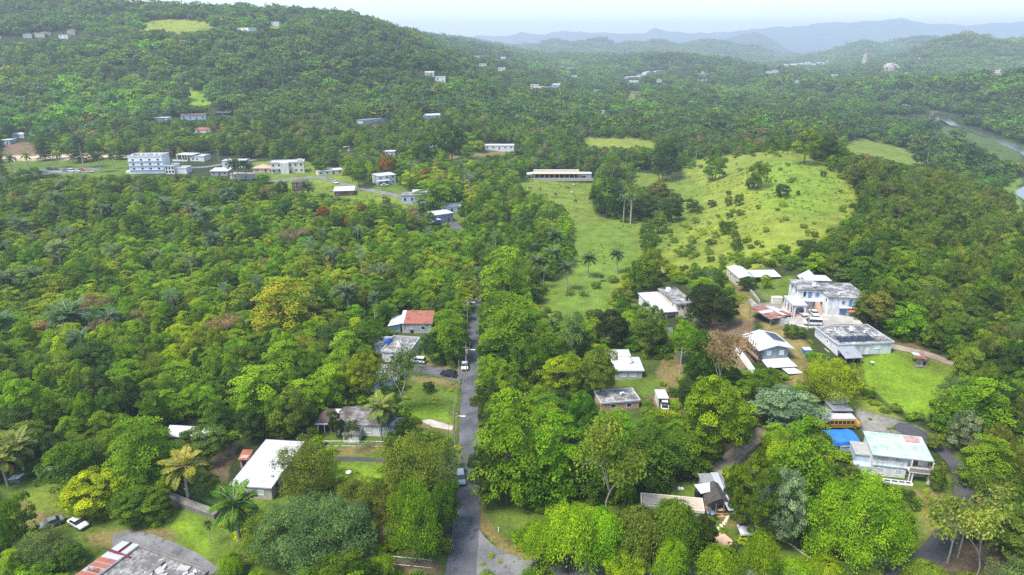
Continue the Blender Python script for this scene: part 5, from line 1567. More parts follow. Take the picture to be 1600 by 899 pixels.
e = prop('garden_gazebo', 'small white canopy standing in front of the narrow brown shed', 'canopy', P(1164, 842))
MB().quad((-1.3, -1.3, 2.1), (1.3, -1.3, 2.1), (0, 0, 2.7)).quad((1.3, -1.3, 2.1), (1.3, 1.3, 2.1), (0, 0, 2.7)).quad((1.3, 1.3, 2.1), (-1.3, 1.3, 2.1), (0, 0, 2.7)).quad((-1.3, 1.3, 2.1), (-1.3, -1.3, 2.1), (0, 0, 2.7)).box(-1.3, 1.3, -1.3, 1.3, 1.75, 2.098).build('cover', TRIM, e)
for x, y in ((-1.2, -1.2), (1.2, -1.2), (1.2, 1.2), (-1.2, 1.2)): MB().box(x - .04, x + .04, y - .04, y + .04, -.3, 1.8).build('leg', METAL, e)
patch('patio', [(1116, 836), (1124, 829), (1142, 843), (1146, 850), (1134, 858), (1116, 850)], plain('peach_paving', (.62, .42, .28), .85, .2, (.5, .33, .22), .3, .8), .06, 'peach coloured round patio at the end of the stepping stones', 'patio')
st = [(1149, 801), (1144, 803), (1139, 806), (1136, 810), (1134, 814), (1131, 818), (1127, 822), (1123, 826), (1119, 830)]
for i, q in enumerate(st):
    p = P(*q); p.z += .06
    o = MB().box(-.42, .42, -.26, .26, -.1, 0.02).build('stepping_stone', TRIM_CREAM, None, p, .6 + .15 * i, bevel=.03)
    tag(o, 'cream stepping stone in the curved path to the peach patio', 'stepping stone', 'stepping stones of the curved path')
def kerb_line(name, px, mat, label, cat, w=.22, hgt=.35, step=1.0, world=False):
    q = [P(*a) for a in px] if not world else px
    x, y, _ = smooth_line([(a.x, a.y, 1) for a in q], step)
    z = height(x, y)
    dx, dy = np.gradient(x), np.gradient(y); L = np.hypot(dx, dy); ax_, ay_ = dy / L * w / 2, -dx / L * w / 2
    m = MB()
    for i in range(len(x) - 1):
        j = i + 1
        a = [(x[i] - ax_[i], y[i] - ay_[i]), (x[i] + ax_[i], y[i] + ay_[i]), (x[j] + ax_[j], y[j] + ay_[j]), (x[j] - ax_[j], y[j] - ay_[j])]
        zz = [z[i], z[i], z[j], z[j]]
        t = [(p[0], p[1], q_ + hgt) for p, q_ in zip(a, zz)]; b = [(p[0], p[1], q_ - .5) for p, q_ in zip(a, zz)]
        m.quad(*t).quad(b[0], t[0], t[3], b[3]).quad(t[1], b[1], b[2], t[2])
        if i == 0: m.quad(b[0], b[1], t[1], t[0])
        if j == len(x) - 1: m.quad(t[3], t[2], b[2], b[3])
    return tag(m.build(name, mat), label, cat)
kerb_line('garden_kerb', [(1178, 822), (1192, 818), (1206, 830), (1225, 848), (1250, 862), (1270, 876)], TRIM_CREAM, 'thin cream kerb curving round the small lawn beside the narrow brown shed', 'kerb', .18, .2)
kerb_line('compound_wall', [(1171, 474), (1206, 507), (1231, 507)], WHITE_STAIN, 'white compound wall with pinkish cap round the rusted carport', 'wall', .35, 1.5)
kerb_line('ramp_wall', [(1151, 549), (1164, 566), (1176, 583)], TRIM, 'long white sloping wall beside the raised gable house', 'wall', .9, 1.2)
kerb_line('retaining_wall', [(62, 742), (90, 744), (113, 747)], CONC_D, 'mossy grey retaining wall behind the rough lawn', 'wall', 1.6, 1.8)
kerb_line('garden_wall', [(262, 778), (300, 795), (340, 808)], CONC_D, 'long grey garden wall with flat top running below the yellow palm', 'wall', 1.6, 1.0)
kerb_line('hilltop_fence_wall', [(1165, 447), (1178, 462), (1187, 474)], CONC, 'low concrete garden wall stepping down from the long hilltop shed', 'wall', .3, .8)
kerb_line('clipped_hedge', [(262, 765), (300, 778), (338, 792)], plain('hedge_green', (.05, .10, .02), .9, .1, (.03, .06, .015), .5, 2.), 'low clipped hedge above the grey garden wall', 'hedge', 1.0, .9)
e = prop('blue_container', 'bright blue plastic container with white lid on dry grass behind the warehouse', 'container', P(1260, 552))
MB().box(-.9, .9, -.8, .8, -.3, 1.2).build('bin', BLUEP, e, bevel=.08); MB().box(-.95, .95, -.85, .85, 1.2, 1.35).build('lid', TRIM, e, bevel=.04)
e = prop('green_barrel', 'small green barrel lying out on the bright lawn', 'barrel', P(1362, 571))
MB().cyl(0, 0, -.2, .9, .35, .35, 12).build('barrel', plain('green_plastic', (.05, .28, .10)), e); MB().cyl(0, 0, .9, .96, .38, .38, 12).build('lid', TRIM, e)
e = prop('white_crate', 'white storage box on the lawn of the arched white house', 'box', P(1213, 473))
MB().box(-1.5, 1.5, -.8, .8, -.3, 1.8).build('body', TRIM_CREAM, e, bevel=.05); MB().box(-1.55, 1.55, -.85, .85, 1.8, 1.9).build('lid', TRIM_CREAM, e)
for q, lab in (((290, 768), 'small white basin on the grass below the yellow palm'), ((545, 741), 'small white basin on the lawn beyond the round olive tree')):
    e = prop('garden_basin', lab, 'basin', P(*q)); MB().cyl(0, 0, -.2, .45, .35, .6, 12).build('bowl', TRIM, e); MB().cyl(0, 0, .45, .5, .62, .62, 12).build('rim', TRIM, e)
e = prop('wooden_pallet', 'dark weathered wooden pallet table lying on the lawn beneath the low palm', 'pallet', P(388, 864), .5)
m = MB()
for i in range(7): m.box(-1.6, 1.6, -1.3 + i * .38, -1.0 + i * .38, .28, .34)
m.build('boards', plain('dark_boards', (.09, .075, .06), .9, .1), e)
for y in (-1.2, 0, 1.2): MB().box(-1.6, 1.6, y - .08, y + .08, -.2, .279).build('bearer', plain('dark_boards', (.09, .075, .06)), e)
e = prop('chicken_coop', 'small white canopy lying in the weeds beneath the yellow palms', 'canopy', P(27, 752))
MB().slab([(-1.2, -.9, .9), (1.2, -.9, 1.3), (1.2, .9, 1.3), (-1.2, .9, .9)], .06).build('sheet', TRIM, e); MB().box(-.9, .9, -.7, .7, -.3, .8).build('frame', CONC_D, e)
e = prop('white_sacks', 'white bundle on the grass behind the black water tank', 'bundle', P(1063, 765))
MB().box(-.6, .1, -.4, .3, -.1, .55).build('sack', TRIM, e, bevel=.15); MB().box(.15, .7, -.3, .4, -.1, .4).build('sack', TRIM, e, bevel=.15)
e = prop('rain_barrel', 'white box with blue lid beside the timber pavilion', 'box', P(1110, 806)); MB().box(-.6, .6, -.5, .5, -.3, .8).build('body', TRIM, e, bevel=.05); MB().box(-.5, .5, -.4, .4, .8, .9).build('lid', BLUEP, e)

# pipes, vents and tanks on the nearer roofs
def roof_bits(px, H, label, kind):
    p = P(*px, H); p.z = p.z
    e = prop(kind, label, kind.replace('_', ' '), p, .4)
    if kind == 'roof_cistern':
        MB().cyl(0, 0, .02, 1.15, .55, .5, 12).build('tank', TRIM, e); MB().cyl(0, 0, 1.15, 1.25, .3, .25, 10).build('lid', BLACKP, e)
    else:
        MB().box(-.5, .5, -.25, .25, .05, .65).build('case', TRIM, e, bevel=.04); MB().cyl(0, .36, -.27, -.251, .2, .2, 10, 'y').build('fan_grille', DARKIN, e)
for q, H, lab, k in (((624, 540), 3.2, 'white cistern on the weathered flat roof behind the slender tree', 'roof_cistern'), ((985, 566), 3.0, 'white cistern on the stepped white roof', 'roof_cistern'), ((972, 617), 2.7, 'small air conditioner on the mottled flat roof', 'air_conditioner'),
                     ((1330, 516), 3.4, 'white cistern at the back of the long warehouse roof', 'roof_cistern'), ((1352, 520), 3.4, 'air conditioner in the middle of the long warehouse roof', 'air_conditioner'), ((1272, 447), 6.4, 'white cistern on the upper roof of the arched house', 'roof_cistern'), ((1312, 460), 6.0, 'air conditioner on the east wing roof of the arched house', 'air_conditioner')):
    roof_bits(q, H, lab, k)
# ------------------------------------------------------------------ village and far houses
def simple_house(name, label, A, B, D, H, wall=WHITE, roof='flat', rmat=R_WHITE, nwin=3, mark=None, storeys=1, over=0.3, cat='house', group=None, parapet=0.0, rise=1.2, clear=True):
    h = House(name, label, cat, A, B, D=D, H=H, base=True, mark=mark, group=group, clear=clear)
    h.wall(mat=wall)
    if roof == 'flat': h.flat(rmat, over=over, th=.2, parapet=parapet)
    elif roof == 'gable': h.gable(rmat, rise, 'x', over, wmat=wall)
    elif roof == 'gable_y': h.gable(rmat, rise, 'y', over, wmat=wall)
    elif roof == 'hip': h.hip(rmat, rise, over)
    elif roof == 'shed': h.shed(rmat, H, H + rise, over)
    sh = H / storeys
    for s in range(storeys):
        for i in range(nwin):
            a = h.W * (i + .5) / nwin
            if s == 0 and i == nwin // 2 and nwin > 1: h.door('f', a, 1.0, min(2.1, sh * .8), BROWNW)
            else: h.window('f', a, s * sh + sh * .34, min(1.4, h.W / nwin * .6), sh * .38)
    return h

# three storey block with bands
h = House('apartment_block', 'white three storey block with grey ledges on the wooded slope', 'apartment block', (204, 272), (257, 271), D=12, H=10.2, base=True, mark='the three storey white block')
h.wall(mat=plain('bluish_white_wall', (.80, .82, .86), .8, .2)); h.flat(R_GREY, over=.15, parapet=.9, pmat=WHITE)
W = h.W
for z in (2.0, 4.7, 7.4): h.part(MB().box(-.35, W + .35, -.5, -.01, z, z + .3), 'ledge', GREYW)
for s in range(3):
    for i in range(4): h.window('f', W * (i + .55) / 4.1, 2.75 + s * 2.7 - .2, 1.5, 1.1)
for i in range(5): h.part(MB().cyl(W * (.1 + .2 * i), 3 + (i % 2) * 3, 10.2, 11.5, .7, .7, 8), 'roof_tank', TRIM)
h.part(MB().box(-3.0, -.36, 1, 6, -1, 1.5), 'porch', WHITE)
h = House('arcaded_wing', 'low white wing with dark arched openings beside the three storey block', 'building', (259, 272), (291, 272), D=8, H=5.0, base=True)
h.wall(mat=WHITE, x1=h.W * .45); h.flat(R_GREY, over=.2, parapet=.4, pmat=WHITE)
for i in range(3):
    for s in range(2): h.opening('f', h.w[1] * (i + .5) / 3, .6 + s * 2.2, 1.1, 1.5)
h.wall(h.W * .45 + .02, h.W, 1.0, h.D, -1, 3.4, WHITE); h.flat(CONC, 3.4, .2, parapet=.4, pmat=WHITE, name='terrace')
h = House('verandah_villa', 'white villa with open columned verandah behind the three storey block', 'house', (277, 252), (318, 253), D=9, H=4.6, base=True)
h.wall(mat=WHITE, x0=h.W * .45, y0=1.0, z1=3.4); h.flat(R_WHITE, 3.4, .2, parapet=.5); h.window('f', h.w[0] + 2.5, 1, 1.4, 1.2); h.window('f', h.w[0] + 5.5, 1, 1.4, 1.2)
h.part(MB().box(-.5, h.W * .62, 0, h.D + .3, 4.2, 4.5), 'verandah_roof', R_WHITE); h.posts([(.2, .2), (h.W * .2, .2), (h.W * .4, .2), (.2, h.D - .2), (h.W * .6, h.D - .2)], 4.2, .2)
h.part(MB().box(-3, h.W * .4, -.6, -.4, -1, 1.1), 'garden_wall', WHITE)
simple_house('flat_white_house', 'boxy white house with overhanging flat roof beside the three clustered palms', (348, 262), (384, 262), 8, 4.4, WHITE, 'flat', R_WHITE, 3)
simple_house('porch_house', 'low white roofed house with shaded porch below the boxy white house', (330, 275), (356, 275), 8, 3.0, CONC, 'shed', R_WHITE, 3, rise=.6, over=.6)
simple_house('grey_store', 'small cream store hidden behind the clustered village palms', (360, 280), (392, 281), 6, 3.0, CREAM, 'flat', R_TAN, 2)
simple_house('pink_roofed_house', 'low house with broad pinkish hipped roof beside the cream mansion', (396, 270), (422, 270), 8, 2.8, CREAM, 'hip', R_PINK, 2, rise=1.6, over=.6)
h = simple_house('cream_mansion', 'two storey cream house with stepped balconies on the village hill', (424, 272), (476, 270), 9, 6.6, TRIM_CREAM, 'flat', R_WHITE, 6, mark='the cream two storey house', storeys=2, parapet=.5)
h.part(MB().box(h.W * .3, h.W * .55, -2.2, -.02, -1, 6.9), 'stair_bay', WHITE); h.part(MB().box(-.2, h.W * .3, -1.4, -.02, 3.0, 3.2), 'balcony', WHITE); h.part(MB().box(-.2, h.W * .3, -1.4, -1.3, 3.2, 4.0), 'balcony_rail', WHITE)
h.part(MB().box(h.W * .8, h.W * .95, 2, 5, 6.62, 8.0), 'roof_room', CREAM)
simple_house('low_white_bungalow', 'long low bungalow with tan walls and pale roof above the village road', (497, 275), (536, 272), 7, 2.8, TRIM_CREAM, 'flat', R_WHITE, 4)
simple_house('brown_timber_house', 'brown timber house with dark shaded gallery below the cream mansion', (457, 299), (474, 299), 6, 5.0, BROWNW, 'flat', R_BROWN, 2, storeys=2)
h = simple_house('brown_walled_house', 'long white roofed house with brown end wall beside the village road', (523, 307), (553, 306), 8, 3.0, BROWNW, 'shed', R_WHITE, 3, rise=.7, over=.5)
h = simple_house('grey_villa', 'two storey grey and white house with parked car on the grassy bank', (591, 290), (619, 287), 9, 5.4, plain('light_grey_wall', (.5, .53, .56)), 'flat', R_WHITE, 3, storeys=2, mark='the grey village villa')
h.part(MB().box(-1, h.W * .6, -2.2, -.02, 2.6, 2.8), 'balcony', WHITE)
h = simple_house('blue_white_house', 'blue and white house with flat roof beside tall green trees', (628, 319), (671, 318), 9, 4.6, BLUEW, 'flat', R_GREY, 4, storeys=1)
h.part(MB().box(h.W * .4, h.W, 1, h.D - .2, 4.61, 5.6), 'upper_storey', WHITE); h.part(MB().box(h.W * .38, h.W + .3, .8, h.D, 5.6, 5.8), 'upper_roof', R_WHITE)
simple_house('white_hip_house', 'white house with shallow white hipped roof above the blue grey house', (690, 333), (722, 331), 9, 3.2, WHITE, 'hip', R_WHITE, 3, rise=.9)
h = simple_house('blue_grey_house', 'blue grey house with white roof and two pale windows beside the road trees', (680, 350), (708, 346), 8, 4.4, BLUEGREY, 'flat', R_WHITE, 2, mark='the blue grey house'); h.part(MB().box(-1.5, 2, -3.0, -.02, 2.4, 2.6), 'porch_roof', R_WHITE)
simple_house('tucked_house', 'small white house beside the red flowering tree', (600, 244), (617, 244), 7, 3.2, WHITE, 'flat', R_WHITE, 2)
simple_house('tree_shaded_house', 'tiny white wall among trees behind the grey village villa', (536, 237), (547, 237), 6, 3, WHITE, 'flat', R_TAN, 1)
h = simple_house('ridge_bungalow', 'white bungalow with long flat roof above the bare earth bank', (757, 234), (803, 234), 8, 3.2, WHITE, 'flat', R_WHITE, 5, mark='the bungalow above the earth bank')
simple_house('hidden_white_house', 'white house almost hidden behind dark round trees over the earth bank', (662, 231), (684, 230), 6, 3, WHITE, 'flat', R_WHITE, 2)
# barn
h = House('cattle_barn', 'long open cattle barn with tan and white roof at the head of the pasture', 'barn', (835, 280), (905, 280), D=8, H=4.2, base=True, mark='the cattle barn')
W, D = h.W, h.D; h.w = (0, W, 0, D); h.shed(corrugated('tan_sheet_roof', (.62, .44, .29), metal=.05, rough=.6), 3.5, 4.6, .4, .12); h.part(MB().box(-.3, W + .3, D * .62, D + .3, 4.55, 4.75), 'ridge_sheet', TIN_W)
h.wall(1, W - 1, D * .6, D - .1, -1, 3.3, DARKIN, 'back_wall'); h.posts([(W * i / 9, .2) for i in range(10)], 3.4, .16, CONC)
h.wall(W + .4, W + 8, 1, D - 1, -1, 3.3, CONC, 'end_wall'); h.flat(TIN_W, 3.4, .3, .15, name='end_roof'); h.opening('f', W + 3, .8, 3, 1.2)
h.part(MB().box(-2, W + 9, -1.6, -1.3, -1, 1.0), 'yard_wall', CONC); h.part(MB().slab([(-5, 1, 2.6), (-.5, 1, 3.3), (-.5, D - 1, 3.6), (-5, D - 1, 2.9)], .1), 'lean_to_roof', TIN_W)
h.posts([(-4.8, 1.2), (-4.8, D - 1.2), (-2, 1.2)], 2.7, .1, CONC)
# up the valley
simple_house('silver_roof_depot', 'pale grey shed with long roof below the hill meadow', (283, 188), (322, 187), 9, 4.0, BLUEW, 'gable', R_BROWN, 4, mark='the hillside depot')
simple_house('depot_shelter', 'thin roofed open shelter beside the pale grey hillside shed', (337, 182), (359, 182), 6, 3.5, DARKIN, 'flat', CONC_D, 1)
simple_house('white_yard_house', 'white house in the pale yard below the hill meadow', (239, 190), (262, 190), 8, 3.2, BLUEW, 'flat', R_WHITE, 2)
simple_house('rusty_roof_cottage', 'small cottage with rust red roof under the hillside trees', (304, 208), (330, 208), 8, 2.8, WHITE, 'gable', RUST_RED, 2)
simple_house('domed_cistern_house', 'long grey white house with rooftop tanks among mid valley trees', (567, 195), (608, 191), 9, 3.6, BLUEW, 'flat', R_GREY, 4, mark='the mid valley grey house')
simple_house('blue_white_cottage', 'tiny blue white cottage among trees in mid valley', (665, 186), (689, 185), 7, 3.0, BLUEW, 'gable', R_WHITE, 2)
simple_house('yard_workshop', 'pale workshop at the edge of the clay track', (1, 226), (16, 226), 8, 3.4, BLUEW, 'flat', R_WHITE, 2)
simple_house('green_kiosk', 'small green white kiosk beside the clay track', (18, 216), (38, 216), 5, 3.0, plain('mint_wall', (.5, .66, .58)), 'hip', R_WHITE, 1)
FARH = [
    ('cream', 'hilltop row house with pale roof at the west end of the hill terrace', (2, 61), (27, 62)), ('white', 'white terrace house on the hill above the dark wood', (50, 60), (66, 61)),
    ('cream', 'broad tan house in the middle of the hill terrace', (70, 59), (88, 60)), ('tan', 'tall tan house with steep gable on the hill terrace', (80, 55), (91, 56)), ('white', 'low white house beside the tall tan hill house', (92, 60), (106, 60)),
    ('tan', 'tan concrete house standing apart on bare hill ground', (118, 55), (131, 56)), ('white', 'white hill house below the hilltop trees', (368, 48), (388, 47)), ('white', 'small white hilltop house beside the yellow meadow', (424, 39), (436, 39)),
    ('white', 'white house at the foot of the wooded hill', (680, 128), (696, 128)), ('blue', 'small blue white cottage behind the wooded spur', (664, 118), (678, 118)), ('white', 'white house beside the spur road', (748, 104), (760, 104)), ('cream', 'cream house at the far valley entrance', (778, 111), (790, 111)), ('white', 'pale far house beyond the wooded spur', (740, 89), (768, 89)), ('white', 'tiny white house in the far valley wood', (782, 93), (790, 93)),
    ('cream', 'long low cream house in mid valley', (829, 139), (842, 139)), ('white', 'broad white house in mid valley clearing', (845, 139), (861, 138)), ('white', 'tall narrow white house in mid valley', (862, 136), (871, 136)), ('blue', 'pale blue house beside the tall narrow one', (864, 138), (875, 138)),
    ('white', 'white house on the far green rise', (872, 105), (880, 105)), ('blue', 'pale roofed house on the far rise', (886, 108), (898, 108)), ('white', 'white shed below the far rise', (893, 122), (902, 122)),
    ('blue', 'pale house in the far hamlet, its western end', (980, 123), (998, 122)), ('white', 'white house in the heart of the far hamlet', (1000, 121), (1010, 120)), ('white', 'bright gabled house in the far hamlet', (1010, 117), (1019, 116)), ('white', 'long white house at the top of the far hamlet', (1025, 113), (1044, 112)), ('blue', 'low roof below the far hamlet', (984, 131), (998, 131)), ('white', 'small white house under the far hamlet', (1027, 129), (1034, 129)),
    ('white', 'tiny white hut in the wooded valley', (940, 178), (945, 178)), ('cream', 'small pale house in the far field wood', (928, 144), (938, 144)),
    ('white', 'pale house by the river bend woods', (1236, 104), (1244, 104)), ('white', 'white building on the slope of the far ridge', (1437, 92), (1448, 92)), ('white', 'white hut at the bend of the far ridge', (1300, 119), (1310, 119)), ('white', 'small hut near the river wood edge', (1244, 130), (1249, 130)),
]
FWM = {'white': WHITE, 'cream': TRIM_CREAM, 'tan': plain('tan_wall', (.55, .42, .28)), 'blue': BLUEW}
for i, (k, lab, A, B) in enumerate(FARH):
    simple_house('far_house', lab, A, B, 8 + (i * 5) % 4, 3.2 + (i % 3) * 1.3, FWM[k], 'gable' if 'gable' in lab or i % 4 == 1 else 'flat', R_WHITE if i % 3 else R_TAN, 2, group='houses scattered through the far valley and hill', clear=True)
TOWN = [(1203, 115, 9), (1212, 114, 8), (1226, 104, 8), (1234, 102, 9), (1241, 103, 7), (1248, 101, 10), (1256, 101, 8), (1263, 101, 7), (1272, 102, 6), (1278, 100, 8), (1285, 99, 7), (1289, 102, 5), (1295, 98, 5), (1272, 112, 4)]
for i, (u, v, w) in enumerate(TOWN):
    simple_house('town_building', 'small white building of the distant town below the hazy ridge', (u - w / 2, v), (u + w / 2, v), 10, 5 + (i * 7) % 5, WHITE, 'flat', R_WHITE, 2, group='white buildings of the distant town', clear=True)
# radio mast on the far knoll, pole on the hilltop
for q, hgt, lab in (((1063, 86), 40, 'thin lattice radio mast on the far wooded knoll'), ((349, 10), 22, 'thin bare mast above the hilltop trees')):
    p = P(*q); e = prop('radio_mast', lab, 'mast', p)
    MB().tube([(0, 0, -1), (0, 0, hgt * .5), (0, 0, hgt)], [.9, .6, .25], 4).build('mast', METAL, e); MB().box(-1.5, 1.5, -.2, .2, hgt * .9, hgt * .93).build('crossarm', METAL, e)
# limestone cliffs
ROCK = plain('pale_limestone', (.50, .43, .36), .9, .1, (.22, .20, .17), .45, .05)
ROCK_D = plain('dark_limestone', (.24, .22, .18), .9, .1, (.10, .10, .08), .5, .06)
def cliff(label, A, w, hgt, seed):
    p = P(*A); g = np.random.default_rng(seed)
    d = math.hypot(p.x, p.y); W = w / FPX * d; Hh = hgt / FPX * d
    n, k = 14, 9; V, F = [], []
    for j in range(k):
        for i in range(n):
            a, b = i / (n - 1) - .5, j / (k - 1)
            V.append((a * W * (1 - .35 * b) + g.normal() * W * .03, b * Hh * .55 + g.normal() * Hh * .05 + 3 * abs(a) * Hh * .3, b * Hh * (1 - 1.1 * a * a) + g.normal() * Hh * .04 - 4))
    for j in range(k - 1):
        for i in range(n - 1): F.append((j * n + i, j * n + i + 1, (j + 1) * n + i + 1, (j + 1) * n + i))
    m = MB(); m.V, m.F = V, F
    m.quad(V[0], V[n - 1], (W * .45, Hh, -8), (-W * .45, Hh, -8))
    o = m.build('limestone_cliff', ROCK if seed < 5 else ROCK_D, None, p, -math.atan2(p.x, p.y)); tag(o, label, 'cliff')
    us, vs_ = A[0], A[1]; KEEP_CLEAR.append((us - w / 2, vs_ - hgt, us + w / 2, vs_, d))
cliff('pale limestone cliff face on the far ridge spur', (1351, 99), 9, 14, 1); cliff('broad broken limestone cliff low on the far ridge', (1391, 112), 26, 13, 2)
cliff('two pointed limestone crags rising from the valley wood', (1098, 127), 15, 15, 3); cliff('pale rock scar on the eastern slope', (1560, 118), 14, 9, 4)
cliff('grey cliff above the river bend, upstream part', (1378, 160), 14, 8, 5); cliff('dark cliff right above the river bend', (1450, 186), 30, 11, 6); cliff('small white rock patch on the river cliff', (1415, 166), 16, 6, 7)

# ------------------------------------------------------------------ vehicles
CAR_MESH = {}
def car_profile(style):
    # side profile (x along the car, z), roof line, glass line; length, width
    if style == 'sedan': return dict(L=4.4, W=1.75, body=[(-2.2, .35), (2.15, .35), (2.2, .62), (2.1, .82), (.95, .95), (-1.35, .98), (-2.1, .95), (-2.22, .7)], cab=[(1.0, .93), (.25, 1.40), (-.95, 1.42), (-1.55, .96)])
    if style == 'suv': return dict(L=4.5, W=1.85, body=[(-2.25, .42), (2.2, .42), (2.25, .75), (2.15, 1.0), (1.1, 1.08), (-2.2, 1.10), (-2.27, .8)], cab=[(1.15, 1.06), (.45, 1.68), (-1.85, 1.70), (-2.2, 1.08)])
    if style == 'pickup': return dict(L=5.0, W=1.85, body=[(-2.5, .48), (2.45, .48), (2.5, .8), (2.4, 1.02), (1.35, 1.08), (-2.5, 1.08)], cab=[(1.4, 1.06), (.75, 1.70), (-.55, 1.72), (-.75, 1.06)])
    return dict(L=4.9, W=1.9, body=[(-2.45, .4), (2.4, .4), (2.45, .8), (2.2, 1.1), (1.7, 1.15), (-2.45, 1.2)], cab=[(1.75, 1.13), (1.1, 1.95), (-2.35, 1.98), (-2.45, 1.18)])
def vehicle(name, label, px, head, colour, style='sedan', cat='car', loc=None, sc=1.0):
    p = P(*px) if loc is None else loc
    q = P(*head)
    rz = math.atan2(q.y - p.y, q.x - p.x)
    e = empty(name, (p.x, p.y, p.z + .07), rz, label, cat)
    e.scale = (sc,) * 3
    d = car_profile(style); w = d['W'] / 2
    if style not in CAR_MESH:
        ms = {}
        def grab(m, nm, mat, bevel=0.0):
            o = m.build(nm, mat, None, bevel=bevel); me = o.data; bpy.data.objects.remove(o); return me
        ms['body'] = grab(MB().prism(d['body'], -w, w), 'car_body', PAINT, .09)
        m = MB(); cb = d['cab']; n = len(cb); t = .18
        for sgn in (-1, 1): m.quad(*[(x, sgn * (w - .04 - (t if z > 1.2 else 0)), z) for x, z in (cb if sgn < 0 else cb[::-1])])
        for i in range(n):
            j = (i + 1) % n
            a = [(cb[i][0], -(w - .04 - (t if cb[i][1] > 1.2 else 0)), cb[i][1]), (cb[i][0], (w - .04 - (t if cb[i][1] > 1.2 else 0)), cb[i][1]), (cb[j][0], (w - .04 - (t if cb[j][1] > 1.2 else 0)), cb[j][1]), (cb[j][0], -(w - .04 - (t if cb[j][1] > 1.2 else 0)), cb[j][1])]
            m.quad(*a)
        ms['cabin'] = grab(m, 'car_cabin', CARGLASS)
        r0, r1 = cb[1], cb[2]
        ms['roof'] = grab(MB().box(r1[0] - .05, r0[0] + .05, -w + .2, w - .2, r0[1] - .01, r0[1] + .06), 'car_roof', PAINT, .03)
        ms['tyre'] = grab(MB().cyl(0, .33, -.11, .11, .33, .33, 14, 'y'), 'car_tyre', RUBBER); ms['rim'] = grab(MB().cyl(0, .33, -.125, .125, .19, .19, 10, 'y'), 'car_rim', METAL)
        ms['head'] = grab(MB().box(-.06, .06, -.2, .2, -.08, .08), 'car_headlight', LAMPGLASS, .02); ms['tail'] = grab(MB().box(-.05, .05, -.12, .12, -.1, .1), 'car_taillight', TAIL, .02)
        pl = MB()
        for x, y in ((.62, 1), (.62, -1), (-.55, 1), (-.55, -1)):
            pl.box(cb[1][0] * x - .03 if x > 0 else cb[2][0] * abs(x) - .03, cb[1][0] * x + .06 if x > 0 else cb[2][0] * abs(x) + .06, y * (w - .12) - .04, y * (w - .12) + .04, .98, r0[1] - .02)
        ms['pillar'] = grab(pl, 'car_pillars', PAINT)
        CAR_MESH[style] = ms
    ms = CAR_MESH[style]; col = (*colour, 1)
    def add(nm, me, par=e, loc=None):
        o = link(nm, me, par, loc); o.color = col; return o
    b = add('body', ms['body']); add('cabin', ms['cabin']); add('roof', ms['roof'])
    fx, rx = d['L'] * .30, -d['L'] * .29
    for x in (fx, rx):
        for y in (-w + .06, w - .06):
            t = add('tyre', ms['tyre'], e, (x, y, 0)); add('rim', ms['rim'], t)
    hx, hz_ = d['body'][2][0] - .03, d['body'][2][1] + .02
    for y in (-w + .32, w - .32): add('headlight', ms['head'], e, (hx, y, hz_)); add('taillight', ms['tail'], e, (d['body'][-1][0] + .02, y, .85))
    if style == 'pickup': MB().box(-2.35, -.85, -w + .15, w - .15, 1.0, 1.1).build('cargo_bed', DARKIN, e)
    PLACED.append((p.x, p.y, 2.2))
    return e
WHT, SIL, BLK = (.78, .78, .78), (.42, .46, .50), (.022, .024, .03)
vehicle('parked_car', 'old white saloon car parked on the rough lawn', (123, 822), (137, 830), WHT, 'sedan')
vehicle('wrecked_car', 'dull grey green derelict car swallowed by weeds', (80, 822), (64, 828), (.16, .19, .17), 'sedan')
vehicle('moving_car', 'grey blue car driving on the straight road', (724.5, 757), (725, 790), (.22, .29, .33), 'suv', loc=Vector((-10.6, 119.5, hz(-10.6, 119.5))))
vehicle('parked_suv', 'white utility vehicle parked beside the weathered flat roof house', (653, 567), (640, 566), (.74, .76, .8), 'suv')
vehicle('black_suv', 'black utility vehicle parked on the grassy edge of the driveway', (701, 588), (680, 585), BLK, 'suv')
vehicle('roadside_pickup', 'white pickup standing where the driveway meets the road', (726, 575), (727, 590), WHT, 'pickup', 'pickup truck')
vehicle('courtyard_car', 'silver car parked close to the arched porch', (1253, 492), (1260, 497), (.5, .52, .54), 'sedan')
vehicle('white_hatchback', 'white car parked by the stairs of the arched white house', (1271, 492), (1265, 484), WHT, 'sedan')
vehicle('white_van', 'white van parked above the long warehouse roof', (1269, 508), (1240, 509), WHT, 'van', 'van')
vehicle('white_truck', 'small white pickup at the end of the dirt yard', (1038, 637), (1037, 625), WHT, 'pickup', 'pickup truck')
vehicle('yard_van', 'white van half hidden behind small grey sheds', (1307, 627), (1330, 630), WHT, 'van', 'van')
vehicle('covered_car', 'dark car under the rusted carport', (1218, 502), (1235, 500), (.03, .05, .05), 'sedan')
vehicle('villa_car', 'white car on the grass in front of the grey village villa', (601, 291), (610, 290), WHT, 'sedan')
vehicle('lane_car', 'white car on the village road beside small trees', (524, 287), (530, 290), WHT, 'sedan')
for u, v, c, s, lab in ((33, 269, WHT, 'sedan', 'white car in the western bay of the car park'), (41, 269, BLK, 'sedan', 'black car among the pale cars in the car park'), (78, 266, BLK, 'suv', 'dark utility vehicle in the middle of the car park'), (88, 266, (.03, .05, .1), 'sedan', 'navy car beside the dark utility vehicle'),
                        (102, 268, (.2, .25, .3), 'sedan', 'slate grey car in the car park'), (112, 269, WHT, 'van', 'white van in the car park'), (121, 269, WHT, 'sedan', 'white car beside the car park van'), (128, 267, (.5, .06, .05), 'sedan', 'red car at the edge of the car park'), (141, 270, (.62, .5, .1), 'sedan', 'yellowish car nearest the village palms'), (276, 263, BLK, 'sedan', 'dark car on the drive beside the arcaded wing')):
    vehicle('small_car', lab.replace('nearest', 'close to'), (u, v), (u + 9, v + 1), c, s)
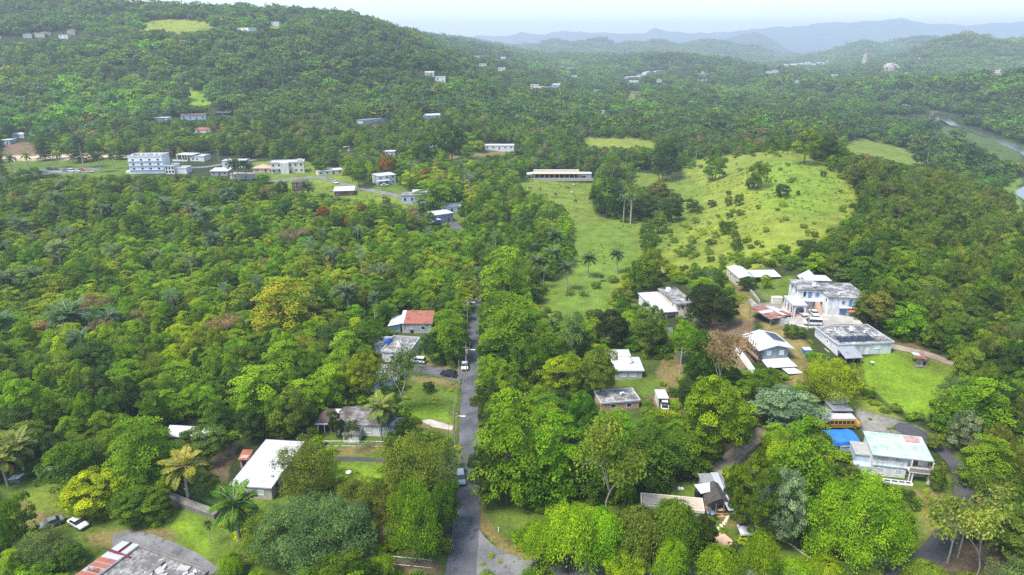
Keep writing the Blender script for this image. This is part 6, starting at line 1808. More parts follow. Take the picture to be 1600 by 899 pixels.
# school bus
p = P(1309, 668); q = P(1328, 667)
rz = math.atan2(q.y - p.y, q.x - p.x); e = empty('school_bus', (p.x, p.y, p.z + .1), rz, 'yellow orange bus with white roof parked beside the blue tarpaulin', 'bus')
YEL = plain('bus_yellow', (.52, .28, .03), .5, .35)
MB().box(-4.5, 3.2, -1.2, 1.2, .5, 2.55).build('body', YEL, e, bevel=.08); MB().box(3.0, 4.5, -1.05, 1.05, .5, 1.5).build('bonnet', YEL, e, bevel=.12)
MB().box(-4.52, 3.22, -1.15, 1.15, 2.5, 2.85).build('roof', R_WHITE, e, bevel=.12); MB().box(-4.4, 3.1, -1.23, 1.23, 1.12, 1.2).box(-4.4, 3.1, -1.225, 1.225, .82, .88).build('stripe', BLACKP, e)
for i in range(8):
    for y in (-1.21, 1.21): MB().box(-4.2 + i * .9, -3.5 + i * .9, y - .02, y + .02, 1.5, 2.25).build('window', CARGLASS, e)
MB().box(3.21, 3.26, -1.0, 1.0, 1.6, 2.3).build('windscreen', CARGLASS, e)
for x in (-2.9, 3.3):
    for y in (-1.05, 1.05): t = MB().cyl(x, .48, y - .15, y + .15, .48, .48, 14, 'y').build('tyre', RUBBER, e); MB().cyl(x, .48, y - .17, y + .17, .24, .24, 10, 'y').build('rim', METAL, t)
for y in (-.8, .8): MB().cyl(y, 1.0, 4.49, 4.56, .14, .14, 10, 'x').build('headlight', LAMPGLASS, e)
PLACED.append((p.x, p.y, 4))

# ------------------------------------------------------------------ poles, wires, fence
def pole(px, hgt, label, lamp=True, arm=True, transformer=False, loc=None, mat=None):
    p = P(*px) if loc is None else loc
    e = prop('utility_pole', label, 'utility pole', p, 0.0)
    MB().tube([(0, 0, -1), (0, 0, hgt * .5), (0, 0, hgt)], [.17, .14, .10], 8).build('pole', mat or BARK_PALE, e)
    if arm: MB().box(-1.1, 1.1, -.06, .06, hgt - .9, hgt - .75).build('crossarm', WOOD, e)
    if arm:
        for x in (-1.0, -.4, .4, 1.0): MB().cyl(x, 0, hgt - .75, hgt - .5, .05, .04, 6).build('insulator', CONC, e)
    if transformer: MB().cyl(.35, 0, hgt - 2.4, hgt - 1.3, .27, .27, 10).build('transformer', METAL, e)
    if lamp:
        MB().tube([(0, 0, hgt - 1.8), (1.0, -.3, hgt - 1.2), (2.0, -.5, hgt - 1.15)], .04, 5).build('lamp_arm', METAL, e); MB().box(1.9, 2.5, -.65, -.4, hgt - 1.25, hgt - 1.1).build('lamp_head', TRIM, e)
    PLACED.append((p.x, p.y, .4))
    return p, hgt
polesR = [pole((731, 512), 10, 'utility pole with lamp where the road narrows between tall trees', True, True, True),
          pole((729, 592), 10, 'utility pole with transformer at the mouth of the driveway', True, True, True),
          pole((711, 700), 9.5, 'utility pole on the verge opposite the tall roadside trees'),
          pole((707, 800), 9.5, 'utility pole behind the dark green roadside tree', False)]
pole((718, 600), 7, 'slim bare pole beside the driveway gate', False, False); pole((1062, 585), 8, 'grey lamp pole beside the hillside drive', True, False, mat=CONC)
pole((1480, 880), 9, 'lamp pole standing on the bare earth beside the dark lane', True, True, mat=CONC); pole((1496, 872), 5, 'short pole near the lamp pole on bare earth', False, False, mat=CONC)
pole((110, 742), 7, 'leaning grey pole by the mossy retaining wall', False, True, mat=CONC); pole((1262, 516), 7, 'thin dark pole beside the white van', False, False)
pole((343, 260), 9, 'pale pole behind the three storey white block', False, True, mat=CONC); pole((82, 246), 9, 'pale pole on the clay track', False, True, mat=CONC)
WIRE = plain('black_cable', (.03, .03, .03), .6, .2)
for (a, ha), (b, hb) in zip(polesR[:-1], polesR[1:]):
    for x, z, lab in ((-1.0, -.5, 'upper power cable strung along the road on the outer insulators'), (1.0, -.5, 'upper power cable strung along the road on the inner insulators'), (0, -2.2, 'thick lower cable strung along the road')):
        pts = []
        for i in range(11):
            t = i / 10; pts.append((a.x + (b.x - a.x) * t + x, a.y + (b.y - a.y) * t, a.z + ha + (b.z + hb - a.z - ha) * t + z - 1.0 * 4 * t * (1 - t) * .8))
        tag(MB().tube(pts, .034 if z > -1 else .045, 4).build('power_cable', WIRE), lab, 'cable', 'power cables along the road')
def chain_fence(px, hgt, label, name='chain_link_fence', world=None):
    q = [P(*a) for a in px]
    x, y, _ = smooth_line([(a.x, a.y, 1) for a in q], .6); z = height(x, y)
    e = prop(name, label, 'fence', (0, 0, 0))
    for i in range(0, len(x), 4): MB().tube([(x[i], y[i], z[i] - .3), (x[i], y[i], z[i] + hgt)], .04, 6).build('post', METAL, e)
    m = MB(); n = len(x)
    for k in (0.05, hgt): m.tube([(x[i], y[i], z[i] + k) for i in range(n)], .025, 4)
    for i in range(n - 1):
        for s in range(4):
            z0, z1 = hgt * s / 4, hgt * (s + 1) / 4
            m.tube([(x[i], y[i], z[i] + z0), (x[i + 1], y[i + 1], z[i + 1] + z1)], .009, 3); m.tube([(x[i], y[i], z[i] + z1), (x[i + 1], y[i + 1], z[i + 1] + z0)], .009, 3)
    m.build('wire_mesh', METAL, e)
chain_fence([(577, 875), (620, 882), (660, 891), (675, 888)], 1.7, 'chain link fence along the bare yard beside the road'); chain_fence([(503, 697), (560, 697), (600, 698)], 1.3, 'thin wire fence in front of the black stained bungalow')
chain_fence([(1205, 470), (1186, 462), (1174, 450)], 1.2, 'wire fence round the garden of the long hilltop shed')
e = prop('sign_post', 'small leaning signpost on the dry verge at the road junction', 'sign', P(793, 853)); MB().box(-.04, .04, -.04, .04, -.3, 1.4).build('post', WOOD, e); MB().box(-.5, .5, -.06, -.041, 1.0, 1.4).build('board', plain('rust_board', (.22, .1, .05)), e)
e = prop('marker_post', 'short white marker post on the dry verge near the signpost', 'post', P(779, 832)); MB().cyl(0, 0, -.2, 1.0, .08, .08, 8).build('post', TRIM, e); MB().cyl(0, 0, 1.0, 1.08, .1, .1, 8).build('cap', TRIM, e)

# ------------------------------------------------------------------ cattle on the pasture
def cow_mesh(graze):
    me = bpy.data.meshes.new('cow')
    hz2 = (.25 if graze else 1.35)
    V = [(0, 0, 1.0), (.75, 0, 1.02), (-.75, 0, 1.05), (1.05, 0, 1.0 if graze else 1.22), (1.35, 0, .6 if graze else 1.4), (1.55, 0, hz2), (1.75, 0, hz2 - .12)]
    E = [(0, 1), (0, 2), (1, 3), (3, 4), (4, 5), (5, 6)]; R = [.40, .36, .36, .24, .17, .16, .10]
    for x, r in ((.62, 1), (-.68, 2)):
        for y in (-.22, .22):
            n = len(V); k = .08 if x < 0 else -.03
            V += [(x, y, .78), (x - k, y * 1.05, .42), (x, y * 1.05, .0)]; E += [(r, n), (n, n + 1), (n + 1, n + 2)]; R += [.17, .085, .07]
    n = len(V); V += [(-1.12, 0, 1.15), (-1.2, 0, .55)]; E += [(2, n), (n, n + 1)]; R += [.07, .035]
    for y in (-1, 1):
        n = len(V); V.append((1.5, y * .24, hz2 + .14)); E.append((5, n)); R.append(.045)
    me.from_pydata(V, E, [])
    o = bpy.data.objects.new('cow', me); COL.objects.link(o)
    o.modifiers.new('skin', 'SKIN'); o.modifiers.new('sub', 'SUBSURF').render_levels = 1
    for i, sv in enumerate(me.skin_vertices[0].data): sv.radius = (R[i], R[i]); sv.use_root = i == 0
    dg = bpy.context.evaluated_depsgraph_get(); m2 = bpy.data.meshes.new_from_object(o.evaluated_get(dg))
    bpy.data.objects.remove(o); return m2
COWS = [cow_mesh(True), cow_mesh(False)]
HIDE = tint_material('cow_hide', .8, .1)
for m in COWS: m.materials.clear(); m.materials.append(HIDE)
for i, (u, v, c, lab) in enumerate(((828, 296, (.10, .035, .018), 'reddish brown cow grazing below the lean-to end of the barn'), (844, 297, (.12, .05, .03), 'brown cow grazing below the middle of the barn'), (888, 295, (.11, .045, .025), 'brown cow grazing by the worn track under the barn'), (897, 291, (.62, .6, .52), 'white cow close to the barn yard wall'),
                                    (868, 305, (.09, .03, .015), 'dark red cow standing beside a small bush'), (899, 316, (.10, .04, .02), 'brown cow on open grass farthest below the barn'), (893, 303, (.66, .65, .6), 'small white cow in the middle of the pasture'))):
    p = P(u, v); o = tag(link('cow', COWS[i % 2], None, p, i * 1.3), lab.replace('farthest', 'well'), 'cow', 'cattle grazing in the pasture'); o.color = (*c, 1)
# ------------------------------------------------------------------ trees placed one by one
# kind, centre column, foot row, top row, width in pixels, colour, label
def tree_px(kind, u, vb, vt, w, colour, label, mark=None, group=None, whole=True, base=None):
    lib = LIB[kind]
    R, H = lib[0][2], lib[0][3]
    p = P(u, vb)
    dep = p.y * CP - (p.z - CAM_Z) * SP
    if kind in ('palm', 'royal', 'banana'):
        a, ty, tz = ray(u, vt)
        Hh = max(1.0, float(CAM_Z + p.y * tz / ty - p.z)) * (.9 if kind != 'banana' else 1)
        Rr = w * dep / FPX / 2 * 1.2
    else:
        # a crown seen from above: its outline spans from the far side's top to the near side's foot
        b = {'dome': .15, 'layer': .14, 'bush': .02, 'mango': .1, 'giant': .06, 'weeping': .12, 'plume': .14, 'sparse': .35, 'spreading': .35, 'yellow': .14, 'red': .26}.get(kind, .2)
        for _ in range(3):
            Rv = w * dep / FPX / 2
            e = PITCH - math.atan((449.5 - (vt + vb) / 2) / FPX)
            sm = (vb - vt) / 2 * dep / FPX
            h_ = math.sqrt(max(sm ** 2 - (Rv * math.sin(e)) ** 2, (.42 * Rv) ** 2)) / math.cos(e)
            Hh = 2 * h_ / (1 - b)
            q = P(u, (vt + vb) / 2, Hh - h_)
            p = Vector((q.x, q.y, hz(q.x, q.y)))
            dep = q.y * CP - (q.z - CAM_Z) * SP
        Rr = Rv * {'dome': .86, 'weeping': .86, 'mango': .90, 'giant': .92, 'plume': .84, 'layer': .94, 'red': .86, 'bush': .82}.get(kind, 1.0)
        Hh *= .97
    if kind in ('palm', 'royal'):
        k = Rr / R
        plant(kind, p.x, p.y, k, max(k, Hh / H), colour, label, group, whole, z=p.z - .1 - max(0.0, H * k - Hh))
    else: plant(kind, p.x, p.y, Rr / R, Hh / H, colour, label, group, whole)
    PLACED.append((p.x, p.y, Rr * .85))
    if mark: LANDMARKS.append((mark, p.x, p.y))
    if kind not in ('palm', 'royal', 'banana', 'shrub', 'sparse'):
        KEEP_CLEAR.append((u - w * .36, vt + (vb - vt) * .08, u + w * .36, vt + (vb - vt) * .72, math.hypot(p.x, p.y)))
    return p
HAND = [
    # west foreground
    ('layer', 222, 758, 628, 118, 'bright green', 'tall bright green layered tree overtopping the tin gable shed', 'the tall layered tree by the tin shed'),
    ('mango', 146, 806, 724, 112, 'yellow green', 'dense yellow green mango tree behind the parked white saloon', 'the yellow green mango by the white saloon'),
    ('mango', 214, 818, 754, 94, 'mid green', 'round mid green tree standing against the yellow green mango, nearer the forecourt'),
    ('weeping', 478, 780, 684, 106, 'olive green', 'round olive green tree hiding the end of the long white roof house', 'the round olive tree'),
    ('giant', 494, 905, 756, 182, 'grey green', 'huge grey green spreading tree with drooping skirts on the lawn', 'the huge grey green tree'),
    ('weeping', 648, 780, 664, 126, 'olive green', 'dark olive feathery tree between garden path and road', 'the feathery olive tree'),
    ('weeping', 646, 868, 740, 98, 'bright green', 'vine covered bright green tree above the chain link fence'),
    ('dome', 694, 826, 748, 64, 'mid green', 'green tree leaning over the road edge beyond the chain link fence'),
    ('sparse', 700, 770, 700, 50, 'grey green', 'pale leaved tree on the verge opposite the moving car'),
    ('weeping', 558, 800, 738, 90, 'olive green', 'yellowish bushy tree beside the huge grey green one'),
    ('dome', 606, 830, 760, 50, 'brownish green', 'dark brownish tree in the shade behind the vine covered tree'),
    ('weeping', 66, 885, 822, 96, 'grey green', 'grey green bush at the corner of the derelict building', None),
    ('dome', 20, 858, 772, 62, 'mid green', 'round green bush tree on the rough lawn, cut by the picture edge'),
    ('dome', 58, 915, 870, 64, 'bright green', 'bright green bush under the grey green corner bush'),
    ('dome', 112, 890, 846, 50, 'mid green', 'mid green bush touching the derelict building wall'),
    ('mango', 310, 722, 666, 100, 'olive green', 'broad olive mango hiding the front of the tin gable shed'),
    ('sparse', 260, 775, 742, 26, 'yellow green', 'small yellow leaved tree beside the mango clump'),
    ('plume', 596, 905, 862, 50, 'bright green', 'feathery young tree in front of the chain link fence gate'),
    ('dome', 352, 806, 780, 26, 'dark green', 'small dark tree at the corner of the long white roof house'),
    ('plume', 360, 900, 862, 46, 'bright green', 'feathery bright shrub tree beside the huge grey green tree'),
    ('mango', 568, 618, 546, 58, 'yellow green', 'bright yellow green mango in front of the weathered flat roof house', 'the bright mango by the flat roof house'),
    ('sparse', 622, 618, 542, 66, 'grey green', 'slender pale trunked tree rising before the weathered flat roof house'),
    ('layer', 698, 556, 468, 76, 'bright green', 'layered roadside tree beside the rust roofed house', 'the layered tree by the rust roofed house'),
    ('dome', 680, 562, 512, 50, 'dark green', 'dark spreading tree shading the lawn beside the driveway'),
    ('dome', 610, 664, 618, 36, 'mid green', 'green tree rising behind the palm of the stained bungalow'),
    ('dome', 634, 690, 648, 40, 'dark green', 'dark tree at the turquoise end of the stained bungalow'),
    ('sparse', 556, 692, 656, 30, 'dark green', 'small dark tree before the white front room'),
    ('dome', 670, 614, 594, 22, 'dark green', 'small dark shrub tree in the field under the black utility vehicle'),
    ('dome', 524, 680, 640, 30, 'dark green', 'dark tree between brown annex and stained bungalow'),
    # east of the road
    ('mango', 880, 618, 550, 84, 'yellow green', 'bright yellow green round mango behind the tall roadside trees', 'the round bright mango'),
    ('dome', 938, 616, 538, 60, 'olive green', 'olive tree with reddish leaves beside the stepped white roof house'),
    ('mango', 1122, 706, 580, 130, 'bright green', 'massive bright green mango on the east slope', 'the massive bright mango'),
    ('dome', 1228, 668, 598, 116, 'silvery green', 'silvery grey tree behind the tall layered tree on the slope', 'the silvery tree'),
    ('layer', 1258, 775, 626, 124, 'bright green', 'tall layered tree in front of the blue tarpaulin', 'the tall layered tree by the tarpaulin'),
    ('mango', 1178, 838, 704, 92, 'mid green', 'large dark green mango overhanging the tin roofed house', 'the mango over the tin roofed house'),
    ('mango', 1222, 842, 726, 92, 'silvery green', 'pale leaved mango beside the dirt track, grown into the darker one'),
    ('giant', 1345, 888, 730, 184, 'bright green', 'very large yellow green tree in front of the pale green roof house', 'the very large yellow green tree'),
    ('dome', 1310, 800, 740, 60, 'yellow green', 'yellow green shoulder tree rising behind the very large one'),
    ('spreading', 1545, 872, 748, 140, 'twig olive', 'wide olive tree with bare twigs and rusty flowers above the bare earth', 'the wide olive tree'),
    ('layer', 1532, 680, 568, 136, 'bright green', 'tall bright layered tree at the edge of the bright lawn', 'the layered tree by the bright lawn'),
    ('layer', 1548, 760, 664, 92, 'bright green', 'layered tree leaning over the dark lane'),
    ('dome', 1510, 710, 640, 60, 'silvery green', 'silvery bush tree at the top of the dark lane'),
    ('weeping', 1590, 760, 690, 60, 'olive green', 'olive tree at the eastern edge above the dark lane'),
    ('mango', 1110, 508, 442, 84, 'deep green', 'very dark round mango beside the verandah house', 'the very dark mango'),
    ('weeping', 1302, 628, 556, 92, 'yellow green', 'yellow green bushy tree under the corner of the white warehouse', 'the bushy tree under the warehouse'),
    ('dome', 1196, 628, 568, 58, 'mid green', 'mid green tree in front of the raised gable house'),
    ('dome', 1092, 610, 512, 68, 'mid green', 'green tree beside the hillside drive'),
    ('dome', 1070, 560, 500, 46, 'bright green', 'bright green tree under the verandah house steps'),
    ('dome', 1075, 640, 588, 50, 'dark green', 'dark tree between hillside drive and massive mango'),
    ('dome', 1015, 548, 470, 62, 'olive green', 'olive topped tree in front of the verandah house'),
    ('mango', 955, 540, 480, 62, 'deep green', 'very dark round tree at the lower end of the pasture'),
    ('dome', 905, 560, 510, 50, 'dark green', 'dark green tree in the hollow below the pasture'),
    ('sparse', 895, 545, 490, 44, 'grey green', 'thin pale tree at the lower edge of the pasture'),
    ('dome', 972, 472, 448, 40, 'olive green', 'low olive bush tree at the pasture corner'),
    ('dome', 1005, 460, 398, 64, 'mid green', 'leafy green tree on the pasture bank above the verandah house'),
    ('dome', 1020, 440, 385, 40, 'yellow green', 'yellowish tree on the slope where pasture meets hill'),
    ('mango', 1240, 528, 505, 34, 'mid green', 'clipped green bush between raised gable house and white van'),
    ('dome', 1168, 452, 431, 32, 'dark green', 'small dark tree at the foot of the long hilltop shed'),
    ('dome', 1197, 448, 428, 20, 'yellow green', 'small yellow green tree on the hilltop lawn'),
    ('sparse', 1132, 592, 516, 66, 'pale brown', 'bare grey tree with pale branches beside the dirt yard', 'the bare grey tree'),
    ('layer', 1355, 440, 392, 74, 'mid green', 'broad green tree behind the arched white house'),
    ('dome', 1375, 505, 452, 60, 'brownish green', 'brownish tree beside the east wing of the arched house'),
    ('layer', 1420, 520, 462, 80, 'bright green', 'bright layered tree above the dirt lane'),
    ('dome', 1466, 768, 722, 36, 'olive green', 'olive shrub tree at the balcony corner of the pale green roof house'),
    ('dome', 1462, 702, 674, 26, 'olive green', 'small olive tree behind the pale green roof house'),
    ('dome', 940, 788, 770, 26, 'mid green', 'clipped round bush at the edge of the weedy strip'),
    # lower east thicket
    ('plume', 848, 882, 810, 66, 'bright green', 'bright feathery thicket tree on the corner of the side road'),
    ('plume', 892, 888, 784, 96, 'bright green', 'tall bright feathery tree above the side road', 'the tall feathery tree above the side road'),
    ('plume', 940, 880, 792, 84, 'bright green', 'feathery green tree grown together beside the tall one above the side road'),
    ('plume', 1000, 880, 788, 92, 'olive green', 'olive tinted leafy tree in front of the cream parapet roof'),
    ('plume', 1052, 880, 778, 92, 'mid green', 'yellow tipped tree hiding the corner of the cream parapet roof'),
    ('dome', 1100, 862, 800, 50, 'dark green', 'dark green tree beside the peach patio'),
    ('weeping', 972, 905, 846, 84, 'yellow green', 'pale yellow green bush tree beside the bend of the side road'),
    ('plume', 1050, 925, 842, 66, 'bright green', 'upright bamboo clump with rounded top below the patio', 'the bamboo below the patio'),
    ('plume', 1122, 925, 848, 84, 'bright green', 'broad bamboo clump rising beside the peach patio'),
    ('plume', 1186, 928, 832, 70, 'bright green', 'tall bamboo clump in front of the narrow brown shed'),
    ('plume', 1240, 930, 868, 70, 'bright green', 'low bamboo clump by the small curved lawn'),
    ('plume', 1292, 930, 870, 90, 'bright green', 'bamboo clump beneath the very large yellow green tree'),
    ('plume', 1450, 925, 874, 70, 'olive green', 'olive bush beside the foot of the dark lane'),
    ('banana', 815, 545, 528, 30, 'bright green', 'banana plants in the hollow beneath the olive topped tree'),
    ('banana', 1030, 556, 535, 26, 'lush green', 'banana plants beside the hillside drive'),
    # roadside belt
    ('layer', 794, 766, 578, 116, 'bright green', 'tall bright layered tree leaning over the road', 'the tall layered tree over the road'),
    ('layer', 866, 766, 622, 124, 'bright green', 'spreading bright tree in the roadside wood behind the verge'),
    ('sparse', 960, 770, 650, 110, 'olive green', 'half bare tree with pale branches in the roadside wood', 'the half bare pale tree'),
    ('layer', 930, 762, 640, 110, 'mid green', 'green layered tree behind the half bare pale one'),
    ('layer', 1015, 752, 642, 116, 'mid green', 'green layered tree below the mottled flat roof house'),
    ('layer', 1076, 740, 662, 106, 'mid green', 'green tree above the weedy strip behind the tin roofed house'),
    ('dome', 760, 780, 690, 60, 'dark green', 'dark tree in the shade beside the straight road'),
    ('layer', 800, 560, 440, 110, 'bright green', 'tall layered tree beside the road opposite the rust roofed house'),
    ('layer', 790, 470, 368, 96, 'bright green', 'tall layered tree where the road enters the wood'),
    ('dome', 836, 600, 520, 70, 'mid green', 'rounded tree in the belt between road and pasture'),
    # pasture
    ('dome', 1040, 282, 218, 54, 'dark green', 'tall dark conical tree at the head of the pasture', 'the tall dark pasture tree'),
    ('mango', 950, 334, 278, 62, 'dark green', 'dark dense tree at the west end of the pasture grove', 'the pasture grove'),
    ('dome', 985, 338, 296, 44, 'mid green', 'green tree in the middle of the pasture grove'), ('dome', 1030, 318, 280, 44, 'brownish green', 'reddish brown tree at the back of the pasture grove'), ('mango', 1008, 340, 302, 44, 'dark green', 'dark tree in front of the reddish one in the grove'), ('mango', 1050, 344, 308, 42, 'dark green', 'dark tree at the eastern foot of the pasture grove'), ('dome', 1082, 332, 310, 26, 'dark green', 'small dark tree trailing off east of the pasture grove'),
    ('dome', 1118, 282, 240, 42, 'mid green', 'green bushy tree where the pasture narrows behind the grove'), ('sparse', 955, 276, 242, 30, 'olive green', 'pale olive tree just behind the barn end wall'), ('dome', 926, 270, 240, 30, 'brownish green', 'brownish tree behind the barn roof'), ('dome', 1000, 264, 228, 40, 'mid green', 'green tree between the barn and tall dark pasture tree'), ('dome', 985, 290, 268, 22, 'grey green', 'small grey green tree above the grove on the pasture'),
    ('dome', 1222, 308, 286, 30, 'dark green', 'round dark bush alone on the bright hill crest', 'the lone bush on the hill crest'), ('dome', 1247, 305, 297, 9, 'dark green', 'tiny dark bush beside the lone bush on the hill crest'), ('dome', 1113, 324, 312, 18, 'dark green', 'small round bush on the lower pasture edge'), ('dome', 1138, 322, 306, 16, 'mid green', 'first of two small pasture bushes near the hill foot'), ('dome', 1154, 322, 302, 18, 'mid green', 'second, taller of two small pasture bushes near the hill foot'), ('dome', 1185, 296, 250, 40, 'mid green', 'leafy green tree on the hill flank under the crest'), ('dome', 1172, 295, 277, 22, 'dark green', 'dark tree beside the leafy one on the hill flank'), ('dome', 1134, 366, 344, 28, 'mid green', 'round bush half way up the hillside pasture'), ('dome', 1151, 392, 370, 24, 'mid green', 'round bush low on the hillside pasture'), ('dome', 1148, 372, 358, 20, 'olive green', 'olive bush beside the round ones on the hillside'), ('dome', 1014, 396, 364, 40, 'mid green', 'green bushy tree on the bank dividing pasture and hill'), ('dome', 1030, 365, 330, 36, 'olive green', 'olive tree on the bank dividing pasture and hill'), ('dome', 1010, 372, 346, 30, 'mid green', 'low green tree in the pasture below the two royal palms'),
    ('dome', 1262, 248, 198, 46, 'olive green', 'tall olive tree on the hill crest skyline', 'the olive tree on the hill crest'), ('dome', 1290, 246, 208, 44, 'dark green', 'dark tree beside the olive one on the hill crest'), ('dome', 706, 248, 192, 46, 'dark green', 'dark rounded tree over the bare earth bank', 'the dark tree over the earth bank'), ('dome', 664, 250, 204, 60, 'mid green', 'broad green tree above the red flowering tree'), ('dome', 748, 235, 219, 24, 'yellow green', 'small round yellow green tree beside the bungalow above the bank'),
    ('layer', 675, 320, 262, 72, 'bright green', 'large layered tree beside the village road', 'the large village layered tree'), ('layer', 705, 318, 278, 34, 'dark green', 'dark layered tree behind the white hip roofed house'),
    ('red', 607, 268, 243, 30, 'mid green', 'small tree in full red flower beside the village houses', 'the red flowering tree'), ('yellow', 442, 512, 418, 118, 'bright green', 'large tree dotted with yellow flowers in the dense forest', 'the yellow flowering tree'), ('red', 546, 354, 338, 22, 'mid green', 'small tree with orange red blossom below the village road'), ('red', 505, 340, 322, 22, 'mid green', 'small orange blossomed tree in the upper forest'), ('red', 665, 282, 262, 20, 'olive green', 'small rusty flowered tree behind the large village layered tree'), ('dome', 1340, 290, 256, 30, 'brownish green', 'brownish topped tree on the eastern wood edge under the skyline'), ('red', 566, 330, 318, 14, 'mid green', 'tiny orange blossomed tree beside the village road'),
]
EXTRA = [
    ('layer', 962, 704, 627, 88, 'bright green', 'bright green tree hiding the front wall of the mottled flat roof house'), ('layer', 1010, 700, 640, 50, 'mid green', 'green tree at the corner of the mottled flat roof house'),
    ('layer', 64, 243, 198, 36, 'dark green', 'dark layered tree standing over the clay track beside the pale pole'), ('layer', 118, 247, 206, 36, 'dark green', 'dark broad tree behind the tall dark track palm'), ('layer', 142, 244, 208, 26, 'mid green', 'green tree at the bend of the clay track'), ('layer', 184, 244, 212, 28, 'mid green', 'green tree between clay track and three storey block'),
    ('dome', 36, 288, 262, 30, 'mid green', 'leafy tree in front of the western car park bay'), ('dome', 55, 286, 258, 22, 'bright green', 'small bright tree at the lower edge of the car park'), ('dome', 410, 285, 272, 30, 'mid green', 'clipped green tree below the pinkish hipped roof'), ('dome', 441, 305, 282, 24, 'dark green', 'dark round tree beside the brown timber house'), ('dome', 560, 286, 248, 40, 'mid green', 'green tree above the bend of the village road'), ('dome', 500, 268, 246, 30, 'mid green', 'green tree behind the long low bungalow'),
    ('dome', 645, 300, 276, 24, 'mid green', 'green tree between the grey villa and blue white house'), ('dome', 604, 324, 306, 18, 'brownish green', 'brownish bush tree below the village road'), ('dome', 726, 345, 312, 26, 'mid green', 'green tree beside the white hip roofed house'), ('dome', 738, 360, 330, 24, 'bright green', 'bright tree beside the blue grey house'), ('dome', 672, 350, 330, 22, 'mid green', 'green tree in front of the blue and white house'), ('dome', 660, 360, 338, 24, 'olive green', 'olive tree below the blue and white house'),
    ('layer', 400, 640, 556, 110, 'bright green', 'large bright tree hung with vines above the long white roof house', 'the large vine hung tree'), ('dome', 455, 675, 600, 70, 'olive green', 'olive flecked tree between the vine hung tree and brown annex'), ('layer', 440, 590, 520, 90, 'bright green', 'bright layered tree behind the vine hung one'),
]
BUSH = ('bush', 'pasture', 'hill flank', 'hillside', 'grove', 'shrub tree')
for t in HAND + EXTRA:
    if t[0] == 'dome' and any(b in t[6] for b in BUSH): t = ('bush',) + t[1:]
    tree_px(*t)
PALMS = [
    ('palm', 294, 782, 716, 64, 'palm yellow', 'yellow fronded coconut palm above the grey garden wall'), ('palm', 376, 850, 772, 74, 'mid green', 'low coconut palm with arching fronds beside the pallet'), ('palm', 42, 740, 688, 62, 'palm yellow', 'taller yellowish palm at the edge of the rough lawn'), ('palm', 14, 760, 710, 56, 'palm yellow', 'short yellow palm over the white canopy'), ('palm', 596, 690, 626, 50, 'palm yellow', 'leaning palm with hanging yellow fronds before the stained bungalow'),
    ('palm', 330, 850, 812, 14, 'olive green', 'stunted thin palm stump on the lawn below the garden wall'), ('palm', 885, 455, 412, 26, 'dark green', 'dark palm alone in the middle of the pasture'), ('palm', 918, 434, 398, 26, 'dark green', 'bushy dark palm on the pasture beyond the lone one'), ('palm', 964, 428, 392, 24, 'dark green', 'slim dark palm at the east side of the pasture'), ('palm', 940, 440, 430, 10, 'dark green', 'young low palm between the pasture palms'), ('royal', 974, 348, 304, 22, 'mid green', 'royal palm with white trunk before the pasture grove, the thinner one'), ('royal', 985, 350, 302, 24, 'mid green', 'royal palm with white trunk before the pasture grove, the fuller one'),
    ('palm', 364, 282, 252, 22, 'dark green', 'first of three clustered village palms beside the cream store'), ('palm', 374, 283, 250, 22, 'dark green', 'middle palm of the three clustered village palms'), ('palm', 386, 282, 252, 22, 'dark green', 'last of three clustered village palms, by the pink roof'),
    ('palm', 20, 272, 243, 18, 'mid green', 'palm at the west end of the car park'), ('palm', 47, 270, 238, 18, 'yellow green', 'yellowish palm between clay track and car park'), ('palm', 91, 262, 238, 16, 'yellow green', 'palm with pale fronds at the middle of the car park'), ('palm', 158, 270, 240, 18, 'dark green', 'dark palm on the bank beside the three storey block'), ('palm', 131, 262, 214, 26, 'dark green', 'tall dark palm beside the clay track'), ('palm', 178, 264, 241, 12, 'dark green', 'bare headed palm stump near the three storey block'),
    ('palm', 482, 312, 288, 26, 'dark green', 'dark bushy palm below the brown timber house'), ('palm', 98, 430, 380, 36, 'grey green', 'pale trunked palm standing clear in the forest west part'), ('palm', 112, 535, 484, 66, 'blue green', 'broad headed palm in the deep west forest', 'the broad forest palm'), ('palm', 130, 566, 524, 40, 'blue green', 'palm in front of the broad headed forest palm'), ('palm', 20, 470, 430, 44, 'blue green', 'palm at the forest edge of the picture, upper one'), ('palm', 14, 535, 495, 40, 'blue green', 'palm at the forest edge of the picture, lower one'), ('palm', 172, 528, 492, 40, 'blue green', 'palm beside the broad headed forest palm'), ('palm', 246, 428, 396, 28, 'blue green', 'palm in the sunlit middle of the west forest'), ('palm', 284, 424, 398, 24, 'blue green', 'smaller palm near the sunlit forest middle'), ('palm', 340, 410, 368, 34, 'blue green', 'palm with pale trunk in the upper forest'), ('palm', 325, 368, 330, 34, 'blue green', 'wide palm in the upper forest'), ('palm', 100, 352, 302, 30, 'blue green', 'tall palm under the car park woods'), ('palm', 262, 348, 312, 28, 'blue green', 'palm below the three storey white block'), ('palm', 60, 460, 425, 34, 'blue green', 'palm with leaning head in the west forest'), ('palm', 360, 330, 296, 26, 'blue green', 'palm below the clustered village palms'), ('palm', 40, 380, 345, 30, 'blue green', 'palm in the upper west forest near the picture edge'), ('palm', 170, 350, 322, 26, 'blue green', 'palm in the woods under the car park'),
    ('palm', 860, 430, 390, 36, 'mid green', 'palm rising from the belt beside the pasture'), ('palm', 868, 405, 362, 34, 'mid green', 'taller palm in the belt beside the pasture'), ('palm', 838, 440, 402, 30, 'mid green', 'palm hemmed in by roadside trees'), ('palm', 810, 256, 236, 14, 'dark green', 'small palm near the bungalow above the bank'),
]
for t in PALMS: tree_px(*t)

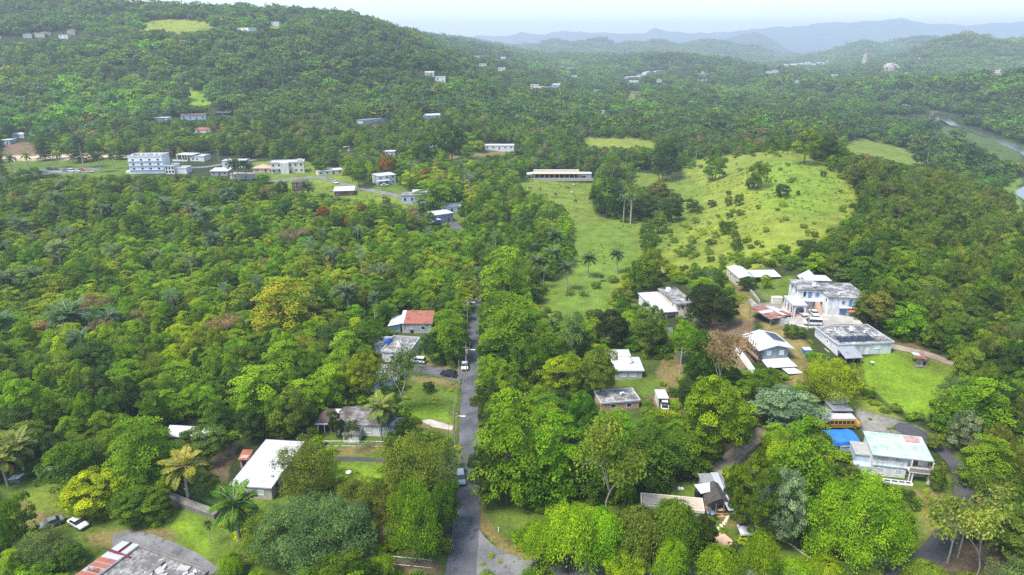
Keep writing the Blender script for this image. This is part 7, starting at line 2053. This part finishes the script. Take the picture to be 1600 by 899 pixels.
# ------------------------------------------------------------------ where no trees stand (outlines seen in the photo)
CLEAR = [
    [(692, 899), (708, 812), (714, 740), (717, 690), (721, 640), (729, 600), (736, 550), (742, 500), (746, 436), (748, 436), (746, 500), (743, 560), (740, 600), (738, 640), (743, 690), (750, 740), (752, 800), (775, 845), (850, 880), (935, 875), (930, 899)],
    [(750, 725), (765, 742), (800, 785), (848, 785), (832, 825), (805, 845), (800, 862), (760, 840), (750, 800)],
    [(838, 788), (1000, 775), (1085, 768), (1095, 745), (1062, 748), (960, 775), (880, 780)],
    [(1000, 770), (1085, 770), (1095, 745), (1120, 742), (1145, 760), (1150, 785), (1180, 800), (1200, 825), (1230, 850), (1262, 872), (1240, 885), (1200, 850), (1170, 840), (1145, 860), (1115, 850), (1120, 820), (1105, 800), (1095, 795), (1075, 785), (1002, 790)],
    [(40, 745), (112, 742), (95, 790), (130, 815), (190, 832), (250, 825), (272, 790), (330, 810), (400, 860), (430, 899), (130, 899), (110, 860), (60, 832), (0, 835), (0, 765)],
    [(240, 770), (345, 770), (352, 812), (262, 800)], [(330, 700), (372, 690), (410, 686), (455, 688), (440, 700), (430, 760), (420, 795), (350, 795), (345, 770), (330, 740)],
    [(495, 690), (600, 690), (590, 760), (520, 745), (522, 700)], [(493, 640), (520, 635), (606, 632), (606, 692), (495, 692)], [(640, 590), (716, 598), (712, 690), (660, 670), (636, 640)],
    [(585, 526), (650, 526), (660, 540), (735, 545), (735, 602), (640, 592), (585, 560)], [(606, 490), (672, 488), (668, 528), (618, 528), (606, 515)], [(582, 586), (620, 586), (620, 614), (582, 614)], [(560, 868), (690, 860), (690, 899), (560, 899)], [(258, 662), (346, 662), (346, 686), (258, 684)],
    [(800, 288), (830, 266), (930, 266), (925, 310), (930, 330), (975, 350), (1000, 350), (1040, 345), (1075, 315), (1060, 285), (1080, 270), (1080, 250), (1150, 240), (1240, 233), (1290, 250), (1335, 290), (1345, 320), (1300, 365), (1240, 392), (1180, 410), (1120, 420), (1040, 430), (1000, 425), (990, 440), (962, 450), (950, 480), (928, 500), (880, 505), (850, 492), (838, 474), (870, 430), (898, 405), (896, 340), (860, 312)],
    [(985, 266), (1080, 264), (1190, 290), (1180, 312), (1075, 320), (1050, 298), (985, 292)],
    [(905, 213), (1000, 214), (1030, 222), (1020, 231), (980, 230), (920, 228)], [(1306, 222), (1370, 219), (1440, 245), (1458, 260), (1420, 260), (1390, 250), (1330, 240)],
    [(1005, 456), (1040, 445), (1085, 447), (1090, 480), (1060, 500), (1028, 498)], [(1136, 414), (1160, 412), (1225, 423), (1262, 421), (1335, 450), (1336, 495), (1400, 530), (1500, 568), (1480, 604), (1440, 655), (1400, 640), (1352, 600), (1345, 572), (1300, 562), (1262, 556), (1266, 596), (1245, 606), (1225, 590), (1175, 588), (1140, 560), (1090, 515), (1120, 500), (1150, 490), (1160, 470)],
    [(1300, 618), (1345, 620), (1400, 655), (1450, 660), (1480, 690), (1508, 715), (1502, 800), (1442, 872), (1425, 860), (1440, 800), (1420, 757), (1365, 748), (1335, 722), (1296, 705)],
    [(950, 550), (1006, 550), (1008, 580), (1052, 560), (1065, 590), (1035, 602), (1050, 645), (1015, 640), (1000, 622), (985, 634), (935, 634), (935, 605), (960, 595)], [(1038, 510), (1052, 510), (1078, 572), (1060, 582)],
    [(1130, 700), (1190, 680), (1195, 695), (1150, 735), (1132, 735)], [(1240, 730), (1262, 745), (1262, 790), (1245, 770)], [(1375, 880), (1440, 870), (1470, 830), (1580, 862), (1570, 899), (1375, 899)],
    [(0, 241), (190, 241), (205, 241), (262, 243), (330, 238), (400, 246), (480, 248), (545, 264), (545, 275), (620, 285), (655, 303), (725, 318), (735, 338), (722, 352), (680, 352), (640, 324), (560, 312), (520, 308), (478, 302), (420, 286), (330, 278), (200, 275), (120, 272), (30, 274), (0, 262)],
    [(755, 221), (806, 221), (806, 238), (690, 250), (690, 242), (755, 236)], [(0, 220), (38, 215), (60, 226), (60, 240), (0, 240)],
    [(205, 42), (250, 29), (335, 32), (340, 43), (280, 50), (215, 46)], [(400, 42), (412, 37), (436, 36), (436, 43)], [(286, 141), (300, 138), (350, 158), (322, 166), (292, 160)], [(630, 166), (650, 158), (680, 160), (660, 169)], [(964, 152), (990, 140), (1018, 147), (1006, 158)],
    [(1440, 189), (1480, 194), (1540, 210), (1600, 230), (1600, 258), (1540, 234), (1480, 212), (1444, 202)], [(1582, 286), (1600, 272), (1600, 335), (1586, 328)],
    [(55, 726), (118, 735), (118, 754), (55, 752)],
]
# pixel mask of the clearings
MW, MH = 1720, 960        # covers u -60..1660, v -30..930
def build_mask():
    uu, vv = np.meshgrid(np.arange(MW) - 60 + .5, np.arange(MH) - 30 + .5)
    m = np.zeros((MH, MW), bool)
    for poly in CLEAR:
        us = [p[0] for p in poly]; vs_ = [p[1] for p in poly]
        a, b = max(0, int(min(us)) + 58), min(MW, int(max(us)) + 62); c, d = max(0, int(min(vs_)) + 28), min(MH, int(max(vs_)) + 32)
        m[c:d, a:b] |= in_poly(poly, uu[c:d, a:b], vv[c:d, a:b])
    return m
MASK = build_mask()
def masked(u, v):
    i = np.clip((np.asarray(v) + 30).astype(int), 0, MH - 1); j = np.clip((np.asarray(u) + 60).astype(int), 0, MW - 1)
    return MASK[i, j]
KC = np.array(KEEP_CLEAR)
def blocked(x, y, z, R, H):
    """Would this tree stand on or hide open ground, a building or a tree that the photo shows?"""
    d = math.hypot(x, y)
    us, vs_ = [], []
    for ax_, az in ((0, .03), (0, .5), (0, 1.0), (-.8, .55), (.8, .55), (-.55, .88), (.55, .88)):
        us.append(x + ax_ * R); vs_.append(z + az * H)
    u, v, _ = proj(np.array(us), np.full(7, y), np.array(vs_))
    if d > 250: u = u + RNG.normal() * 2.5; v = v + RNG.normal() * 1.6
    if masked(u, v).any(): return True
    k = KC[KC[:, 4] > d - 1.0]
    pad = 1.0
    hit = (u[:, None] > k[None, :, 0] - pad) & (u[:, None] < k[None, :, 2] + pad) & (v[:, None] > k[None, :, 1] - pad) & (v[:, None] < k[None, :, 3])
    return bool(hit.any())

class Grid:
    def __init__(s, cell=8.0): s.c, s.d = cell, {}
    def add(s, x, y, r): s.d.setdefault((int(x // s.c), int(y // s.c)), []).append((x, y, r))
    def free(s, x, y, r, k=1.0):
        i, j = int(x // s.c), int(y // s.c); n = 2
        for a in range(i - n, i + n + 1):
            for b in range(j - n, j + n + 1):
                for px, py, pr in s.d.get((a, b), ()):
                    if (px - x) ** 2 + (py - y) ** 2 < (k * (pr + r)) ** 2: return False
        return True
GR = Grid()
for a in PLACED: GR.add(*a)
for nm in ('road', 'side_road', 'farm_lane', 'village_road'):
    x, y, w = ROADS[nm]
    for i in range(0, len(x), 2):
        if nm != 'road' or y[i] < 225: GR.add(x[i], y[i], w[i] / 2 - 1.4)

# forest character by place in the picture: (test, [(weight, kind, colour)], mean radius, mean height)
def zone(u, v, y):
    if v > 560 and 735 < u < 1110: return [(5, 'layer', 'bright green'), (3, 'layer', 'mid green'), (2, 'dome', 'mid green'), (1.4, 'dome', 'dark green'), (.5, 'sparse', 'olive green')], 4.6, 10
    if u > 1280 and v > 270 and y < 420: return [(3.2, 'dome', 'olive green'), (2, 'sparse', 'olive green'), (2, 'dome', 'mid green'), (1.3, 'layer', 'mid green'), (.4, 'dome', 'brownish green'), (1.6, 'layer', 'bright green'), (1.2, 'dome', 'dark green'), (.6, 'weeping', 'grey green')], 4.0, 10
    if u > 1100 and v > 520: return [(3, 'layer', 'bright green'), (2, 'dome', 'mid green'), (1.5, 'weeping', 'yellow green'), (1, 'dome', 'silvery green')], 3.8, 8
    if u < 745 and v > 560: return [(4, 'layer', 'bright green'), (2.5, 'layer', 'mid green'), (2, 'dome', 'mid green'), (1.5, 'dome', 'dark green'), (1, 'dome', 'bright green'), (.6, 'weeping', 'olive green'), (.3, 'sparse', 'olive green')], 4.4, 10
    if u < 745 and v > 275: return [(5, 'layer', 'yellow green'), (4.5, 'layer', 'bright green'), (2, 'layer', 'mid green'), (1.6, 'dome', 'bright green'), (2, 'dome', 'mid green'), (1.2, 'dome', 'dark green'), (.7, 'dome', 'olive green'), (.5, 'sparse', 'pale brown'), (.8, 'palm', 'blue green')], 4.9, 9.0
    if u < 960 and v > 280: return [(4, 'layer', 'bright green'), (2, 'layer', 'mid green'), (1.5, 'dome', 'mid green'), (1.3, 'dome', 'dark green'), (.8, 'dome', 'olive green'), (.5, 'sparse', 'olive green'), (.4, 'palm', 'mid green')], 4.2, 9.5
    if u > 1440 and v > 190 and y > 400: return [(5, 'dome', 'lush green'), (3, 'dome', 'mid green'), (1, 'dome', 'dark green')], 3.2, 5.5
    if v > 180: return [(3, 'dome', 'mid green'), (2, 'layer', 'bright green'), (2, 'dome', 'dark green'), (1.5, 'layer', 'mid green'), (1, 'dome', 'olive green'), (.7, 'palm', 'dark green'), (.3, 'sparse', 'pale brown')], 4.0, 8.5
    return [(4, 'dome', 'hill green'), (2, 'dome', 'mid green'), (2, 'dome', 'dark green'), (1.2, 'dome', 'blue green'), (.7, 'dome', 'olive green'), (1.0, 'palm', 'blue green'), (.2, 'dome', 'pale brown')], 4.0, 8
def fill_near():
    g = np.random.default_rng(21)
    out = []
    n = 60000
    # candidates uniform over the fan, near ones first
    r = np.sqrt(g.uniform(75 ** 2, 680 ** 2, n)); az = g.uniform(R_(-43), R_(43), n)
    order = np.argsort(r)
    X, Y = r * np.sin(az), r * np.cos(az)
    Z = height(X, Y)
    U, V, _ = proj(X, Y, Z)
    dR, sd = river_dist(X, Y)
    for i in order:
        x, y, z, u, v = X[i], Y[i], Z[i], U[i], V[i]
        if v < 120 or v > 1000: continue
        if dR[i] < 17: continue
        zs, mr, mh = zone(u, v, y)
        w = np.array([q[0] for q in zs]); k = g.choice(len(zs), p=w / w.sum())
        _, kind, colour = zs[k]
        # neighbours share a colour: patches of like trees
        if fbm(np.array([x]), np.array([y]), 45, 2, 60)[0] > .12 and kind in ('layer', 'dome'): colour = {'yellow green': 'yellow green', 'bright green': 'yellow green', 'mid green': 'bright green'}.get(colour, colour) if x < 30 and g.uniform() < .6 else colour
        R = mr * g.uniform(.55, 1.45) * (1.0 if kind != 'palm' else .95); H = mh * g.uniform(.7, 1.3)
        if not GR.free(x, y, R, .66): continue
        ok = False
        for s in (1.0, .72, .5, .34):
            if R * s < 1.3: break
            if not blocked(x, y, z, R * s, H * (s if s < 1 else 1)): ok = True; break
        if not ok: continue
        R, H = R * s, H * s
        if s < .6: kind = 'dome'
        GR.add(x, y, R)
        out.append((kind, x, y, z, R, H, colour, u, v))
    return out
FILL = fill_near()

# the ones that show largest become objects, the rest one mass
def size_px(t):
    _, _, dep = proj(t[1], t[2], t[3]); return min(t[4] * 2, 14) * t[5] * (FPX / float(dep)) ** 2
def in_frame(t):
    u, v, dep = proj(np.array([t[1]] * 2), np.array([t[2]] * 2), np.array([t[3] + t[5] * .5, t[3] + t[5]]))
    return -25 < u[0] < 1625 and v[1] < 905
FILL.sort(key=lambda t: -size_px(t))
LIMIT = {'broadleaf_tree': 235, 'layered_tree': 250, 'palm_tree': 50, 'slender_tree': 45, 'weeping_tree': 30}
count = {}
rest = []
PICKED = []
for t in FILL:
    nm = KIND_NAME[t[0]]
    if in_frame(t) and count.get(nm, 0) < LIMIT.get(nm, 40): count[nm] = count.get(nm, 0) + 1; PICKED.append(t)
    else: rest.append(t)

# labels: what the tree looks like and where it stands by a landmark
ORD = ['', 'second', 'third', 'fourth', 'fifth', 'sixth', 'seventh', 'eighth', 'ninth', 'tenth', 'eleventh', 'twelfth', 'thirteenth', 'fourteenth', 'fifteenth', 'sixteenth', 'seventeenth', 'eighteenth', 'nineteenth', 'twentieth'] + ['twenty-' + s for s in ('first', 'second', 'third', 'fourth', 'fifth', 'sixth', 'seventh', 'eighth', 'ninth')]
FORM = {'dome': 'round crowned tree', 'layer': 'layered tree', 'palm': 'palm', 'sparse': 'thin tree', 'weeping': 'drooping tree', 'mango': 'dense tree', 'plume': 'feathery tree'}
used = {}
def auto_label(kind, x, y, R, colour):
    best = min(LANDMARKS, key=lambda l: math.hypot(l[1] - x, l[2] - y))
    dx, dy = x - best[1], y - best[2]
    road = -11.0
    if abs(dy) > abs(dx) * .8: rel = 'behind' if dy > 0 else 'in front of'
    else: rel = 'roadward of' if (abs(x - road) < abs(best[1] - road)) else 'outward of'
    size = 'broad ' if R > 4.4 else 'small ' if R < 3.0 else ''
    core = f"{size}{colour} {FORM.get(kind, 'tree')}"
    return core, rel, best, math.hypot(dx, dy)
recs = []
for t in PICKED:
    core, rel, best, d = auto_label(t[0], t[1], t[2], t[4], t[6]); recs.append((core, rel, best[0], d, t))
recs.sort(key=lambda r: r[3])
for core, rel, mark, d, t in recs:
    if len((core + ' ' + rel + ' ' + mark).split()) > 15: core = core.replace('small ', '').replace('broad ', '')
    key = (core, rel, mark); n = used.get(key, 0); used[key] = n + 1
    lab = f"{core} {rel} {mark}" if n == 0 else f"{ORD[min(n, 28)]} {core} {rel} {mark}"
    kind, x, y, z, R, H, colour = t[:7]
    dist = math.hypot(x, y)
    whole = dist < 230 or kind == 'sparse'; lib = LIB if whole else MID
    c0 = lib.get(kind, LIB[kind])[0]
    plant(kind, x, y, R / c0[2], H / c0[3], colour, lab, 'forest trees of the valley', whole, z=float(z) - .15)

# ------------------------------------------------------------------ shrubs on the hill pasture
def pasture_shrubs():
    g = np.random.default_rng(33); n = 0
    polys = [(PX, k) for PX, k in (([(1065, 330), (1130, 300), (1200, 300), (1260, 330), (1290, 360), (1240, 390), (1120, 415), (1040, 425), (1020, 400)], 60), ([(1080, 262), (1150, 242), (1240, 236), (1300, 262), (1290, 285), (1200, 290), (1110, 290)], 20), ([(1000, 350), (1090, 318), (1190, 380), (1130, 422), (1010, 432)], 55), ([(845, 300), (900, 300), (900, 400), (870, 430), (845, 470), (950, 470)], 10))]
    for poly, k in polys:
        us = [p[0] for p in poly]; vs_ = [p[1] for p in poly]; c = 0
        while c < k:
            u, v = g.uniform(min(us), max(us)), g.uniform(min(vs_), max(vs_))
            if not in_poly(poly, np.array([u]), np.array([v]))[0]: continue
            p = P(u, v)
            s = g.uniform(.5, 1.5)
            c += 1
            if not GR.free(p.x, p.y, s * 1.2): continue
            GR.add(p.x, p.y, s * 1.2)
            col = ['mid green', 'dark green', 'olive green', 'yellow green'][int(g.integers(4))]
            plant('shrub', p.x, p.y, s, s * g.uniform(.7, 1.2), col, 'low shrub dotted over the grassy pasture hill', 'shrubs scattered over the pasture hill', False, record=False)
pasture_shrubs()
def edge_scrub():
    g = np.random.default_rng(35)
    line = np.array([(1085, 262), (1180, 240), (1240, 236), (1290, 252), (1330, 288), (1340, 320), (1300, 362), (1240, 388), (1180, 405), (1110, 418), (1040, 428), (1010, 420), (965, 446), (948, 480), (925, 500), (880, 503), (850, 490)], float)
    for a, b in zip(line[:-1], line[1:]):
        for _ in range(max(2, int(np.hypot(*(b - a)) / 11))):
            q = a + (b - a) * g.uniform() + g.normal(size=2) * np.array([9, 5])
            p = P(q[0], q[1] + 3); s = g.uniform(.35, .95)
            if not GR.free(p.x, p.y, 3 * s, .6): continue
            GR.add(p.x, p.y, 3 * s)
            plant('bush', p.x, p.y, s, s * g.uniform(.7, 1.2), ['mid green', 'olive green', 'dark green', 'bright green', 'yellow green'][int(g.integers(5))], 'leafy scrub bush along the ragged edge of the pasture', 'scrub bushes along the pasture edge', True, record=False)
edge_scrub()

# ------------------------------------------------------------------ masses: forest beyond, thickets, weeds
def source(lib, kind, colour, i, g):
    me = lib[kind][i % len(lib[kind])][0]
    o = bpy.data.objects.new('source_' + kind, me); o['tint'] = colour
    o.material_slots[0].link = 'OBJECT'; o.material_slots[0].material = LEAF_MASS
    return o
def scatter(name, label, cat, pts, scl, rot, idx, sources):
    """one mass of plants: points that carry copies of the given plants."""
    c = bpy.data.collections.new(name + '_plants')
    cols = [PAL[o['tint']] for o in sources]
    tint = np.array([vary(cols[i], g, .10) for i in idx], np.float32)
    q = np.asarray(pts, float); f = 1 + .45 * fbm(q[:, 0], q[:, 1], 190, 3, 77); tint[:, :3] *= np.stack([f * (1 + .14 * fbm(q[:, 0], q[:, 1], 120, 2, 78)), f, f], 1)
    for i, o in enumerate(sources): o.name = f'{name}_{i:03d}'; c.objects.link(o)
    me = bpy.data.meshes.new(name)
    me.from_pydata(np.asarray(pts, float), [], [])
    for nm, ty, a in (('scl', 'FLOAT_VECTOR', scl), ('rot', 'FLOAT_VECTOR', rot), ('idx', 'INT', idx)):
        at = me.attributes.new(nm, ty, 'POINT')
        at.data.foreach_set('value' if ty == 'INT' else 'vector', np.ascontiguousarray(a, np.int32 if ty == 'INT' else np.float32).ravel())
    at = me.attributes.new('tint', 'FLOAT_COLOR', 'POINT'); at.data.foreach_set('color', tint.ravel())
    ng = bpy.data.node_groups.new(name, 'GeometryNodeTree')
    ng.interface.new_socket('Geometry', in_out='INPUT', socket_type='NodeSocketGeometry'); ng.interface.new_socket('Geometry', in_out='OUTPUT', socket_type='NodeSocketGeometry')
    N = ng.nodes
    gi, go = N.new('NodeGroupInput'), N.new('NodeGroupOutput')
    ci = N.new('GeometryNodeCollectionInfo'); ci.inputs['Collection'].default_value = c; ci.inputs['Separate Children'].default_value = True; ci.inputs['Reset Children'].default_value = True
    ip = N.new('GeometryNodeInstanceOnPoints'); ip.inputs['Pick Instance'].default_value = True
    def attr(nm, ty):
        n = N.new('GeometryNodeInputNamedAttribute'); n.data_type = ty; n.inputs['Name'].default_value = nm; return n.outputs[0]
    e2r = N.new('FunctionNodeEulerToRotation')
    L = ng.links.new
    L(gi.outputs[0], ip.inputs['Points']); L(ci.outputs[0], ip.inputs['Instance']); L(attr('idx', 'INT'), ip.inputs['Instance Index'])
    L(attr('rot', 'FLOAT_VECTOR'), e2r.inputs[0]); L(e2r.outputs[0], ip.inputs['Rotation']); L(attr('scl', 'FLOAT_VECTOR'), ip.inputs['Scale'])
    L(ip.outputs[0], go.inputs[0])
    o = link(name, me); md = o.modifiers.new('scatter', 'NODES'); md.node_group = ng
    return tag(o, label, cat, kind='stuff')

g = np.random.default_rng(44)
# the smaller trees of the near and middle woods
keys = sorted({(t[0], t[6]) for t in rest}); srcs = []; kidx = {}
for k in keys:
    lib = MID if k[0] in MID else LIB
    kidx[k] = (len(srcs), min(3, len(lib[k[0]])), lib[k[0]][0][2], lib[k[0]][0][3])
    for i in range(min(3, len(lib[k[0]]))): srcs.append(source(lib, k[0], k[1], i, g))
pts, scl, rot, idx = [], [], [], []
for t in rest:
    b, n, R, H = kidx[(t[0], t[6])]
    pts.append((t[1], t[2], t[3] - .2)); scl.append((t[4] / R, t[4] / R, t[5] / H)); rot.append((0, 0, g.uniform(0, 6.28))); idx.append(b + int(g.integers(n)))
scatter('valley_forest', 'mixed green tropical woodland filling the valley behind the larger trees', 'forest', pts, scl, rot, idx, srcs)

# woods of the hill and the far valley: clumps grow larger with distance
def far_forest():
    pts, scl, rot, idx = [], [], [], []
    cols = ['hill green', 'hill green', 'mid green', 'dark green', 'blue green', 'olive green', 'lush green']
    srcs = [source(FAR, 'dome', c, i, g) for c in cols for i in range(5)] + [source(FAR, 'palm', 'blue green', i, g) for i in range(3)] + [source(FAR, 'patch', c, i, g) for c in ('hill green', 'mid green', 'blue green', 'olive green') for i in range(4)]
    nd, npm = len(cols) * 5, 3
    for r0, r1, sp, patchy in ((640, 1300, 6.6, False), (1300, 2100, 9.0, False), (2100, 4800, 19.0, True)):
        area = .5 * (r1 ** 2 - r0 ** 2) * R_(84)
        n = int(area / sp ** 2 * 1.15)
        r = np.sqrt(g.uniform(r0 ** 2, r1 ** 2, n)); az = g.uniform(R_(-42), R_(42), n)
        x, y = r * np.sin(az), r * np.cos(az); z = height(x, y)
        s = np.clip(np.exp(g.normal(0, .32, n)), .5, 1.9) * (1.0 if not patchy else .95 * (r / 2600) ** .4) * (sp / 6.6 if not patchy else 1.0) ** .8
        u, v, dep = proj(x, y, z); ut, vt, _ = proj(x, y, z + 8 * s)
        ju, jv = g.normal(size=n) * 3.5, g.normal(size=n) * 1.3
        bad = masked(u + ju, v + jv) | masked(ut + ju, vt + jv) | (river_dist(x, y)[0] < 18)
        for k0 in range(len(KC)):
            a0, b0, a1, b1, dd = KC[k0]
            if dd < r0 - 50: continue
            pw = 4.6 * s * FPX / dep
            bad |= (ut > a0 - pw) & (ut < a1 + pw) & (vt < b1) & (v > b0) & (np.hypot(x, y) < dd + 4)
        bad |= (u < -40) | (u > 1640)
        # open country in the far valley, thin woods
        bad |= (fbm(x, y, 160, 3, 90) > .34) & (y > 1250) & (r < 2600)
        ok = np.nonzero(~bad)[0]
        pv = vnoise(x / 55, y / 55, 12) + .5
        for i in ok:
            pts.append((x[i], y[i], z[i] - .4)); sx = s[i]; scl.append((sx, sx, sx * g.uniform(.8, 1.2))); rot.append((0, 0, g.uniform(0, 6.28)))
            if patchy: idx.append(nd + npm + int(g.integers(16)))
            elif g.uniform() < (.24 if x[i] < 0 else .06): idx.append(nd + int(g.integers(3)))
            else:
                c = int(np.clip(pv[i] * 7 + g.normal() * 1.6, 0, 6)); idx.append(c * 5 + int(g.integers(5)))
    return scatter('far_forest', 'far woods covering the hill and valley floor up to the hazy ridges', 'forest', pts, scl, rot, idx, srcs), len(pts)
_, NF = far_forest()

# weeds, tall grass and low bushes under and between the trees
def weeds():
    srcs = [source(MID, 'shrub', c, i, g) for c in ('mid green', 'bright green', 'yellow green', 'olive green', 'dark green') for i in range(3)]
    n = 90000
    r = np.sqrt(g.uniform(70 ** 2, 480 ** 2, n)); az = g.uniform(R_(-42), R_(42), n)
    x, y = r * np.sin(az), r * np.cos(az)
    _, o = cover_colour(x, y)
    z = height(x, y); u, v, _ = proj(x, y, z)
    msk = masked(u, v)
    keep = (g.uniform(0, 1, n) < np.where(msk, 0.0, np.where(r < 200, .30, .16))) & (u > -30) & (u < 1630) & (v < 930)
    # rough patches of open land
    rough = msk & (fbm(x, y, 14, 3, 55) > .16) & (g.uniform(0, 1, n) < .22) & (u > -30) & (u < 1630) & (v < 930)
    hillp = in_poly([(1030, 310), (1300, 240), (1345, 320), (1290, 365), (1180, 412), (1030, 430)], u, v)
    rough |= msk & hillp & (g.uniform(0, 1, n) < .14 * (fbm(x, y, 22, 3, 57) > -.05))
    for nm in ROADS:
        px, py, pw = ROADS[nm]
        for i in range(0, len(px), 2):
            c = (np.hypot(x - px[i], y - py[i]) < pw[i] / 2 + .6); keep &= ~c; rough &= ~c
    for a in PLACED:
        c = np.hypot(x - a[0], y - a[1]) < a[2] * .9
        rough &= ~c
    for k0 in range(len(KC)):
        a0, b0, a1, b1, dd = KC[k0]
        if dd < 480 and k0 < 80: keep &= ~((u > a0) & (u < a1) & (v > b0) & (v < b1 + 6) & (r < dd + 12)); rough &= ~((u > a0 - 1) & (u < a1 + 1) & (v > b0) & (v < b1 + 5) & (r < dd + 12))
    pv = [(1118, 742, 30)]
    k = np.nonzero(keep | rough)[0]
    pts, scl, rot, idx = [], [], [], []
    for i in k:
        s = g.uniform(.45, 1.3) if keep[i] else g.uniform(.14, .42)
        pts.append((x[i], y[i], z[i] - .05)); scl.append((s, s, s * g.uniform(.5, 1.0))); rot.append((0, 0, g.uniform(0, 6.28)))
        idx.append(int(g.integers(15)) if keep[i] else int(g.choice([3, 4, 6, 7, 8, 6, 5])))
    scatter('undergrowth', 'low weeds and undergrowth beneath the trees and on rough grass', 'undergrowth', pts, scl, rot, idx, srcs)
    return len(pts)
NW = weeds()
print('individual trees', len(PICKED), count, 'mass', len(rest), 'far', NF, 'weeds', NW, 'hand', len(HAND) + len(PALMS))
